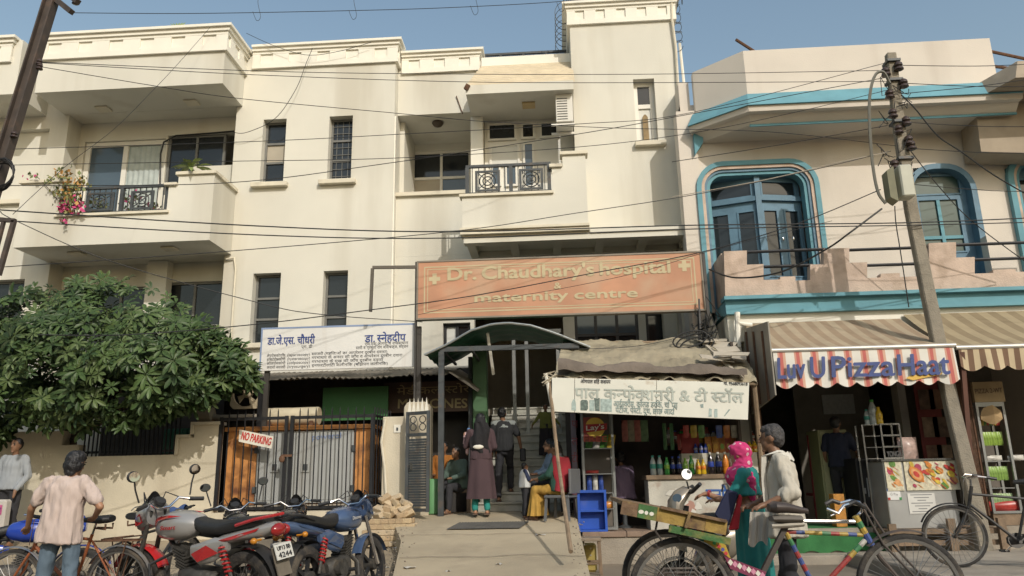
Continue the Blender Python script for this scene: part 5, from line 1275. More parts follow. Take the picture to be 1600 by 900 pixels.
for px, h, r, bo, ca, la, lb in ((1021,.30,.048,CL,TE,TE,'clear water bottle with teal cap at the counter end beside the cabinet gap'),(1032,.30,.048,CL,TE,TE,'clear water bottle with teal cap next to the green bottle'),(1042.5,.27,.042,GN,GN,LG,'dark green soda bottle beside the clear water bottles'),(1052,.28,.042,DK,BLU,BLU,'dark cola bottle with blue cap beside the dark green soda'),(1062,.28,.042,DK,BLU,BLU,'dark cola bottle with blue cap beside the light green soda'),(1071.5,.25,.042,LG,LG,LG,'light green soda bottle between cola and dark green bottles'),(1081.5,.29,.045,GN,GN,LG,'dark green soda bottle beside the small mango bottles'),(1091,.225,.042,YL,YL,ORG,'small yellow mango bottle beside the green soda'),(1100,.225,.042,YL,YL,ORG,'small yellow mango bottle beside the tall blue labelled bottle'),(1111,.33,.05,DK,WHT,BLU,'tall blue labelled cola bottle beside the small mango bottles'),(1123,.33,.05,DK,WHT,BLU,'tall blue labelled cola bottle beside the orange drink'),(1134.5,.33,.05,ORG,WHT,ORG,'tall orange drink bottle on the counter'),(1147,.38,.06,CL,BLU,CL,'large clear water bottle beside the orange drink'),(1160,.40,.055,YL,YL,GN,'tall yellow juice bottle beside the pink headscarf')):
    bottle(ctop(px), 12.28+.03*math.sin(px), cz1_+.001, h, r, bo, ca, la, lb)
# rear shelf with cartons
rs = thing('rear_shelf', 'white painted box shelf carrying juice cartons behind the bottles', 'shelf', tuple(P(1110,742,12.6)))
sz = P(1110,708,12.55).z; sA, sB = PX(1064,715,12.55), PX(1182,715,12.55)
b = B(); b.box(sA, sB, 12.5, 12.74, cz1_+.001, sz); b.obj('box', mat('shelf_white',(.58,.55,.47),.8,var=.1), rs, bevel=.005)
for k, px in enumerate((1107,1118,1128,1138,1148)):
    x = PX(px,700,12.58); t = thing('juice_carton', ('orange juice carton beside the red crate','juice carton with mango picture next to the first carton','juice carton with green fruit picture in the middle of its row','red topped juice carton in the rear row','juice carton closest to the yellow bottles')[k], 'carton', (x,12.6,sz+.001))
    b = B(); b.box(x-.05,x+.05,12.55,12.63,sz+.001,sz+.26); b.obj('carton', mat('juice_carton_%d'%k,((.50,.20,.04),(.55,.26,.05),(.48,.19,.04),(.45,.10,.05),(.50,.18,.04))[k],.5,var=.3,scale=25), t, bevel=.004)
    b = B(); disc(b,(x,12.546,sz+.1),.03,ry=.045); b.obj('fruit_print', mat('fruit_print_%d'%k,((.6,.45,.05),(.62,.36,.05),(.20,.38,.06),(.6,.4,.1),(.55,.35,.05))[k],.5), t, fix=False)
x = PX(1080,700,12.6); b = B(); b.box(x-.16,x+.13,12.58,12.72,sz+.001,sz+.32); o = b.obj('red_crate', mat('dark_red_plastic',(.25,.025,.025),.5,var=.25)); tag(o,'dark red drinks box on the rear shelf','box')
for k in range(3): bottle(PX(1087+8*k,705,12.55),12.53,sz+.001,.15,.033,BLU,BLU,(.3,.3,.4),'small blue can shaped bottle before the red box','small blue bottles before the red box')
for k, px in enumerate((1172,1180)): bottle(PX(px,705,12.6),12.62,sz+.001,.17,.05,YL,YL,ORG,'short yellow jar on the rear shelf behind the headscarf','yellow jars on the rear shelf')
hs_ = thing('wall_shelf', 'dim upper wall shelf of jars at the back of the stall', 'shelf', tuple(P(1100,700,13.2)))
zsh = P(1100,692,13.1).z; b = B(); b.box(PX(1040,692,13.1),PX(1185,692,13.1),13.0,13.28,zsh-.03,zsh); b.obj('board', M_wood, hs_)
random.seed(19)
for k in range(14):
    c_ = random.choice((CL,YL,GN,ORG,(.35,.1,.08),(.3,.25,.2))); nm_ = {CL:'clear',YL:'yellow',GN:'green',ORG:'orange'}.get(c_, 'brown'); bottle(PX(1046+10*k,690,13.1),13.1+random.uniform(-.03,.06),zsh+.001,random.uniform(.18,.27),.05,c_,random.choice((RE,WHT,BLU)),WHT,nm_+' jar on the dim upper shelf of the stall', 'jars on the upper shelf')
for k, px in enumerate((1074,1086,1098,1126,1138,1150)): packet(PX(px,690,12.35), 12.4, P(px,684,12.35).z, .10,.20,.03, ((.35,.05,.04),(.42,.30,.05),(.10,.22,.07),(.05,.09,.28),(.42,.16,.04),(.3,.28,.22))[k], ('red','yellow','green','blue','orange','pale')[k]+' packet pegged under the stall sign edge', None)
# blue crate
bc = thing('blue_crate', 'blue plastic crate standing on its end at the plinth edge', 'crate', tuple(P(925,826,11.95)))
q = rect(903,767,948,826,11.95); M_blc = mat('blue_plastic',(.025,.09,.42),.4,var=.12,scale=3,stain=.2,stain_col=(.2,.2,.25),stain_scale=4)
b = B(); x0,x1,z0,z1 = q[0],q[1],.462,q[3]; t_=.025; b.box(x0,x0+t_,11.93,12.095,z0,z1); b.box(x1-t_,x1,11.93,12.095,z0,z1); b.box(x0+t_,x1-t_,11.93,12.095,z0,z0+t_); b.box(x0+t_,x1-t_,11.93,12.095,z1-t_,z1); b.box(x0+t_,x1-t_,12.075,12.094,z0+t_,z1-t_); b.obj('shell', M_blc, bc, bevel=.006)
b = B(); b.box(x0-.015,x1+.015,11.915,11.929,z1-.03,z1+.01); b.box(x0-.015,x1+.015,11.915,11.929,z0,z0+.03); b.box(x0-.015,x0+.02,11.915,11.929,z0+.03,z1-.03); b.box(x1-.02,x1+.015,11.915,11.929,z0+.03,z1-.03); b.obj('rim', M_blc, bc)
b = B(); zm = (z0+z1)/2; b.box(x0+t_,x1-t_,11.94,12.074,zm-.012,zm+.012); b.obj('divider', M_blc, bc)
# stool in front of the plinth
sl = thing('wooden_stool', 'worn wooden stool with thin legs before the stall plinth', 'stool', (PX(917,870,10.7),10.7,0))
x = PX(917,870,10.7); b = B(); b.cbox((x,10.75,.45),(.40,.34,.04)); b.obj('seat', mat('grey_worn_wood',(.23,.18,.13),.85,var=.3,scale=6), sl, bevel=.006)
for sx in (-1,1):
    for sy in (-1,1): b = B(); b.bar((x+sx*.17,10.75+sy*.14,.43),(x+sx*.18,10.75+sy*.15,0),.035); b.obj('leg', M_wood, sl)
for sy in (-1,1): b = B(); b.bar((x-.17,10.75+sy*.145,.15),(x+.17,10.75+sy*.145,.15),.025); b.obj('stretcher', M_wood, sl)
b = B(); b.box(x-.1,x+.14,10.95,11.02,.0,.38); o = b.obj('yellow_sack', mat('yellow_sacking',(.36,.28,.08),.8,var=.2),bevel=.03); tag(o,'small yellow sack standing behind the wooden stool','sack')
# ================================================================ pizza shop
aw = thing('shop_awning', 'red and white striped awning with big blue brush lettering', 'awning', tuple(P(1345,545,11.2)))
YA0, YA1 = 11.1, YT2+.02
fa, fb = P(1207,550,YA0), P(1489,541,YA0); zA = (fa.z+fb.z)/2; xa0, xa1 = fa.x, fb.x
zAb = P(1300,503,YA1).z
M_aw1 = stripes('faded_awning_top', [(0,(.40,.32,.22)),(.5,(.32,.235,.155))], .235, 0, .9, .18)
M_aw2 = stripes('awning_valance', [(0,(.70,.67,.60)),(.52,(.58,.30,.22)),(.64,(.50,.13,.11)),(.84,(.60,.36,.26))], .235, 0, .75, .12)
b = B(); b.grid(60, 14, lambda u, v: (xa0+(xa1-xa0)*u, YA0+(YA1-YA0)*v, zA+.02+(zAb-zA)*v-.06*math.sin(math.pi*v)+.012*math.sin(u*36)*(1-v))); b.obj('canopy', M_aw1, aw, smooth=True)
zv = P(1340,597,YA0).z
def val(u, v): 
    sc_ = abs(math.sin(u*math.pi*9)); 
    return V(xa0+(xa1-xa0)*u, YA0-.015+.02*math.sin(u*30)*v-.01*v, zA-.02+(zv-zA-.07*sc_+.02)*v)
b = B(); b.grid(120, 8, val); b.obj('valance', M_aw2, aw, smooth=True)
b = B(); b.tube([(xa0-.03,YA0-.01,zA+.015),(xa1+.03,YA0-.01,zA+.015)], .034, 10); b.obj('front_bar', mat('pale_metal_bar',(.55,.53,.48),.4,metal=.3), aw, smooth=True)
M_brush = mat('blue_brush_paint', (.035,.06,.20), .5, var=.2, scale=8)
zt0 = P(1340,589,YA0).z
for w_, a_, c_ in (('Luv',1212,1254),('U',1263,1285),('Pizza',1296,1393),('Haat',1399,1479)):
    text_on('lettering', w_, M_brush, aw, (PX(a_,575,YA0),YA0-.02,zt0+.0), (PX(c_,575,YA0),YA0-.02,zt0+.0), .30, bold=.03, out=.05, slant=.10)
b = B(); e0=PX(1412,588,YA0); b.add([(e0,YA0-.05,zt0-.04),(e0+.1,YA0-.055,zt0-.075),(e0+.5,YA0-.055,zt0-.0),(e0+.52,YA0-.055,zt0+.03),(e0+.1,YA0-.05,zt0-.0)],[(0,1,2,3,4)]); b.obj('yellow_swoosh', mat('yellow_print',(.62,.38,.06),.6), aw, fix=False)
sp = thing('side_sheet', 'grey steel side sheet closing the pizza awning on the stall side', 'panel', tuple(P(1207,620,11.2)))
b = B(); xs_ = xa0-.04; z_t = P(1210,503,YA0).z; z_b = P(1212,618,YA0).z
b.add([(xs_,YA0-.05,z_b),(xs_,12.5,z_b-.15),(xs_,12.5,zAb-.1),(xs_,YA0-.05,z_t-.0),(xs_+.02,YA0-.05,z_b),(xs_+.02,12.5,z_b-.15),(xs_+.02,12.5,zAb-.1),(xs_+.02,YA0-.05,z_t)],[(0,1,2,3),(7,6,5,4),(0,4,5,1),(1,5,6,2),(2,6,7,3),(3,7,4,0)]); b.obj('sheet', mat('rusting_grey_sheet',(.28,.255,.21),.7,var=.2,stain=.5,stain_col=(.16,.09,.05),stain_scale=3,streak=True), sp)
for y in (11.35,11.85,12.3): b = B(); b.bar((xs_-.015,y,z_b-.05),(xs_-.015,y,z_t-.15+(zAb-z_t)*(y-11)/1.5),.03); b.obj('rib', M_rust, sp)
b = B(); b.bar((xs_,YA0-.05,.46),(xs_,YA0-.05,z_b),.05); b.v = [(v[0],v[1]+1.0,v[2]) for v in b.v]; b.obj('post', M_rust, sp)
# brown awning to the right
aw2 = thing('shop_awning', 'khaki and brown striped awning of the shop past the concrete pole', 'awning', tuple(P(1550,545,11.2)))
M_aw3 = stripes('khaki_awning_top', [(0,(.36,.29,.18)),(.5,(.26,.20,.12))], .3, 0, .9, .18); M_aw4 = stripes('khaki_valance', [(0,(.52,.42,.27)),(.5,(.17,.10,.06))], .16, 0, .8, .1)
xb0, xb1 = PX(1496,545,YA0), 9.6; zb_ = P(1550,543,YA0).z; zbb = P(1520,490,YA1).z
xbk = PX(1400,495,YA1)
b = B(); b.grid(50, 14, lambda u, v: (xb0+(xb1-xb0)*u, YA0+(YA1-YA0)*v, zb_+.02+(zbb-zb_)*v-.06*math.sin(math.pi*v))); b.obj('canopy', M_aw3, aw2, smooth=True)
b = B(); b.grid(110, 6, lambda u, v: V(xb0+(xb1-xb0)*u, YA0-.02+.03*math.sin(u*40)*v, zb_-.02-(.24+.07*abs(math.sin(u*math.pi*12)))*v)); b.obj('valance', M_aw4, aw2, smooth=True)
b = B(); b.tube([(xb0-.03,YA0-.01,zb_+.01),(xb1,YA0-.01,zb_+.01)],.034,10); b.obj('front_bar', MATS['pale_metal_bar'], aw2, smooth=True)
b = B(); b.bar((xb0+.05,YA0,zb_-.05),(PX(1543,830,11.3),11.6,.46),.06); b.obj('post', mat('brown_red_post',(.13,.06,.04),.7,var=.2), aw2)
# interior of the pizza shop
def simple(name, label, cat, fn, m, bevel=0.0, group=None, smooth=False):
    b = B(); fn(b); o = b.obj(name, m, None, bevel=bevel, smooth=smooth); tag(o, label, cat, group); return o
q = rect(1284,617,1337,646,14.3); simple('notice_board', 'white menu board on the dark wall of the pizza shop', 'board', lambda b: b.box(q[0],q[1],14.3,14.33,q[2],q[3]), mat('menu_white',(.45,.46,.45),.6,var=.15,scale=20))
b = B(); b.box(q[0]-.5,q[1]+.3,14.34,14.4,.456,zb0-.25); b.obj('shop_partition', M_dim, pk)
q2_ = rect(1277,672,1330,815,12.9); simple('fridge', 'pale yellow green fridge standing inside the pizza shop', 'fridge', lambda b: (b.box(q2_[0],q2_[1]+.1,12.9,13.5,.47,q2_[3]), b.box(q2_[0]+.02,q2_[1]+.08,12.87,12.899,.55,q2_[3]-.02), b.box(q2_[1]+.03,q2_[1]+.05,12.84,12.869,1.1,1.45)), mat('pale_olive_enamel',(.36,.36,.20),.4,var=.08), .008)
simple('red_chair_back', 'red plastic chair back in the dark pizza shop', 'chair', lambda b: (b.box(PX(1262,690,13.4),PX(1279,690,13.4),13.4,13.44,P(1270,712,13.4).z,P(1270,680,13.4).z), b.box(PX(1262,690,13.4),PX(1262,690,13.4)+.04,13.4,13.44,.47,P(1270,712,13.4).z), b.box(PX(1279,690,13.4)-.04,PX(1279,690,13.4),13.4,13.44,.47,P(1270,712,13.4).z), b.box(PX(1262,690,13.4),PX(1279,690,13.4),13.45,13.8,.88,.92)), mat('dull_red_plastic',(.25,.03,.03),.5))
bx = thing('black_oven', 'black oven stand with paper notes beside the steel counter', 'oven', tuple(P(1358,826,12.2)))
q = rect(1336,716,1384,826,12.1); b = B(); b.box(q[0],q[1],12.1,12.7,.47,q[3]); b.obj('body', M_black, bx, bevel=.01)
for (px,py,w_,h_) in ((1358,755,.07,.2),(1350,765,.05,.06),(1364,765,.06,.06)): p_ = P(px,py,12.1); b = B(); b.box(p_.x-w_*.5,p_.x+w_*.5,12.09,12.098,p_.z-h_,p_.z+h_*.4); b.obj('paper_note', mat('grey_paper',(.30,.30,.29),.8), bx)
b = B(); b.box(q[0]+.08,q[1]-.08,12.085,12.089,.6,.62); b.obj('handle', M_steel, bx)
simple('carton', 'orange cardboard carton on the green carpet', 'box', lambda b: b.box(PX(1308,810,12.0),PX(1325,810,12.0),12.05,12.25,.468,P(1315,772,12.0).z), mat('orange_card',(.48,.22,.04),.7,var=.3,scale=20), .004)
# steel counter with fruit print
sc_ = thing('steel_counter', 'shiny steel food counter with a fruit print skirt', 'counter', tuple(P(1440,828,11.5)))
YK = 11.5
ka, kb = PX(1384,760,YK), PX(1494,770,YK); kz1 = P(1435,720,YK).z; kz0 = P(1440,826,YK).z
b = B(); b.box(ka, kb, YK, YK+.6, kz0, kz1); b.obj('body', mat('creased_steel',(.55,.55,.53),.3,metal=.55,var=.12,scale=2,bump=.3,bscale=3), sc_, bevel=.01)
b = B(); b.box(ka-.03,kb+.03,YK-.04,YK+.63,kz1+.001,kz1+.03); b.obj('top', M_steel, sc_)
M_fr = [mat('print_%s'%n_, c, .5, var=.35, scale=22) for n_, c in (('cream',(.60,.55,.40)),('red',(.48,.04,.03)),('orange',(.58,.20,.03)),('yellow',(.60,.42,.05)),('green',(.10,.22,.04)),('pink',(.40,.05,.10)),('peach',(.60,.30,.12)))]
random.seed(21)
for (pa_, pb_) in ((1383,1409),(1413,1496)):
    xA_, xB_ = PX(pa_,740,YK), PX(pb_,740,YK); zT, zB_ = kz1-.005, P(1440,766,YK).z
    bb = B(); bb.box(xA_, xB_, YK-.02, YK-.005, zB_, zT); pr = bb.obj('print_skirt', M_fr[0], sc_)
    bb = B(); nb_ = 14 if pb_-pa_ < 40 else 52
    for k in range(nb_):
        x = random.uniform(xA_+.04, xB_-.04); z = random.uniform(zB_+.04, zT-.03); r_ = random.uniform(.025,.055); bb.cur = random.choice((1,1,2,2,3,3,4,5,6)); el = random.uniform(.7,1.3); nn=10; yy = YK-.0205-.0003*(k+1); an=random.random()*3
        bb.add([(min(xB_,max(xA_,x+r_*math.cos(2*math.pi*i/nn+an))), yy, min(zT,max(zB_,z+r_*el*math.sin(2*math.pi*i/nn)))) for i in range(nn)], [tuple(range(nn))])
    if pb_ > 1450:
        for (r_, c_, dy) in ((1.0,2,0),(.75,6,.001),(.42,1,.002)):
            bb.cur = c_; x, z = PX(1430,741,YK), P(1430,741,YK).z; nn = 16; M_=Matrix.Rotation(.7,2)
            bb.add([(lambda v: (x+v.x, YK-.039-dy, z+v.y))(M_ @ Vector((.075*r_*math.cos(2*math.pi*i/nn), .125*r_*math.sin(2*math.pi*i/nn)))) for i in range(nn)], [tuple(range(nn))])
    bb.obj('fruit_print', M_fr, pr, fix=False)
def plate(px0,py0,px1,py1,m,name,lines=0,o=.006,yk=None):
    yk = yk or YK; q_ = rect(px0,py0,px1,py1,yk); bb = B(); bb.box(q_[0],q_[1],yk-o-.003,yk-o,q_[2],q_[3]); t_ = bb.obj(name, m, sc_)
    for k in range(lines):
        z = q_[3]-(q_[3]-q_[2])*(k+.7)/(lines+.3); b2 = B(); ins = (q_[1]-q_[0])*(.1+.12*(k%3)); b2.add([(q_[0]+ins,yk-o-.0045,z),(q_[1]-ins,yk-o-.0045,z),(q_[1]-ins,yk-o-.0045,z+.012),(q_[0]+ins,yk-o-.0045,z+.012)],[(0,1,2,3)]); b2.obj('printed_line', mat('grey_print',(.22,.22,.22),.7), t_, fix=False)
    return t_
plate(1417,771,1464,802,mat('paper_white',(.60,.59,.55),.8,var=.06),'notice_paper',7)
st_ = plate(1385,764,1408,781,mat('sticker_white',(.62,.62,.6),.5),'payment_sticker',0)
q = rect(1385,764,1408,781,YK)
for (ux,uz,m_) in ((0,0,(.35,.04,.03)),(1,0,(.05,.25,.08)),(0,1,(.05,.12,.4)),(1,1,(.5,.35,.03))):
    bb = B(); x = q[0]+(q[1]-q[0])*(ux*.86); z = q[2]+(q[3]-q[2])*(uz*.8); bb.add([(x,YK-.0105,z),(x+.035,YK-.0105,z),(x+.035,YK-.0105,z+.035),(x,YK-.0105,z+.035)],[(0,1,2,3)]); bb.obj('sticker_corner', mat('sticker_%d%d'%(ux,uz),m_,.5), st_, fix=False)
text_on('lettering','G Pay',mat('grey_print',(.22,.22,.22)),st_,P(1391,774,YK),P(1403,774,YK),.035,out=.011)
# rack with bottles
rk = thing('steel_rack', 'small steel wire rack of jars on the counter corner', 'rack', (PX(1378,720,11.8),11.8,kz1))
r0, r1 = PX(1349,690,11.8), PX(1407,690,11.8); rz1 = P(1380,663,11.8).z; rm = PX(1378,690,11.8)
b = B()
for x in (r0, rm, r1): b.bar((x,11.78,.47 if x==r0 else kz1+.031),(x,11.78,rz1),.022); b.bar((x,12.05,kz1 if x!=r0 else .47),(x,12.05,rz1),.022)
b.obj('posts', M_steel, rk)
for k in range(4): z = kz1+.05+(rz1-kz1-.05)*k/3; bb = B(); bb.box(r0,r1,11.785,12.045,z-.008,z); bb.box(rm-.01,r1,11.765,11.784,z-.012,z+.012); bb.obj('rung', M_steel, rk)
text_on('lettering','YONGA',mat('dark_print',(.05,.05,.05),.6),rk,(rm+.03,11.76,kz1+.07),(r1-.03,11.76,kz1+.07),.08,bold=.04)
bottle(PX(1366,661,11.9),11.9,rz1+.001,.38,.06,CL,GN,CL,'big clear bottle with green cap on top of the wire rack')
bottle(PX(1374,661,11.86),11.84,rz1+.001,.26,.05,YL,YL,YL,'yellow juice bottle on top of the wire rack')
bottle(PX(1358,661,11.9),11.95,rz1+.001,.24,.045,CL,TE,TE,'small clear bottle with teal label on top of the wire rack')
packet(PX(1420,712,11.85),11.85,kz1+.031,.3,.32,.18,(.42,.30,.26),'crumpled pinkish plastic bag on the steel counter',None,cat='bag')
# wood platform under the counter
wp = thing('wooden_platform', 'dark plank platform carrying the steel counter', 'platform', (PX(1470,840,11.5),11.5,.0))
pz = kz0-.002; pa_, pb_ = PX(1386,840,11.45), PX(1575,845,11.45)
for k in range(4): b = B(); y = 11.40+.2*k; b.box(pa_, pb_, y+.005, y+.19, pz-.07, pz-.0); b.obj('plank', M_wood, wp, bevel=.004)
for x in (pa_+.05, PX(1487,840,11.4), pb_-.1): b = B(); b.box(x-.05,x+.05,11.33,11.398,.0,pz+.14 if x>pa_+.2 else pz+.08); b.obj('leg', M_wood, wp)
b = B(); b.box(pa_,pb_,11.41,11.44,pz-.22,pz-.15); b.obj('rail', M_wood, wp)
# pillar and red posters
q = rect(1401,600,1430,716,13.0); b = B(); b.box(q[0],q[1],13.0,13.25,.456,zb0-.23); b.obj('pillar', M_pass, pk)
pw = thing('poster_wall', 'dull red food poster board inside the pizza shop', 'poster', tuple(P(1455,720,12.8)))
q = rect(1428,592,1486,722,12.7); b = B(); b.box(q[0],q[1],12.75,12.78,q[2]-.6,q[3]); b.obj('board', mat('poster_red',(.20,.035,.03),.6,var=.2,scale=4), pw)
random.seed(2)
for i in range(2):
    for j in range(3):
        x0 = q[0]+.05+(q[1]-q[0]-.05)*i/2; z0 = q[2]-.05+(q[3]-q[2])*j/3; bb = B(); bb.box(x0,x0+.24,12.742,12.749,z0,z0+.32); pp = bb.obj('picture', mat('poster_pic_%d'%((i+j)%3),((.24,.13,.08),(.30,.2,.13),(.16,.1,.07))[(i+j)%3],.5,var=.5,scale=9), pw)
# ================================================================ shop at the right: mesh side, glass cabinet
ms_ = thing('mesh_panel', 'dark wire mesh side panel beside the leaning concrete pole', 'panel', tuple(P(1505,800,11.9)))
m0, m1 = PX(1497,700,11.95), PX(1531,700,11.95); mz0, mz1 = .6, P(1500,575,11.95).z
b = B(); b.box(m0,m0+.03,11.95,11.98,mz0,mz1); b.box(m1-.03,m1,11.95,11.98,mz0,mz1); b.box(m0,m1,11.95,11.98,mz1,mz1+.03); b.obj('frame', M_rust, ms_)
b = B()
for k in range(20): x = m0+(m1-m0)*k/19; b.box(x-.004,x+.004,11.96,11.968,mz0,mz1)
for k in range(60): z = mz0+(mz1-mz0)*k/59; b.box(m0,m1,11.97,11.976,z-.004,z+.004)
o = b.obj('wire_mesh', M_rust, ms_); 
b = B(); b.box(m0,m1,12.1,12.14,.46,mz1); b.obj('backing', M_dk, ms_)
q = rect(1524,632,1588,802,11.9); zz2 = [P(1560,y,11.9).z for y in (720,760,800,672)]
cab2 = glass_cabinet('packet_cabinet', 'glass fronted cabinet of hanging snack packets beneath the cardboard box', q[0], q[1]+.1, q[2]-.0, q[3], 11.9, .4, [zz2[0], zz2[1]-.02], M_alu)
b = B(); b.box(q[0],q[1]+.1,11.92,12.3,.46,q[2]-.001); b.obj('stand', M_wood, cab2)
random.seed(8)
rows = ((P(1560,664,11.9).z,.15,(RE,YE,GR,RE,GR,RE,YE,RE),'red and yellow','in the top row'),(zz2[3]-.22,.2,((.25,.38,.06),)*8,'lime green','in the second row'),(zz2[0]-.28,.2,((.22,.36,.08),)*8,'pale green','in the third row'),(zz2[1]-.30,.2,((.28,.40,.18),)*8,'silvery green','in the bottom row'))
for zr, hp, cs, cn, rn in rows:
    for k in range(8): packet(q[0]+.07+(q[1]-q[0]-.04)*k/7.5, 12.0, zr, .07,hp,.04, cs[k], '%s snack packet hanging %s of the packet cabinet' % (cn, rn), 'snack packets %s' % rn)
for k in range(2): packet(q[0]+.18+.3*k, 11.96, zz2[0]+.0, .24,.08,.08, WH, 'white flat packet on the packet cabinet shelf', 'white packets on the cabinet shelf')
packet((q[0]+q[1])/2, 12.0, q[2]+.03, .55,.14,.1, RE, 'long red packet at the bottom of the packet cabinet', None)
b = B(); p_ = P(1549,648,11.88); nn=14; random.seed(4)
b.add([(p_.x+.17*math.cos(2*math.pi*i/nn)*random.uniform(.85,1.1), 11.88+.0*i, p_.z+.14*math.sin(2*math.pi*i/nn)*random.uniform(.85,1.1)) for i in range(nn)]+[(p_.x,11.80,p_.z)], [(i,(i+1)%nn,nn) for i in range(nn)]); o = b.obj('leaf_plate', mat('dry_leaf_plate',(.42,.29,.15),.8,var=.2),None,fix=False); tag(o,'round dry leaf plate hung on the packet cabinet','plate')
q = rect(1519,600,1572,630,11.9); cbx = thing('cardboard_box', 'brown cardboard box on top of the packet cabinet', 'box', tuple(P(1545,631,11.9)))
b = B(); b.box(q[0],q[1],11.9,12.25,zz and P(1556,631,11.9).z+.03,q[3]+.03); b.obj('carton', mat('brown_cardboard',(.40,.29,.16),.85,var=.15,scale=5), cbx, bevel=.005)
text_on('lettering','PIZZA 2-WT',mat('brown_print',(.16,.10,.06),.8),cbx,P(1524,615,11.9),P(1566,613,11.9),.07,bold=.02)
# ================================================================ tree with palmate leaves
M_leaf = [mat('leaf_green_%d'%k, c, .5, var=.25, scale=8, spec=.35) for k, c in enumerate(((.05,.088,.025),(.07,.115,.034),(.035,.066,.02),(.095,.135,.045)))]
def rosette(n, L, w, droop, seed, m, name='leaf_cluster'):
    rnd = random.Random(seed); b = B()
    for k in range(n):
        a = 2*math.pi*k/n + rnd.uniform(-.25,.25); l = L*rnd.uniform(.75,1.1); tilt = rnd.uniform(.05,.5)
        d = Vector((math.cos(a), math.sin(a), 0)); s = Vector((-math.sin(a), math.cos(a), 0))
        pts = []
        for (t, ww) in ((.1,.05),(.4,.75),(.7,1.0),(.9,.62),(1.0,.04)):
            c = d*(l*t) + Vector((0,0, l*(tilt*t - droop*t*t)))
            pts += [c - s*w*ww*.5 + Vector((0,0,.012*ww)), c, c + s*w*ww*.5 + Vector((0,0,.012*ww))]
        fs = []
        for i in range(4):
            o = i*3; fs += [(o,o+1,o+4,o+3),(o+1,o+2,o+5,o+4)]
        b.add(pts, fs)
    return b
ROS = [rosette(8, .20, .058, .35, s, None).mesh('leaf_cluster', M_leaf[s % 4], fix=False, smooth=True) for s in range(8)]
tr = thing('broadleaf_tree', 'dense dark green tree with whorled leaves overhanging the compound wall', 'tree', (-8.6, 12.95, .4))
random.seed(31)
def crown_top(px): 
    t = [( -60,470),(0,470),(60,462),(130,452),(200,450),(250,470),(300,500),(345,525),(375,555),(392,580)]
    for (a,c),(d,e) in zip(t,t[1:]):
        if a <= px <= d: return c+(e-c)*(px-a)/(d-a)
    return 580
def crown_bot(px):
    t = [(-60,680),(0,680),(40,655),(100,660),(160,664),(230,655),(280,640),(320,628),(360,602),(388,584)]
    for (a,c),(d,e) in zip(t,t[1:]):
        if a <= px <= d: return c+(e-c)*(px-a)/(d-a)
    return 600
cl = []
tries = 0
while len(cl) < 2500 and tries < 20000:
    tries += 1
    px = random.uniform(-60, 392); t0, t1 = crown_top(px), crown_bot(px); py = random.uniform(t0, t1)
    v = (py-t0)/(t1-t0); ed = min(1, (392-px)/120)
    thick = 1.35*math.sqrt(max(.02, 1-(2*v-1)**2*.92))*ed**.6
    yy = 12.15 + random.uniform(-1, .75)*thick
    n1 = noise.noise(Vector((px*.018, py*.02, yy*1.1)))
    if n1 < -.19: continue
    p = P(px, py, yy)
    nx = Vector((random.uniform(-.5,.5), -0.55*(12.4-yy)-.35+random.uniform(-.3,.3), .75-v*.7+random.uniform(-.2,.3))).normalized()
    cl.append((yy - .5*(1-v), p, nx))
for k in range(90):
    px = random.uniform(-20, 395); t0, t1 = crown_top(px), crown_bot(px); py = t0-random.uniform(0,14) if random.random() < .55 else t1+random.uniform(0,10)
    cl.append((12.1, P(px, py, 12.1+random.uniform(-.5,.3)), Vector((random.uniform(-.6,.6), -.6, random.uniform(-.1,.9))).normalized()))
cl.sort(key=lambda c: c[0])
def ros_matrix(p, nx, s):
    q = nx.to_track_quat('Z', 'Y').to_matrix().to_4x4()
    return Matrix.Translation(p) @ q @ Matrix.Rotation(random.uniform(0,6.28),4,'Z') @ Matrix.Diagonal((s,s,s,1))
for k, (d, p, nx) in enumerate(cl[:300]):
    M = ros_matrix(p, nx, random.uniform(.55,1.25)); o = bpy.data.objects.new('leaf_cluster', ROS[k % 8]); COL.objects.link(o); o.parent = tr
    o.matrix_basis = Matrix.Translation(-tr.location) @ M
b = B(); srcs = [rosette(7, .20, .058, .35, s+20, None) for s in range(6)]
for k, (d, p, nx) in enumerate(cl[300:]):
    M = ros_matrix(p, nx, random.uniform(.6,1.25)); sr = srcs[k % 6]; b.cur = random.choice((0,0,1,2,2,3))
    b.add([M @ Vector(v) for v in sr.v], sr.f)
o = b.obj('crown', M_leaf, tr, fix=False, smooth=True); o['kind'] = 'stuff'
M_bark = mat('grey_brown_bark', (.13,.10,.075), .9, var=.3, scale=8, bump=.5, bscale=30)
b = B(); b.tube([(-8.6,13.0,.3),(-8.55,12.98,1.2),(-8.5,12.85,2.0),(-8.5,12.7,2.6)], [.16,.13,.11,.09], 9); b.obj('trunk', M_bark, tr, smooth=True)
for k in range(9):
    a = k/9*6.28; e = V(-8.5+2.6*math.cos(a)*(1 if math.cos(a)<0 else 1.15), 12.5+.8*math.sin(a), 3.2+.7*math.sin(k*2.1))
    s0 = V(-8.5,12.75,2.0+.08*k); b = B(); b.tube([s0, s0.lerp(e,.5)+V(0,0,.25), e], [.06,.04,.015], 6); b.obj('limb', M_bark, tr, smooth=True)
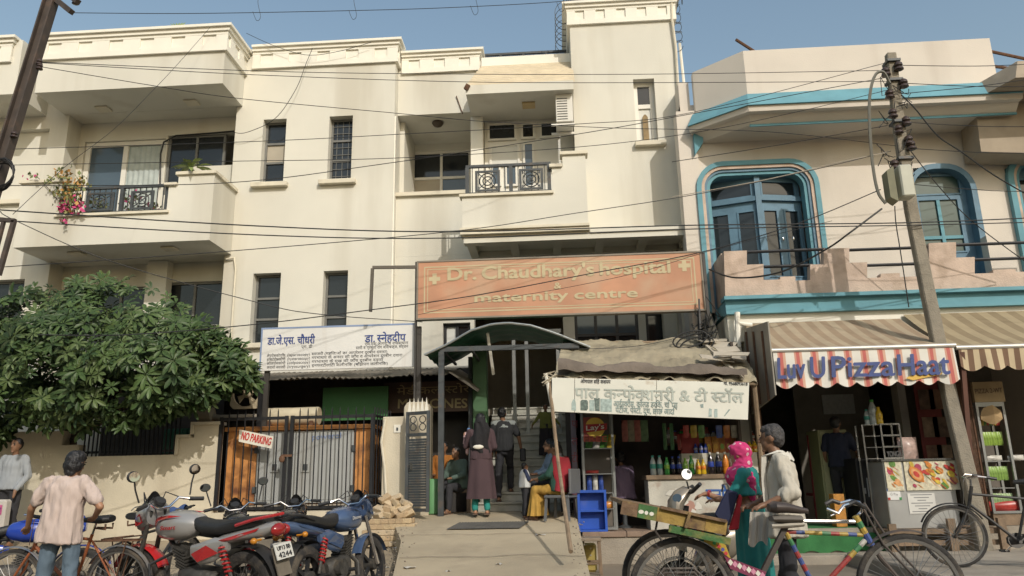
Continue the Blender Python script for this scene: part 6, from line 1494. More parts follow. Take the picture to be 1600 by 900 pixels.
# ================================================================ balcony plants
bg = thing('bougainvillea', 'bougainvillea with pink and orange bracts spilling over the balcony railing', 'plant', tuple(P(118,336,YB+.05)))
random.seed(41)
b = B(); leafm = [mat('bougainvillea_leaf',(.13,.16,.05),.6,var=.3), mat('pink_bract',(.50,.05,.17),.6,var=.25), mat('orange_bract',(.52,.27,.07),.6,var=.3), mat('pale_leaf',(.25,.25,.09),.6)]
for (cx_, cy_, rx_, ry_, n_, cols) in ((97,275,16,12,60,(2,3,0)),(112,300,22,18,150,(0,3,2)),(125,285,15,14,60,(3,2,0)),(108,318,16,16,120,(1,1,0,3)),(122,322,10,9,50,(1,0,1)),(97,325,6,12,40,(1,1,0)),(88,300,10,10,30,(0,3)),(52,275,18,6,14,(0,1)),(75,282,10,6,16,(0,3)),(100,345,8,6,16,(0,1)),(150,318,18,12,50,(0,0,3)),(205,312,18,16,60,(0,0,1)),(240,325,14,10,40,(0,0,1))):
    for k in range(n_):
        p = P(cx_+random.gauss(0,.5)*rx_, cy_+random.gauss(0,.5)*ry_, YB-.05+random.uniform(-.18,.18) if cx_ < 140 else YB+.35+random.uniform(-.1,.1)); s_ = random.uniform(.03,.055); Mx = Euler((random.uniform(0,6),random.uniform(0,6),random.uniform(0,6))).to_matrix()
        b.cur = random.choice(cols); b.add([p+Mx@Vector(v)*s_ for v in ((-1,0,0),(0,-.7,.1),(1,0,0),(0,.7,.1))], [(0,1,2,3)])
o = b.obj('foliage', leafm, bg, fix=False); o['kind'] = 'stuff'
for (a, c) in (((105,336),(97,275)),((110,336),(118,300)),((112,336),(128,284)),((104,330),(55,273)),((108,338),(98,345))):
    bb = B(); q0, q1 = P(*a,YB+.05), P(*c,YB-.03); bb.tube([q0, q0.lerp(q1,.5)+V(0,-.05,.05), q1], .008, 5); bb.obj('stem', M_bark, bg)
b = B(); q = P(110,335,YB+.3); b.lathe([(.09,0),(.13,.22),(.14,.24),(.12,.24)], 14, (q.x,YB+.3,BAL_Z+.9-.76)); b.obj('pot', mat('terracotta',(.30,.13,.07),.8), bg, smooth=True)
pp = thing('frangipani_plant', 'pale green rosette plant in the raised balcony planter', 'plant', tuple(P(305,272,YB+.2)))
base = P(304,262,YB+.25); bb = B(); bb.tube([V(base.x,base.y,zs2-.1), V(base.x-.02,base.y,zs2+.16)], .03, 7); bb.obj('stem', M_bark, pp, smooth=True)
M_pl = mat('pale_plant_leaf',(.24,.30,.10),.5,var=.25)
for k in range(26):
    a = k*2.4; l = random.uniform(.3,.48); el = random.uniform(-.1,1.0); d = Vector((math.cos(a)*math.cos(el), math.sin(a)*math.cos(el)*.7, math.sin(el))); s_ = Vector((-math.sin(a),math.cos(a),0)); c0 = V(base.x-.02+(.12 if k%4==0 else 0), YB+.1, zs2+.2); b = B(); pts = []
    for (t,w_) in ((.08,.1),(.4,.8),(.7,1),(1,.05)):
        c_ = c0+d*l*t+V(0,0,-.12*t*t*l*3); pts += [c_-s_*.045*w_+V(0,0,.012), c_, c_+s_*.045*w_+V(0,0,.012)]
    b.add(pts, [f for i in range(3) for f in ((i*3,i*3+1,i*3+4,i*3+3),(i*3+1,i*3+2,i*3+5,i*3+4))]); b.obj('leaf', M_pl, pp, fix=False, smooth=True)
# seedling on the cornice
sd = thing('seedling', 'tiny seedling sprouting from the top of the cornice', 'plant', tuple(P(277,46,YB))); b = B()
for k in range(6): p = P(277,46,YB); a = k-2.5; b.add([p+V(0,0,0), p+V(.05*a+.02,0,.12), p+V(.07*a,0,.16), p+V(.05*a-.02,0,.13)], [(0,1,2,3)])
b.obj('leaves', M_pl, sd, fix=False)
# ================================================================ poles
M_ste = mat('brown_painted_steel', (.065,.05,.042), .65, var=.3, scale=6, stain=.4, stain_col=(.14,.08,.05), stain_scale=6)
lp = thing('steel_pole', 'leaning dark steel H section utility pole with wire coil', 'utility pole', tuple(PZ(-150,850,0)))
YL0 = 9.0
t0, t1 = P(92,-40,YL0), P(0,262,YL0); dirv = (t1-t0).normalized(); foot = t0+dirv*((0-t0.z)/dirv.z)
lp.location = foot; lp['_w'] = list(foot)
nrm_x = V(1,0,0)
b = B(); b.bar(t0, foot, .14, .02, up=(0,1,0)); b.bar(t0+V(-.07,0,0), foot+V(-.07,0,0), .02, .13, up=(0,1,0)); b.bar(t0+V(.07,0,0), foot+V(.07,0,0), .02, .13, up=(0,1,0)); b.obj('shaft', M_ste, lp)
for (pa_, pb_) in (((86,-2),(112,19)),((100,-12),(122,3))): b = B(); b.bar(P(*pa_,YL0), P(*pb_,YL0-.1), .07); b.obj('cross_arm', M_ste, lp)
def insul(parent, p, r=.045, h=.1):
    b = B(); b.lathe([(r*.5,0),(r,.1*h),(r*.9,.3*h),(r*.55,.42*h),(r*.9,.55*h),(r*.8,.8*h),(r*.3,h)], 10, p); return b.obj('insulator', mat('brown_glaze',(.06,.04,.032),.25), parent, smooth=True)
for (px,py) in ((62,97),(62,104),(22,210),(118,2)): insul(lp, P(px,py,YL0-.05)-V(0,0,.05))
b = B(); pts = []; c_ = P(6,275,YL0-.1); random.seed(6)
for k in range(260): a = k*.34; r_ = .16+.03*math.sin(k*.21)+.02*random.random(); pts.append((c_.x+r_*math.cos(a), c_.y-.05+.04*math.sin(k*.13), c_.z+r_*1.15*math.sin(a)))
b.tube(pts, .008, 4); b.obj('wire_coil', M_cable, lp)
b = B(); b.bar(P(24,345,YL0-.2),P(-14,342,YL0-.2),.05); b.bar(P(22,345,YL0-.2),P(-2,430,YL0-.2),.05); b.bar(P(6,345,YL0-.2),P(-8,400,YL0-.2),.04); b.obj('bracket', M_ste, lp)
cp = thing('concrete_pole', 'tall weathered concrete utility pole with insulators and meter box', 'utility pole', tuple(P(1530,830,11.35)))
M_cpol = mat('weathered_pole_concrete', (.26,.23,.18), .9, var=.25, scale=5, bump=.6, bscale=40, stain=.45, stain_col=(.15,.12,.09), stain_scale=5)
YQ0 = 11.35
line = [P(1391,84,YQ0), P(1406,210,YQ0), P(1424,330,YQ0), P(1450,460,YQ0), P(1488,640,YQ0), P(1524,790,YQ0)]; fx = P(1536,840,YQ0); line.append(V(fx.x, YQ0, .0))
ws = (.15,.16,.17,.18,.185,.19,.19)
rings = []
for p, w_ in zip(line, ws): rings.append([p+V(-w_*.5,-w_*.4,0), p+V(w_*.5,-w_*.4,0), p+V(w_*.5,w_*.4,0), p+V(-w_*.5,w_*.4,0)])
b = B(); b.loft(rings); b.obj('shaft', M_cpol, cp, bevel=.015)
for (px,py) in ((1404,106),(1412,133),(1384,115),(1390,150),(1416,192),(1420,222),(1404,205),(1398,260),(1395,180),(1424,230)): insul(cp, P(px,py,YQ0-.1)-V(0,0,.05), .075, .16)
for (py,w_) in ((98,.23),(128,.23),(192,.25),(250,.26)): p = P(1391+(py-84)*.125,py,YQ0); b = B(); b.box(p.x-w_*.45,p.x+w_*.45,YQ0-.11,YQ0+.11,p.z-.02,p.z+.02); b.obj('clamp', M_iron, cp)
random.seed(14)
for k in range(14):
    p = P(random.uniform(1380,1420), random.uniform(110,285), YQ0-.13); b = B(); b.tube([p+V(random.uniform(-.15,.15),random.uniform(-.03,.03),random.uniform(-.25,.2)) for _ in range(5)], .007, 4); b.obj('tangled_wire', M_cable, cp)
bxm = thing('meter_box', 'grey green meter box strapped to the concrete pole', 'box', tuple(P(1400,320,YQ0-.25)))
q = rect(1396,264,1424,312,YQ0-.2); b = B(); b.box(q[0],q[1],YQ0-.38,YQ0-.14,q[2],q[3]); b.obj('cover', mat('meter_grey',(.46,.46,.38),.6,var=.15), bxm, bevel=.02)
q = rect(1379,266,1397,318,YQ0-.2); b = B(); b.add([(q[0],YQ0-.33,q[2]+.06),(q[1]-.002,YQ0-.36,q[2]-.02),(q[1]-.002,YQ0-.36,q[3]),(q[0],YQ0-.33,q[3]-.06),(q[0],YQ0-.14,q[2]+.06),(q[1]-.002,YQ0-.14,q[2]-.02),(q[1]-.002,YQ0-.14,q[3]),(q[0],YQ0-.14,q[3]-.06)],[(0,1,2,3),(7,6,5,4),(0,4,5,1),(1,5,6,2),(2,6,7,3),(3,7,4,0)]); b.obj('housing', mat('meter_olive',(.24,.23,.15),.7,var=.3,stain=.4), bxm)
b = B(); b.box(q[1],q[1]+.2,YQ0-.13,YQ0-.11,P(1400,290,YQ0).z-.02,P(1400,290,YQ0).z+.02); b.obj('strap', M_rust, bxm)
# ================================================================ wires
def wire(pts, r, label, group=None, m=None, name='overhead_wire', sag=.0):
    """pts: (px, py, Y)"""
    ps = [P(*p) for p in pts]; out = []
    n = len(ps)
    for i in range(n-1):                                   # Catmull-Rom
        p0, p1, p2, p3 = ps[max(i-1,0)], ps[i], ps[i+1], ps[min(i+2,n-1)]
        for k in range(8):
            t = k/8; out.append(.5*((2*p1)+(p2-p0)*t+(2*p0-5*p1+4*p2-p3)*t*t+(3*p1-p0-3*p2+p3)*t**3))
    out.append(ps[-1])
    b = B(); b.tube(out, r*.85, 5); o = b.obj(name, m or M_cable, None, smooth=True); tag(o, label, 'wire', group); return o
G1 = 'wires from the steel pole to the concrete pole'; L1 = 'thin overhead wire strung from the steel pole to the concrete pole'
wire([(112,20,8.9),(300,21,9.3),(530,17,9.8),(700,12,10.2),(880,2,10.6),(1000,-12,11)], .006, 'topmost thin wire with dangling ends crossing open sky', None)
for (x, y) in ((395,18),(545,16),(735,9),(870,4)): wire([(x,y,9.6),(x+6,y+14,9.6),(x+12,y+8,9.6),(x+8,y-16,9.6),(x+14,y-30,9.6)], .004, 'short loose wire end knotted on the topmost wire', 'loose ends on the topmost wire')
wire([(62,97,8.95),(378,110,9.6),(620,115,10.1),(1000,116,10.9),(1386,110,11.2)], .006, L1, G1)
wire([(62,98,8.95),(378,116,9.6),(730,128,10.3),(1060,129,11),(1388,127,11.2)], .006, L1, G1)
wire([(62,104,8.95),(240,134,9.3),(375,154,9.6),(620,177,10.1),(760,190,10.4),(960,200,10.8),(1200,206,11.1),(1400,228,11.25)], .006, L1, G1)
wire([(20,233,8.9),(400,221,9.6),(620,210,10.1),(900,194,10.6),(1080,176,11),(1385,98,11.2)], .006, L1, G1)
wire([(15,258,8.9),(360,252,9.6),(617,247,10.1),(900,230,10.6),(1080,208,11),(1240,176,11.1),(1390,140,11.2)], .006, L1, G1)
wire([(10,290,8.9),(350,286,9.6),(600,256,10.1),(900,210,10.6),(1080,178,11),(1390,120,11.2)], .007, L1, G1)
wire([(-40,420,8.9),(7,417,8.95),(350,393,9.6),(703,362,10.2),(900,333,10.6),(1080,305,11),(1250,270,11.1),(1392,236,11.2)], .007, L1, G1)
wire([(-60,322,9),(0,328,9),(400,353,9.6),(700,362,10.2),(1080,352,10.8),(1420,348,11.2),(1660,338,11.6)], .011, 'thick black cable running level below the balconies above its twin', None)
wire([(-60,336,9),(0,344,9),(400,367,9.6),(700,372,10.2),(1080,358,10.8),(1420,352,11.2),(1660,346,11.6)], .010, 'thick black cable running level below the balconies beneath its twin', None)
wire([(0,330,8.9),(25,345,8.9),(173,408,9.3),(400,472,9.8),(500,491,10.5),(660,503,12.3)], .007, 'sagging wire from the pole bracket down to the doctor sign', None)
wire([(60,523,9.2),(200,523,9.5),(397,507,10),(573,485,10.5),(740,462,10.9),(920,428,11),(1100,393,11.1),(1250,348,11.1),(1376,296,11.1)], .009, 'black service cable rising past the orange sign to the meter box', None)
wire([(653,492,12.5),(730,475,12.3),(871,452,12),(1000,425,11.8),(1110,392,11.5),(1300,345,11.3)], .005, 'very thin wire slanting across the orange sign', None)
wire([(328,43,13.4),(285,92,13),(245,135,12),(180,200,11),(100,262,10),(20,335,9)], .005, 'thin wire slanting from the cornice down to the steel pole', None)
wire([(488,76,14.4),(478,100,14.4),(462,140,14.4),(430,185,14.4),(385,207,14.4),(362,206,14.4)], .008, 'drooping wire hanging down the cream wall from the cornice', None)
wire([(385,52,14.4),(430,72,14.4),(480,86,14.4),(530,80,14.4),(580,66,14.4)], .007, 'slack wire draped along the middle cornice', None)
wire([(1378,326,11),(1330,362,11),(1290,390,11.2),(1220,425,11.6),(1150,434,12),(1108,421,12.5)], .017, 'thick drooping black cable from the meter box to the sign corner', None)
G2 = 'wires running right from the concrete pole'
for (a_, c_) in (((1404,102),(1680,96)),((1412,130),(1680,133)),((1390,148),(1680,112)),((1424,232),(1680,238)),((1400,190),(1680,197)),((1424,288),(1680,300))):
    wire([(a_[0],a_[1],11.2),((a_[0]+c_[0])/2,(a_[1]+c_[1])/2+4,11.3),(c_[0],c_[1],11.5)], .007, 'thin wire running from the concrete pole past the pink house', G2)
wire([(1050,253,11),(1220,226,11.1),(1387,196,11.2)], .007, 'thin wire rising to the lower insulators beside the blue eave', None)
wire([(1050,308,11),(1200,280,11.1),(1319,252,11.1),(1387,238,11.2)], .008, 'pale knotted wire crossing the big blue arched door', None, mat('pale_wire',(.35,.31,.25),.6))
wire([(1408,148,11.2),(1430,170,11.2),(1465,212,11.2),(1500,236,11.3),(1560,278,11.4),(1660,335,11.6)], .013, 'twisted black cable sagging from the pole over the arched window', None)
wire([(1420,232,11.2),(1470,295,11.3),(1530,355,11.4),(1660,450,11.6)], .009, 'black cable dropping steeply from the pole past the window', None)
wire([(1398,322,11.1),(1400,350,11.1),(1408,400,11.1),(1420,480,11.15)], .010, 'black cable dangling down the face of the concrete pole', None)
# grey conduit loop beside the pole
cl_ = [(1390,130,11.15),(1380,113,11.1),(1367,118,11.1),(1359,150,11.1),(1359,200,11.1),(1364,260,11.1),(1372,300,11.1),(1384,318,11.1)]
wire(cl_, .028, 'fat grey conduit looping beside the pole into the meter box', None, mat('grey_conduit',(.15,.145,.12),.6), 'conduit')
# tangle of cables at the sign corner
random.seed(17)
tg = thing('cable_tangle', 'tangle of black cables looped in the gap beside the orange sign', 'cables', tuple(P(1105,540,12.6)))
for k in range(10):
    x, y = random.uniform(1094,1118), random.uniform(470,525); pts = [P(x+random.uniform(-14,14), y+random.uniform(-25,40)*i/2, 12.55+random.uniform(-.1,.1)) for i in range(5)]
    b = B(); b.tube(pts, random.choice((.009,.012,.016)), 5); b.obj('cable', M_cable, tg, smooth=True)
for k in range(3):
    c_ = P(1078+6*k,530+4*k,12.4); b = B(); b.tube([(c_.x+.28*math.cos(t*.35), 12.4+.03*k, c_.z+.13*math.sin(t*.35)+.05*math.cos(t*.35)) for t in range(18)], .014, 6, closed=True); b.obj('cable_loop', M_cable, tg, smooth=True)
wire([(1088,520,12.4),(1000,540,12.3),(900,545,12.2),(830,540,12.2)], .006, 'thin wire running behind the stall roof to the green canopy', None)
# ================================================================ vehicles
M_seat = mat('black_vinyl', (.018,.018,.018), .55, var=.25, bump=.15, bscale=60, stain=.35, stain_col=(.08,.07,.055), stain_scale=5)
M_dust = mat('dusty_engine_metal', (.085,.08,.072), .6, metal=.5, var=.35, scale=14, bump=.4, bscale=40, stain=.5, stain_col=(.17,.14,.10), stain_scale=9)
M_plast = mat('black_plastic', (.022,.022,.023), .5, var=.25, stain=.35, stain_col=(.11,.095,.075), stain_scale=6)
M_mud = mat('muddy_fender', (.17,.145,.11), .8, var=.3, scale=7)
M_mirr = mat('mirror_glass', (.85,.87,.9), .03, metal=1, var=0)
M_plate = mat('plate_white', (.62,.61,.56), .5, var=.08)
M_redlens = mat('red_lens', (.30,.015,.015), .15, var=.2, coat=.5)
M_redsp = mat('red_spring', (.40,.02,.02), .5, var=.15)
M_amber = mat('amber_lens', (.5,.2,.02), .2)
def hull(b, st, n=16, e=2.4):
    """superelliptic rings across x: (x, y centre, z centre, half width, half height)"""
    rings = []
    for (x, yc, zc, hw, hh) in st:
        r = []
        for k in range(n):
            a = 2*math.pi*k/n; c, s = math.cos(a), math.sin(a)
            r.append((x, yc + hw*math.copysign(abs(c)**(2/e), c), zc + hh*math.copysign(abs(s)**(2/e), s)))
        rings.append(r)
    b.loft(rings); return b
def wheel_geo(parent, c, r, w, spokes=0, alloy=0, rimw=.018, tyre_m=None, rim_m=None, hubr=.05):
    """wheel in the local xz plane at c; tyre, rim, spokes as parts of the wheel"""
    c = Vector(c); n = 36
    b = B(); b.lathe([(hubr*.35,-w*.9),(hubr,-w*.8),(hubr,w*.8),(hubr*.35,w*.9)], 14, c, Matrix.Rotation(R(90),3,'X')); wh = b.obj('wheel', M_dust, parent, smooth=True)
    prof = [(r-w*1.05,-w*.45),(r-w*.6,-w*.62),(r-w*.15,-w*.48),(r,-w*.15),(r,w*.15),(r-w*.15,w*.48),(r-w*.6,w*.62),(r-w*1.05,w*.45)]
    def torus(b, pr, n=n):
        m = len(pr); vs = []; fs = []
        for k in range(n):
            a = 2*math.pi*k/n
            for (rr, yy) in pr: vs.append(c+V(rr*math.cos(a), yy, rr*math.sin(a)))
        for k in range(n):
            q = (k+1) % n
            for i in range(m): j = (i+1) % m; fs.append((k*m+i, k*m+j, q*m+j, q*m+i))
        b.add(vs, fs)
    b = B(); torus(b, prof); b.obj('tyre', tyre_m or M_rubber, wh, smooth=True)
    b = B(); ri = r-w*1.0; torus(b, [(ri-rimw,-w*.42),(ri+.004,-w*.5),(ri+.004,w*.5),(ri-rimw,w*.42)]); b.obj('rim', rim_m or M_chrome, wh, smooth=True)
    if spokes:
        b = B()
        for k in range(spokes):
            a = 2*math.pi*k/spokes; s_ = (-1)**k; a2 = a + (.35 if (k//2) % 2 else -.35)
            b.tube([c+V(hubr*math.cos(a2), s_*w*.7, hubr*math.sin(a2)), c+V((ri-.005)*math.cos(a), 0, (ri-.005)*math.sin(a))], .0022, 4, caps=False)
        o = b.obj('spokes', rim_m or M_chrome, wh); o['kind'] = 'stuff'
    if alloy:
        for k in range(alloy):
            a = 2*math.pi*k/alloy; b = B(); u = V(math.cos(a),0,math.sin(a)); b.bar(c+u*hubr*.8, c+u*(ri-.005), .035, .03, up=(0,1,0)); b.obj('spoke', M_plast, wh)
    return wh
def motorcycle(label, pos, fwd, scheme, plate=None, lean=.12, sc=1.0, group='motorcycles parked before the gate', style=0, mirrors=(1,1)):
    C1, C2 = scheme
    root = bpy.data.objects.new('motorcycle', None); COL.objects.link(root); root.location = pos; root.rotation_euler = (-lean, 0, math.atan2(fwd[1], fwd[0])); root.scale = (sc,)*3; tag(root, label, 'motorcycle', group)
    rw = .30
    wheel_geo(root, (0,0,rw), rw, .085, spokes=0 if style else 32, alloy=5 if style else 0, rim_m=M_plast if style else M_dust, hubr=.065)
    wheel_geo(root, (1.27,0,rw), rw, .075, spokes=0 if style else 32, alloy=5 if style else 0, rim_m=M_plast if style else M_dust, hubr=.06)
    def part(name, m, fn, smooth=True, par=None, bevel=0):
        b = B(); fn(b); return b.obj(name, m, par or root, smooth=smooth, bevel=bevel)
    part('frame', M_plast, lambda b: (b.tube([(1.02,0,.82),(.85,0,.62),(.72,0,.34),(.35,0,.30)], .02, 8), b.tube([(1.02,0,.86),(.7,0,.74),(.3,0,.70),(-.15,0,.76)], .02, 8), b.tube([(.40,.06,.30),(0,.09,.30)], .018, 8), b.tube([(.40,-.06,.30),(0,-.09,.30)], .018, 8)))
    for s in (-1, 1):
        part('fork_leg', M_chrome if style else M_dust, lambda b: b.tube([(1.27,s*.085,.30),(1.19,s*.085,.52),(1.06,s*.075,.93)], [.026,.022,.018], 8))
        part('shock_absorber', M_dust, lambda b: b.tube([(.02,s*.13,.33),(.16,s*.13,.66)], .016, 8))
        part('spring', M_redsp, lambda b: b.tube([(.065+.095*k/60, s*.13+.03*math.cos(k*.75), .43+.225*k/60+.03*.0) if False else (.07+.09*k/70+.028*math.sin(k*.63)*.9, s*.13+.028*math.cos(k*.63), .42+.22*k/70-.028*math.sin(k*.63)*.4) for k in range(71)], .009, 5))
        part('mirror', M_plast, lambda b: (b.tube([(.97,s*.28,1.03),(.98,s*.31,1.14),(.97,s*.33,1.22)], .008, 6), b.ell((.975,s*.34,1.26), (.016,.065,.05), None, 14, 8))) if mirrors[(s+1)//2] else None
        if mirrors[(s+1)//2]: part('mirror_glass', M_mirr, lambda b: disc(b, (.956,s*.34,1.26), .055, (-1,0,.06), 16, .042), False)
        part('turn_signal', M_amber, lambda b: (b.tube([(-.22,s*.07,.70),(-.22,s*.13,.70)],.01,6), b.ell((-.22,s*.155,.70),(.03,.028,.026))))
        part('foot_peg', M_plast, lambda b: b.tube([(.52,s*.1,.31),(.52,s*.24,.31)], .018, 8))
        part('grip', M_plast, lambda b: b.tube([(.93,s*.24,1.0),(.88,s*.36,.985)], .019, 8))
        part('lever', M_chrome, lambda b: b.tube([(.99,s*.22,1.0),(1.0,s*.30,.995),(.95,s*.37,.98)], .006, 5))
        part('side_panel', C1, lambda b: hull(b, [(.10,s*.10,.66,.02,.05),(.24,s*.125,.62,.03,.10),(.40,s*.125,.58,.03,.095),(.52,s*.11,.60,.02,.05)], 12))
        part('side_flash', C2, lambda b: b.add([(.16,s*.162,.60),(.40,s*.165,.52),(.50,s*.14,.58),(.30,s*.166,.66)], [(0,1,2,3) if s < 0 else (3,2,1,0)]), False)
    part('handlebar', M_chrome, lambda b: b.tube([(.93,-.24,1.0),(.99,-.17,1.02),(1.0,-.07,.95),(1.0,.07,.95),(.99,.17,1.02),(.93,.24,1.0)], .012, 8))
    part('control_cables', M_cable, lambda b: (b.tube([(.97,-.22,1.0),(1.08,-.1,1.08),(1.1,-.02,.9)],.006,5), b.tube([(.97,.22,1.0),(1.1,.12,1.1),(1.12,.03,.9)],.006,5), b.tube([(.97,.2,1.0),(1.06,.05,1.05),(1.0,.05,.8)],.006,5)))
    tk = part('fuel_tank', C1, lambda b: hull(b, [(.50,0,.80,.07,.05),(.56,0,.80,.12,.095),(.68,0,.80,.15,.125),(.82,0,.80,.155,.13),(.92,0,.79,.13,.11),(1.0,0,.78,.08,.06)], 20))
    for s in (-1, 1): part('tank_flash', C2, lambda b: (lambda pts: b.add(pts, [tuple(range(len(pts))) if s < 0 else tuple(range(len(pts)-1,-1,-1))]))([(.96,s*.115,.85),(.90,s*.143,.885),(.76,s*.148,.905),(.62,s*.13,.895),(.76,s*.1535,.882),(.88,s*.152,.86),(.95,s*.122,.80)]), False, tk)
    part('filler_cap', M_chrome, lambda b: b.lathe([(.03,0),(.03,.012),(.01,.016)], 12, (.80,0,.925)), True, tk)
    part('saddle', M_seat, lambda b: hull(b, [(-.24,0,.845,.07,.03),(-.16,0,.84,.12,.045),(.05,0,.815,.13,.055),(.22,0,.785,.135,.055),(.42,0,.785,.115,.06),(.54,0,.82,.08,.055)], 16, 3))
    tc = part('tail_cowl', C1, lambda b: hull(b, [(-.34,0,.80,.05,.035),(-.26,0,.775,.095,.06),(-.05,0,.74,.125,.055),(.18,0,.695,.13,.05),(.30,0,.67,.10,.03)], 14))
    for s in (-1, 1): part('tail_flash', C2, lambda b: b.add([(-.24,s*.108,.80),(.18,s*.137,.70),(.26,s*.12,.66),(.05,s*.134,.705),(-.20,s*.112,.77)], [(0,1,2,3,4)]), False, tc)
    part('grab_rail', C2 if style == 0 else M_plast, lambda b: b.tube([(.0,.13,.82),(-.2,.13,.87),(-.33,.07,.89),(-.33,-.07,.89),(-.2,-.13,.87),(.0,-.13,.82)], .014, 8))
    part('tail_lamp', M_redlens, lambda b: b.ell((-.345,0,.77), (.045,.085,.055)))
    rf = part('rear_fender', M_plast, lambda b: b.grid(14, 7, lambda u, v: (lambda a, r_: (r_*math.cos(a), (v-.5)*.15, .30+r_*math.sin(a)))(R(62+105*u), .345-.012*(2*v-1)**2+.03*u)))
    pp = part('number_plate_bracket', M_mud, lambda b: b.cbox((-.375,0,.52), (.012,.16,.24), Matrix.Rotation(R(18),3,'Y')), False)
    if plate:
        Mr = Matrix.Rotation(R(18),3,'Y'); c = V(-.40,0,.60)
        pl = part('number_plate', M_plate, lambda b: b.cbox(c, (.008,.20,.125), Mr), False)
        for txt, dz, h in ((plate[0], .012, .034), (plate[1], -.048, .042)):
            up = Mr @ V(0,0,1); o = c+up*dz+(Mr@V(-1,0,0))*.004
            text_on('lettering', txt, M_blkt, pl, o+V(0,.078,0), o+V(0,-.078,0), h, up=up, normal=Mr@V(-1,0,0), bold=.03, out=.0015)
    part('front_fender', C2 if style == 0 else C1, lambda b: b.grid(14, 7, lambda u, v: (lambda a, r_: (1.27+r_*math.cos(a), (v-.5)*.12, .30+r_*math.sin(a)))(R(20+135*u), .335-.015*(2*v-1)**2)))
    hc = part('headlamp_cowl', C1, lambda b: hull(b, [(1.06,0,.90,.13,.10),(1.14,0,.89,.135,.125),(1.22,0,.86,.11,.115),(1.28,0,.84,.05,.06)], 16))
    part('headlamp', mat('clear_lens',(.5,.52,.54),.08,spec=.8), lambda b: b.ell((1.235,0,.83), (.05,.085,.07)), True, hc)
    part('visor', M_plast, lambda b: b.grid(10, 8, lambda u, v: (1.24-.13*v, (u-.5)*.24*(1-.25*v), .93+.17*v-.10*(2*u-1)**2*v)), True, hc)
    for s in (-1, 1): part('cowl_flash', C2, lambda b: b.add([(1.09,s*.137,.84),(1.20,s*.125,.80),(1.24,s*.10,.86),(1.13,s*.142,.92)], [(0,1,2,3)]), False, hc)
    part('speedometer', M_plast, lambda b: (b.lathe([(.05,0),(.055,.03),(.05,.04)], 14, (1.05,.0,.99), Matrix.Rotation(R(-35),3,'Y'))))
    part('engine', M_dust, lambda b: (hull(b, [(.30,0,.33,.07,.08),(.38,0,.34,.13,.11),(.62,0,.34,.13,.12),(.72,0,.36,.08,.09)], 14, 3), b.lathe([(.085,0),(.085,.1),(.06,.12)], 14, (.42,-.17,.34), Matrix.Rotation(R(-90),3,'X'))))
    part('cylinder', M_dust, lambda b: [b.cbox((.66+.012*k,0,.44+.028*k), (.16,.17,.012), Matrix.Rotation(R(-20),3,'Y')) for k in range(7)]+[b.cbox((.70,0,.53),(.1,.11,.2),Matrix.Rotation(R(-20),3,'Y'))], False)
    part('exhaust', M_dust, lambda b: (b.tube([(.74,-.04,.46),(.82,-.09,.36),(.74,-.14,.22),(.40,-.17,.22)], .022, 8), b.lathe([(.03,0),(.055,.06),(.062,.2),(.062,.5),(.05,.55),(.025,.555)], 14, (.42,-.175,.23), Matrix.Rotation(R(-96),3,'Y'))))
    part('chain_guard', M_plast, lambda b: hull(b, [(-.07,.1,.31,.012,.06),(.05,.1,.33,.018,.05),(.38,.1,.34,.018,.045)], 8))
    part('crash_guard', M_chrome if style else M_plast, lambda b: b.tube([(.86,0,.56),(.90,.22,.50),(.86,.26,.36),(.74,.1,.28)], .014, 7) or b.tube([(.86,0,.56),(.90,-.22,.50),(.86,-.26,.36),(.74,-.1,.28)], .014, 7))
    part('kick_stand', M_plast, lambda b: b.tube([(.40,.1,.28),(.30,.24,.02)], .013, 6))
    return root
P_red = mat('bright_red_paint', (.42,.02,.022), .25, var=.12, coat=.5, stain=.15, stain_col=(.2,.15,.12), stain_scale=5)
P_sil = mat('silver_grey_paint', (.36,.35,.335), .3, metal=.35, var=.1, coat=.4, stain=.15, stain_col=(.22,.2,.16), stain_scale=5)
P_blu = mat('blue_grey_paint', (.065,.105,.20), .25, metal=.2, var=.15, coat=.5, stain=.2, stain_col=(.2,.19,.16), stain_scale=5)
P_blk = mat('black_gloss_paint', (.02,.02,.023), .2, var=.2, coat=.5, stain=.2, stain_col=(.1,.09,.075), stain_scale=5)
P_dbl = mat('deep_blue_paint', (.02,.055,.34), .25, var=.15, coat=.5)
def gpos(px, Y): return (PX(px, 890, Y), Y, max(0.0, apron_z(PX(px,890,Y), Y)) if Y > 8.3 else 0.0)
mcA = motorcycle('red and silver motorcycle with number plate 4244', gpos(392,7.35), (-.93,.36), (P_sil, P_red), ('UP13 BB','4244'), lean=.10, sc=1.1)
mcB = motorcycle('blue grey motorcycle with red tail lamp and plate 9685', gpos(484,7.9), (.24,.97), (P_blu, P_blu), ('UP13V','9685'), lean=.12, sc=1.07, style=1, mirrors=(0,0))
mcC = motorcycle('black motorcycle with chrome mirrors behind the red motorcycle', gpos(380,8.7), (-.42,.91), (P_blk, P_blk), None, lean=.1, mirrors=(1,1))
mcD = motorcycle('black motorcycle without mirrors between the red and blue ones', gpos(432,9.0), (-.10,1), (P_blk, P_blk), None, lean=.08, mirrors=(0,0))
mcE = motorcycle('deep blue motorcycle beside the man in the pale pink T-shirt', gpos(-85,8.1), (.93,.36), (P_dbl, P_dbl), None, lean=.1, mirrors=(0,0))
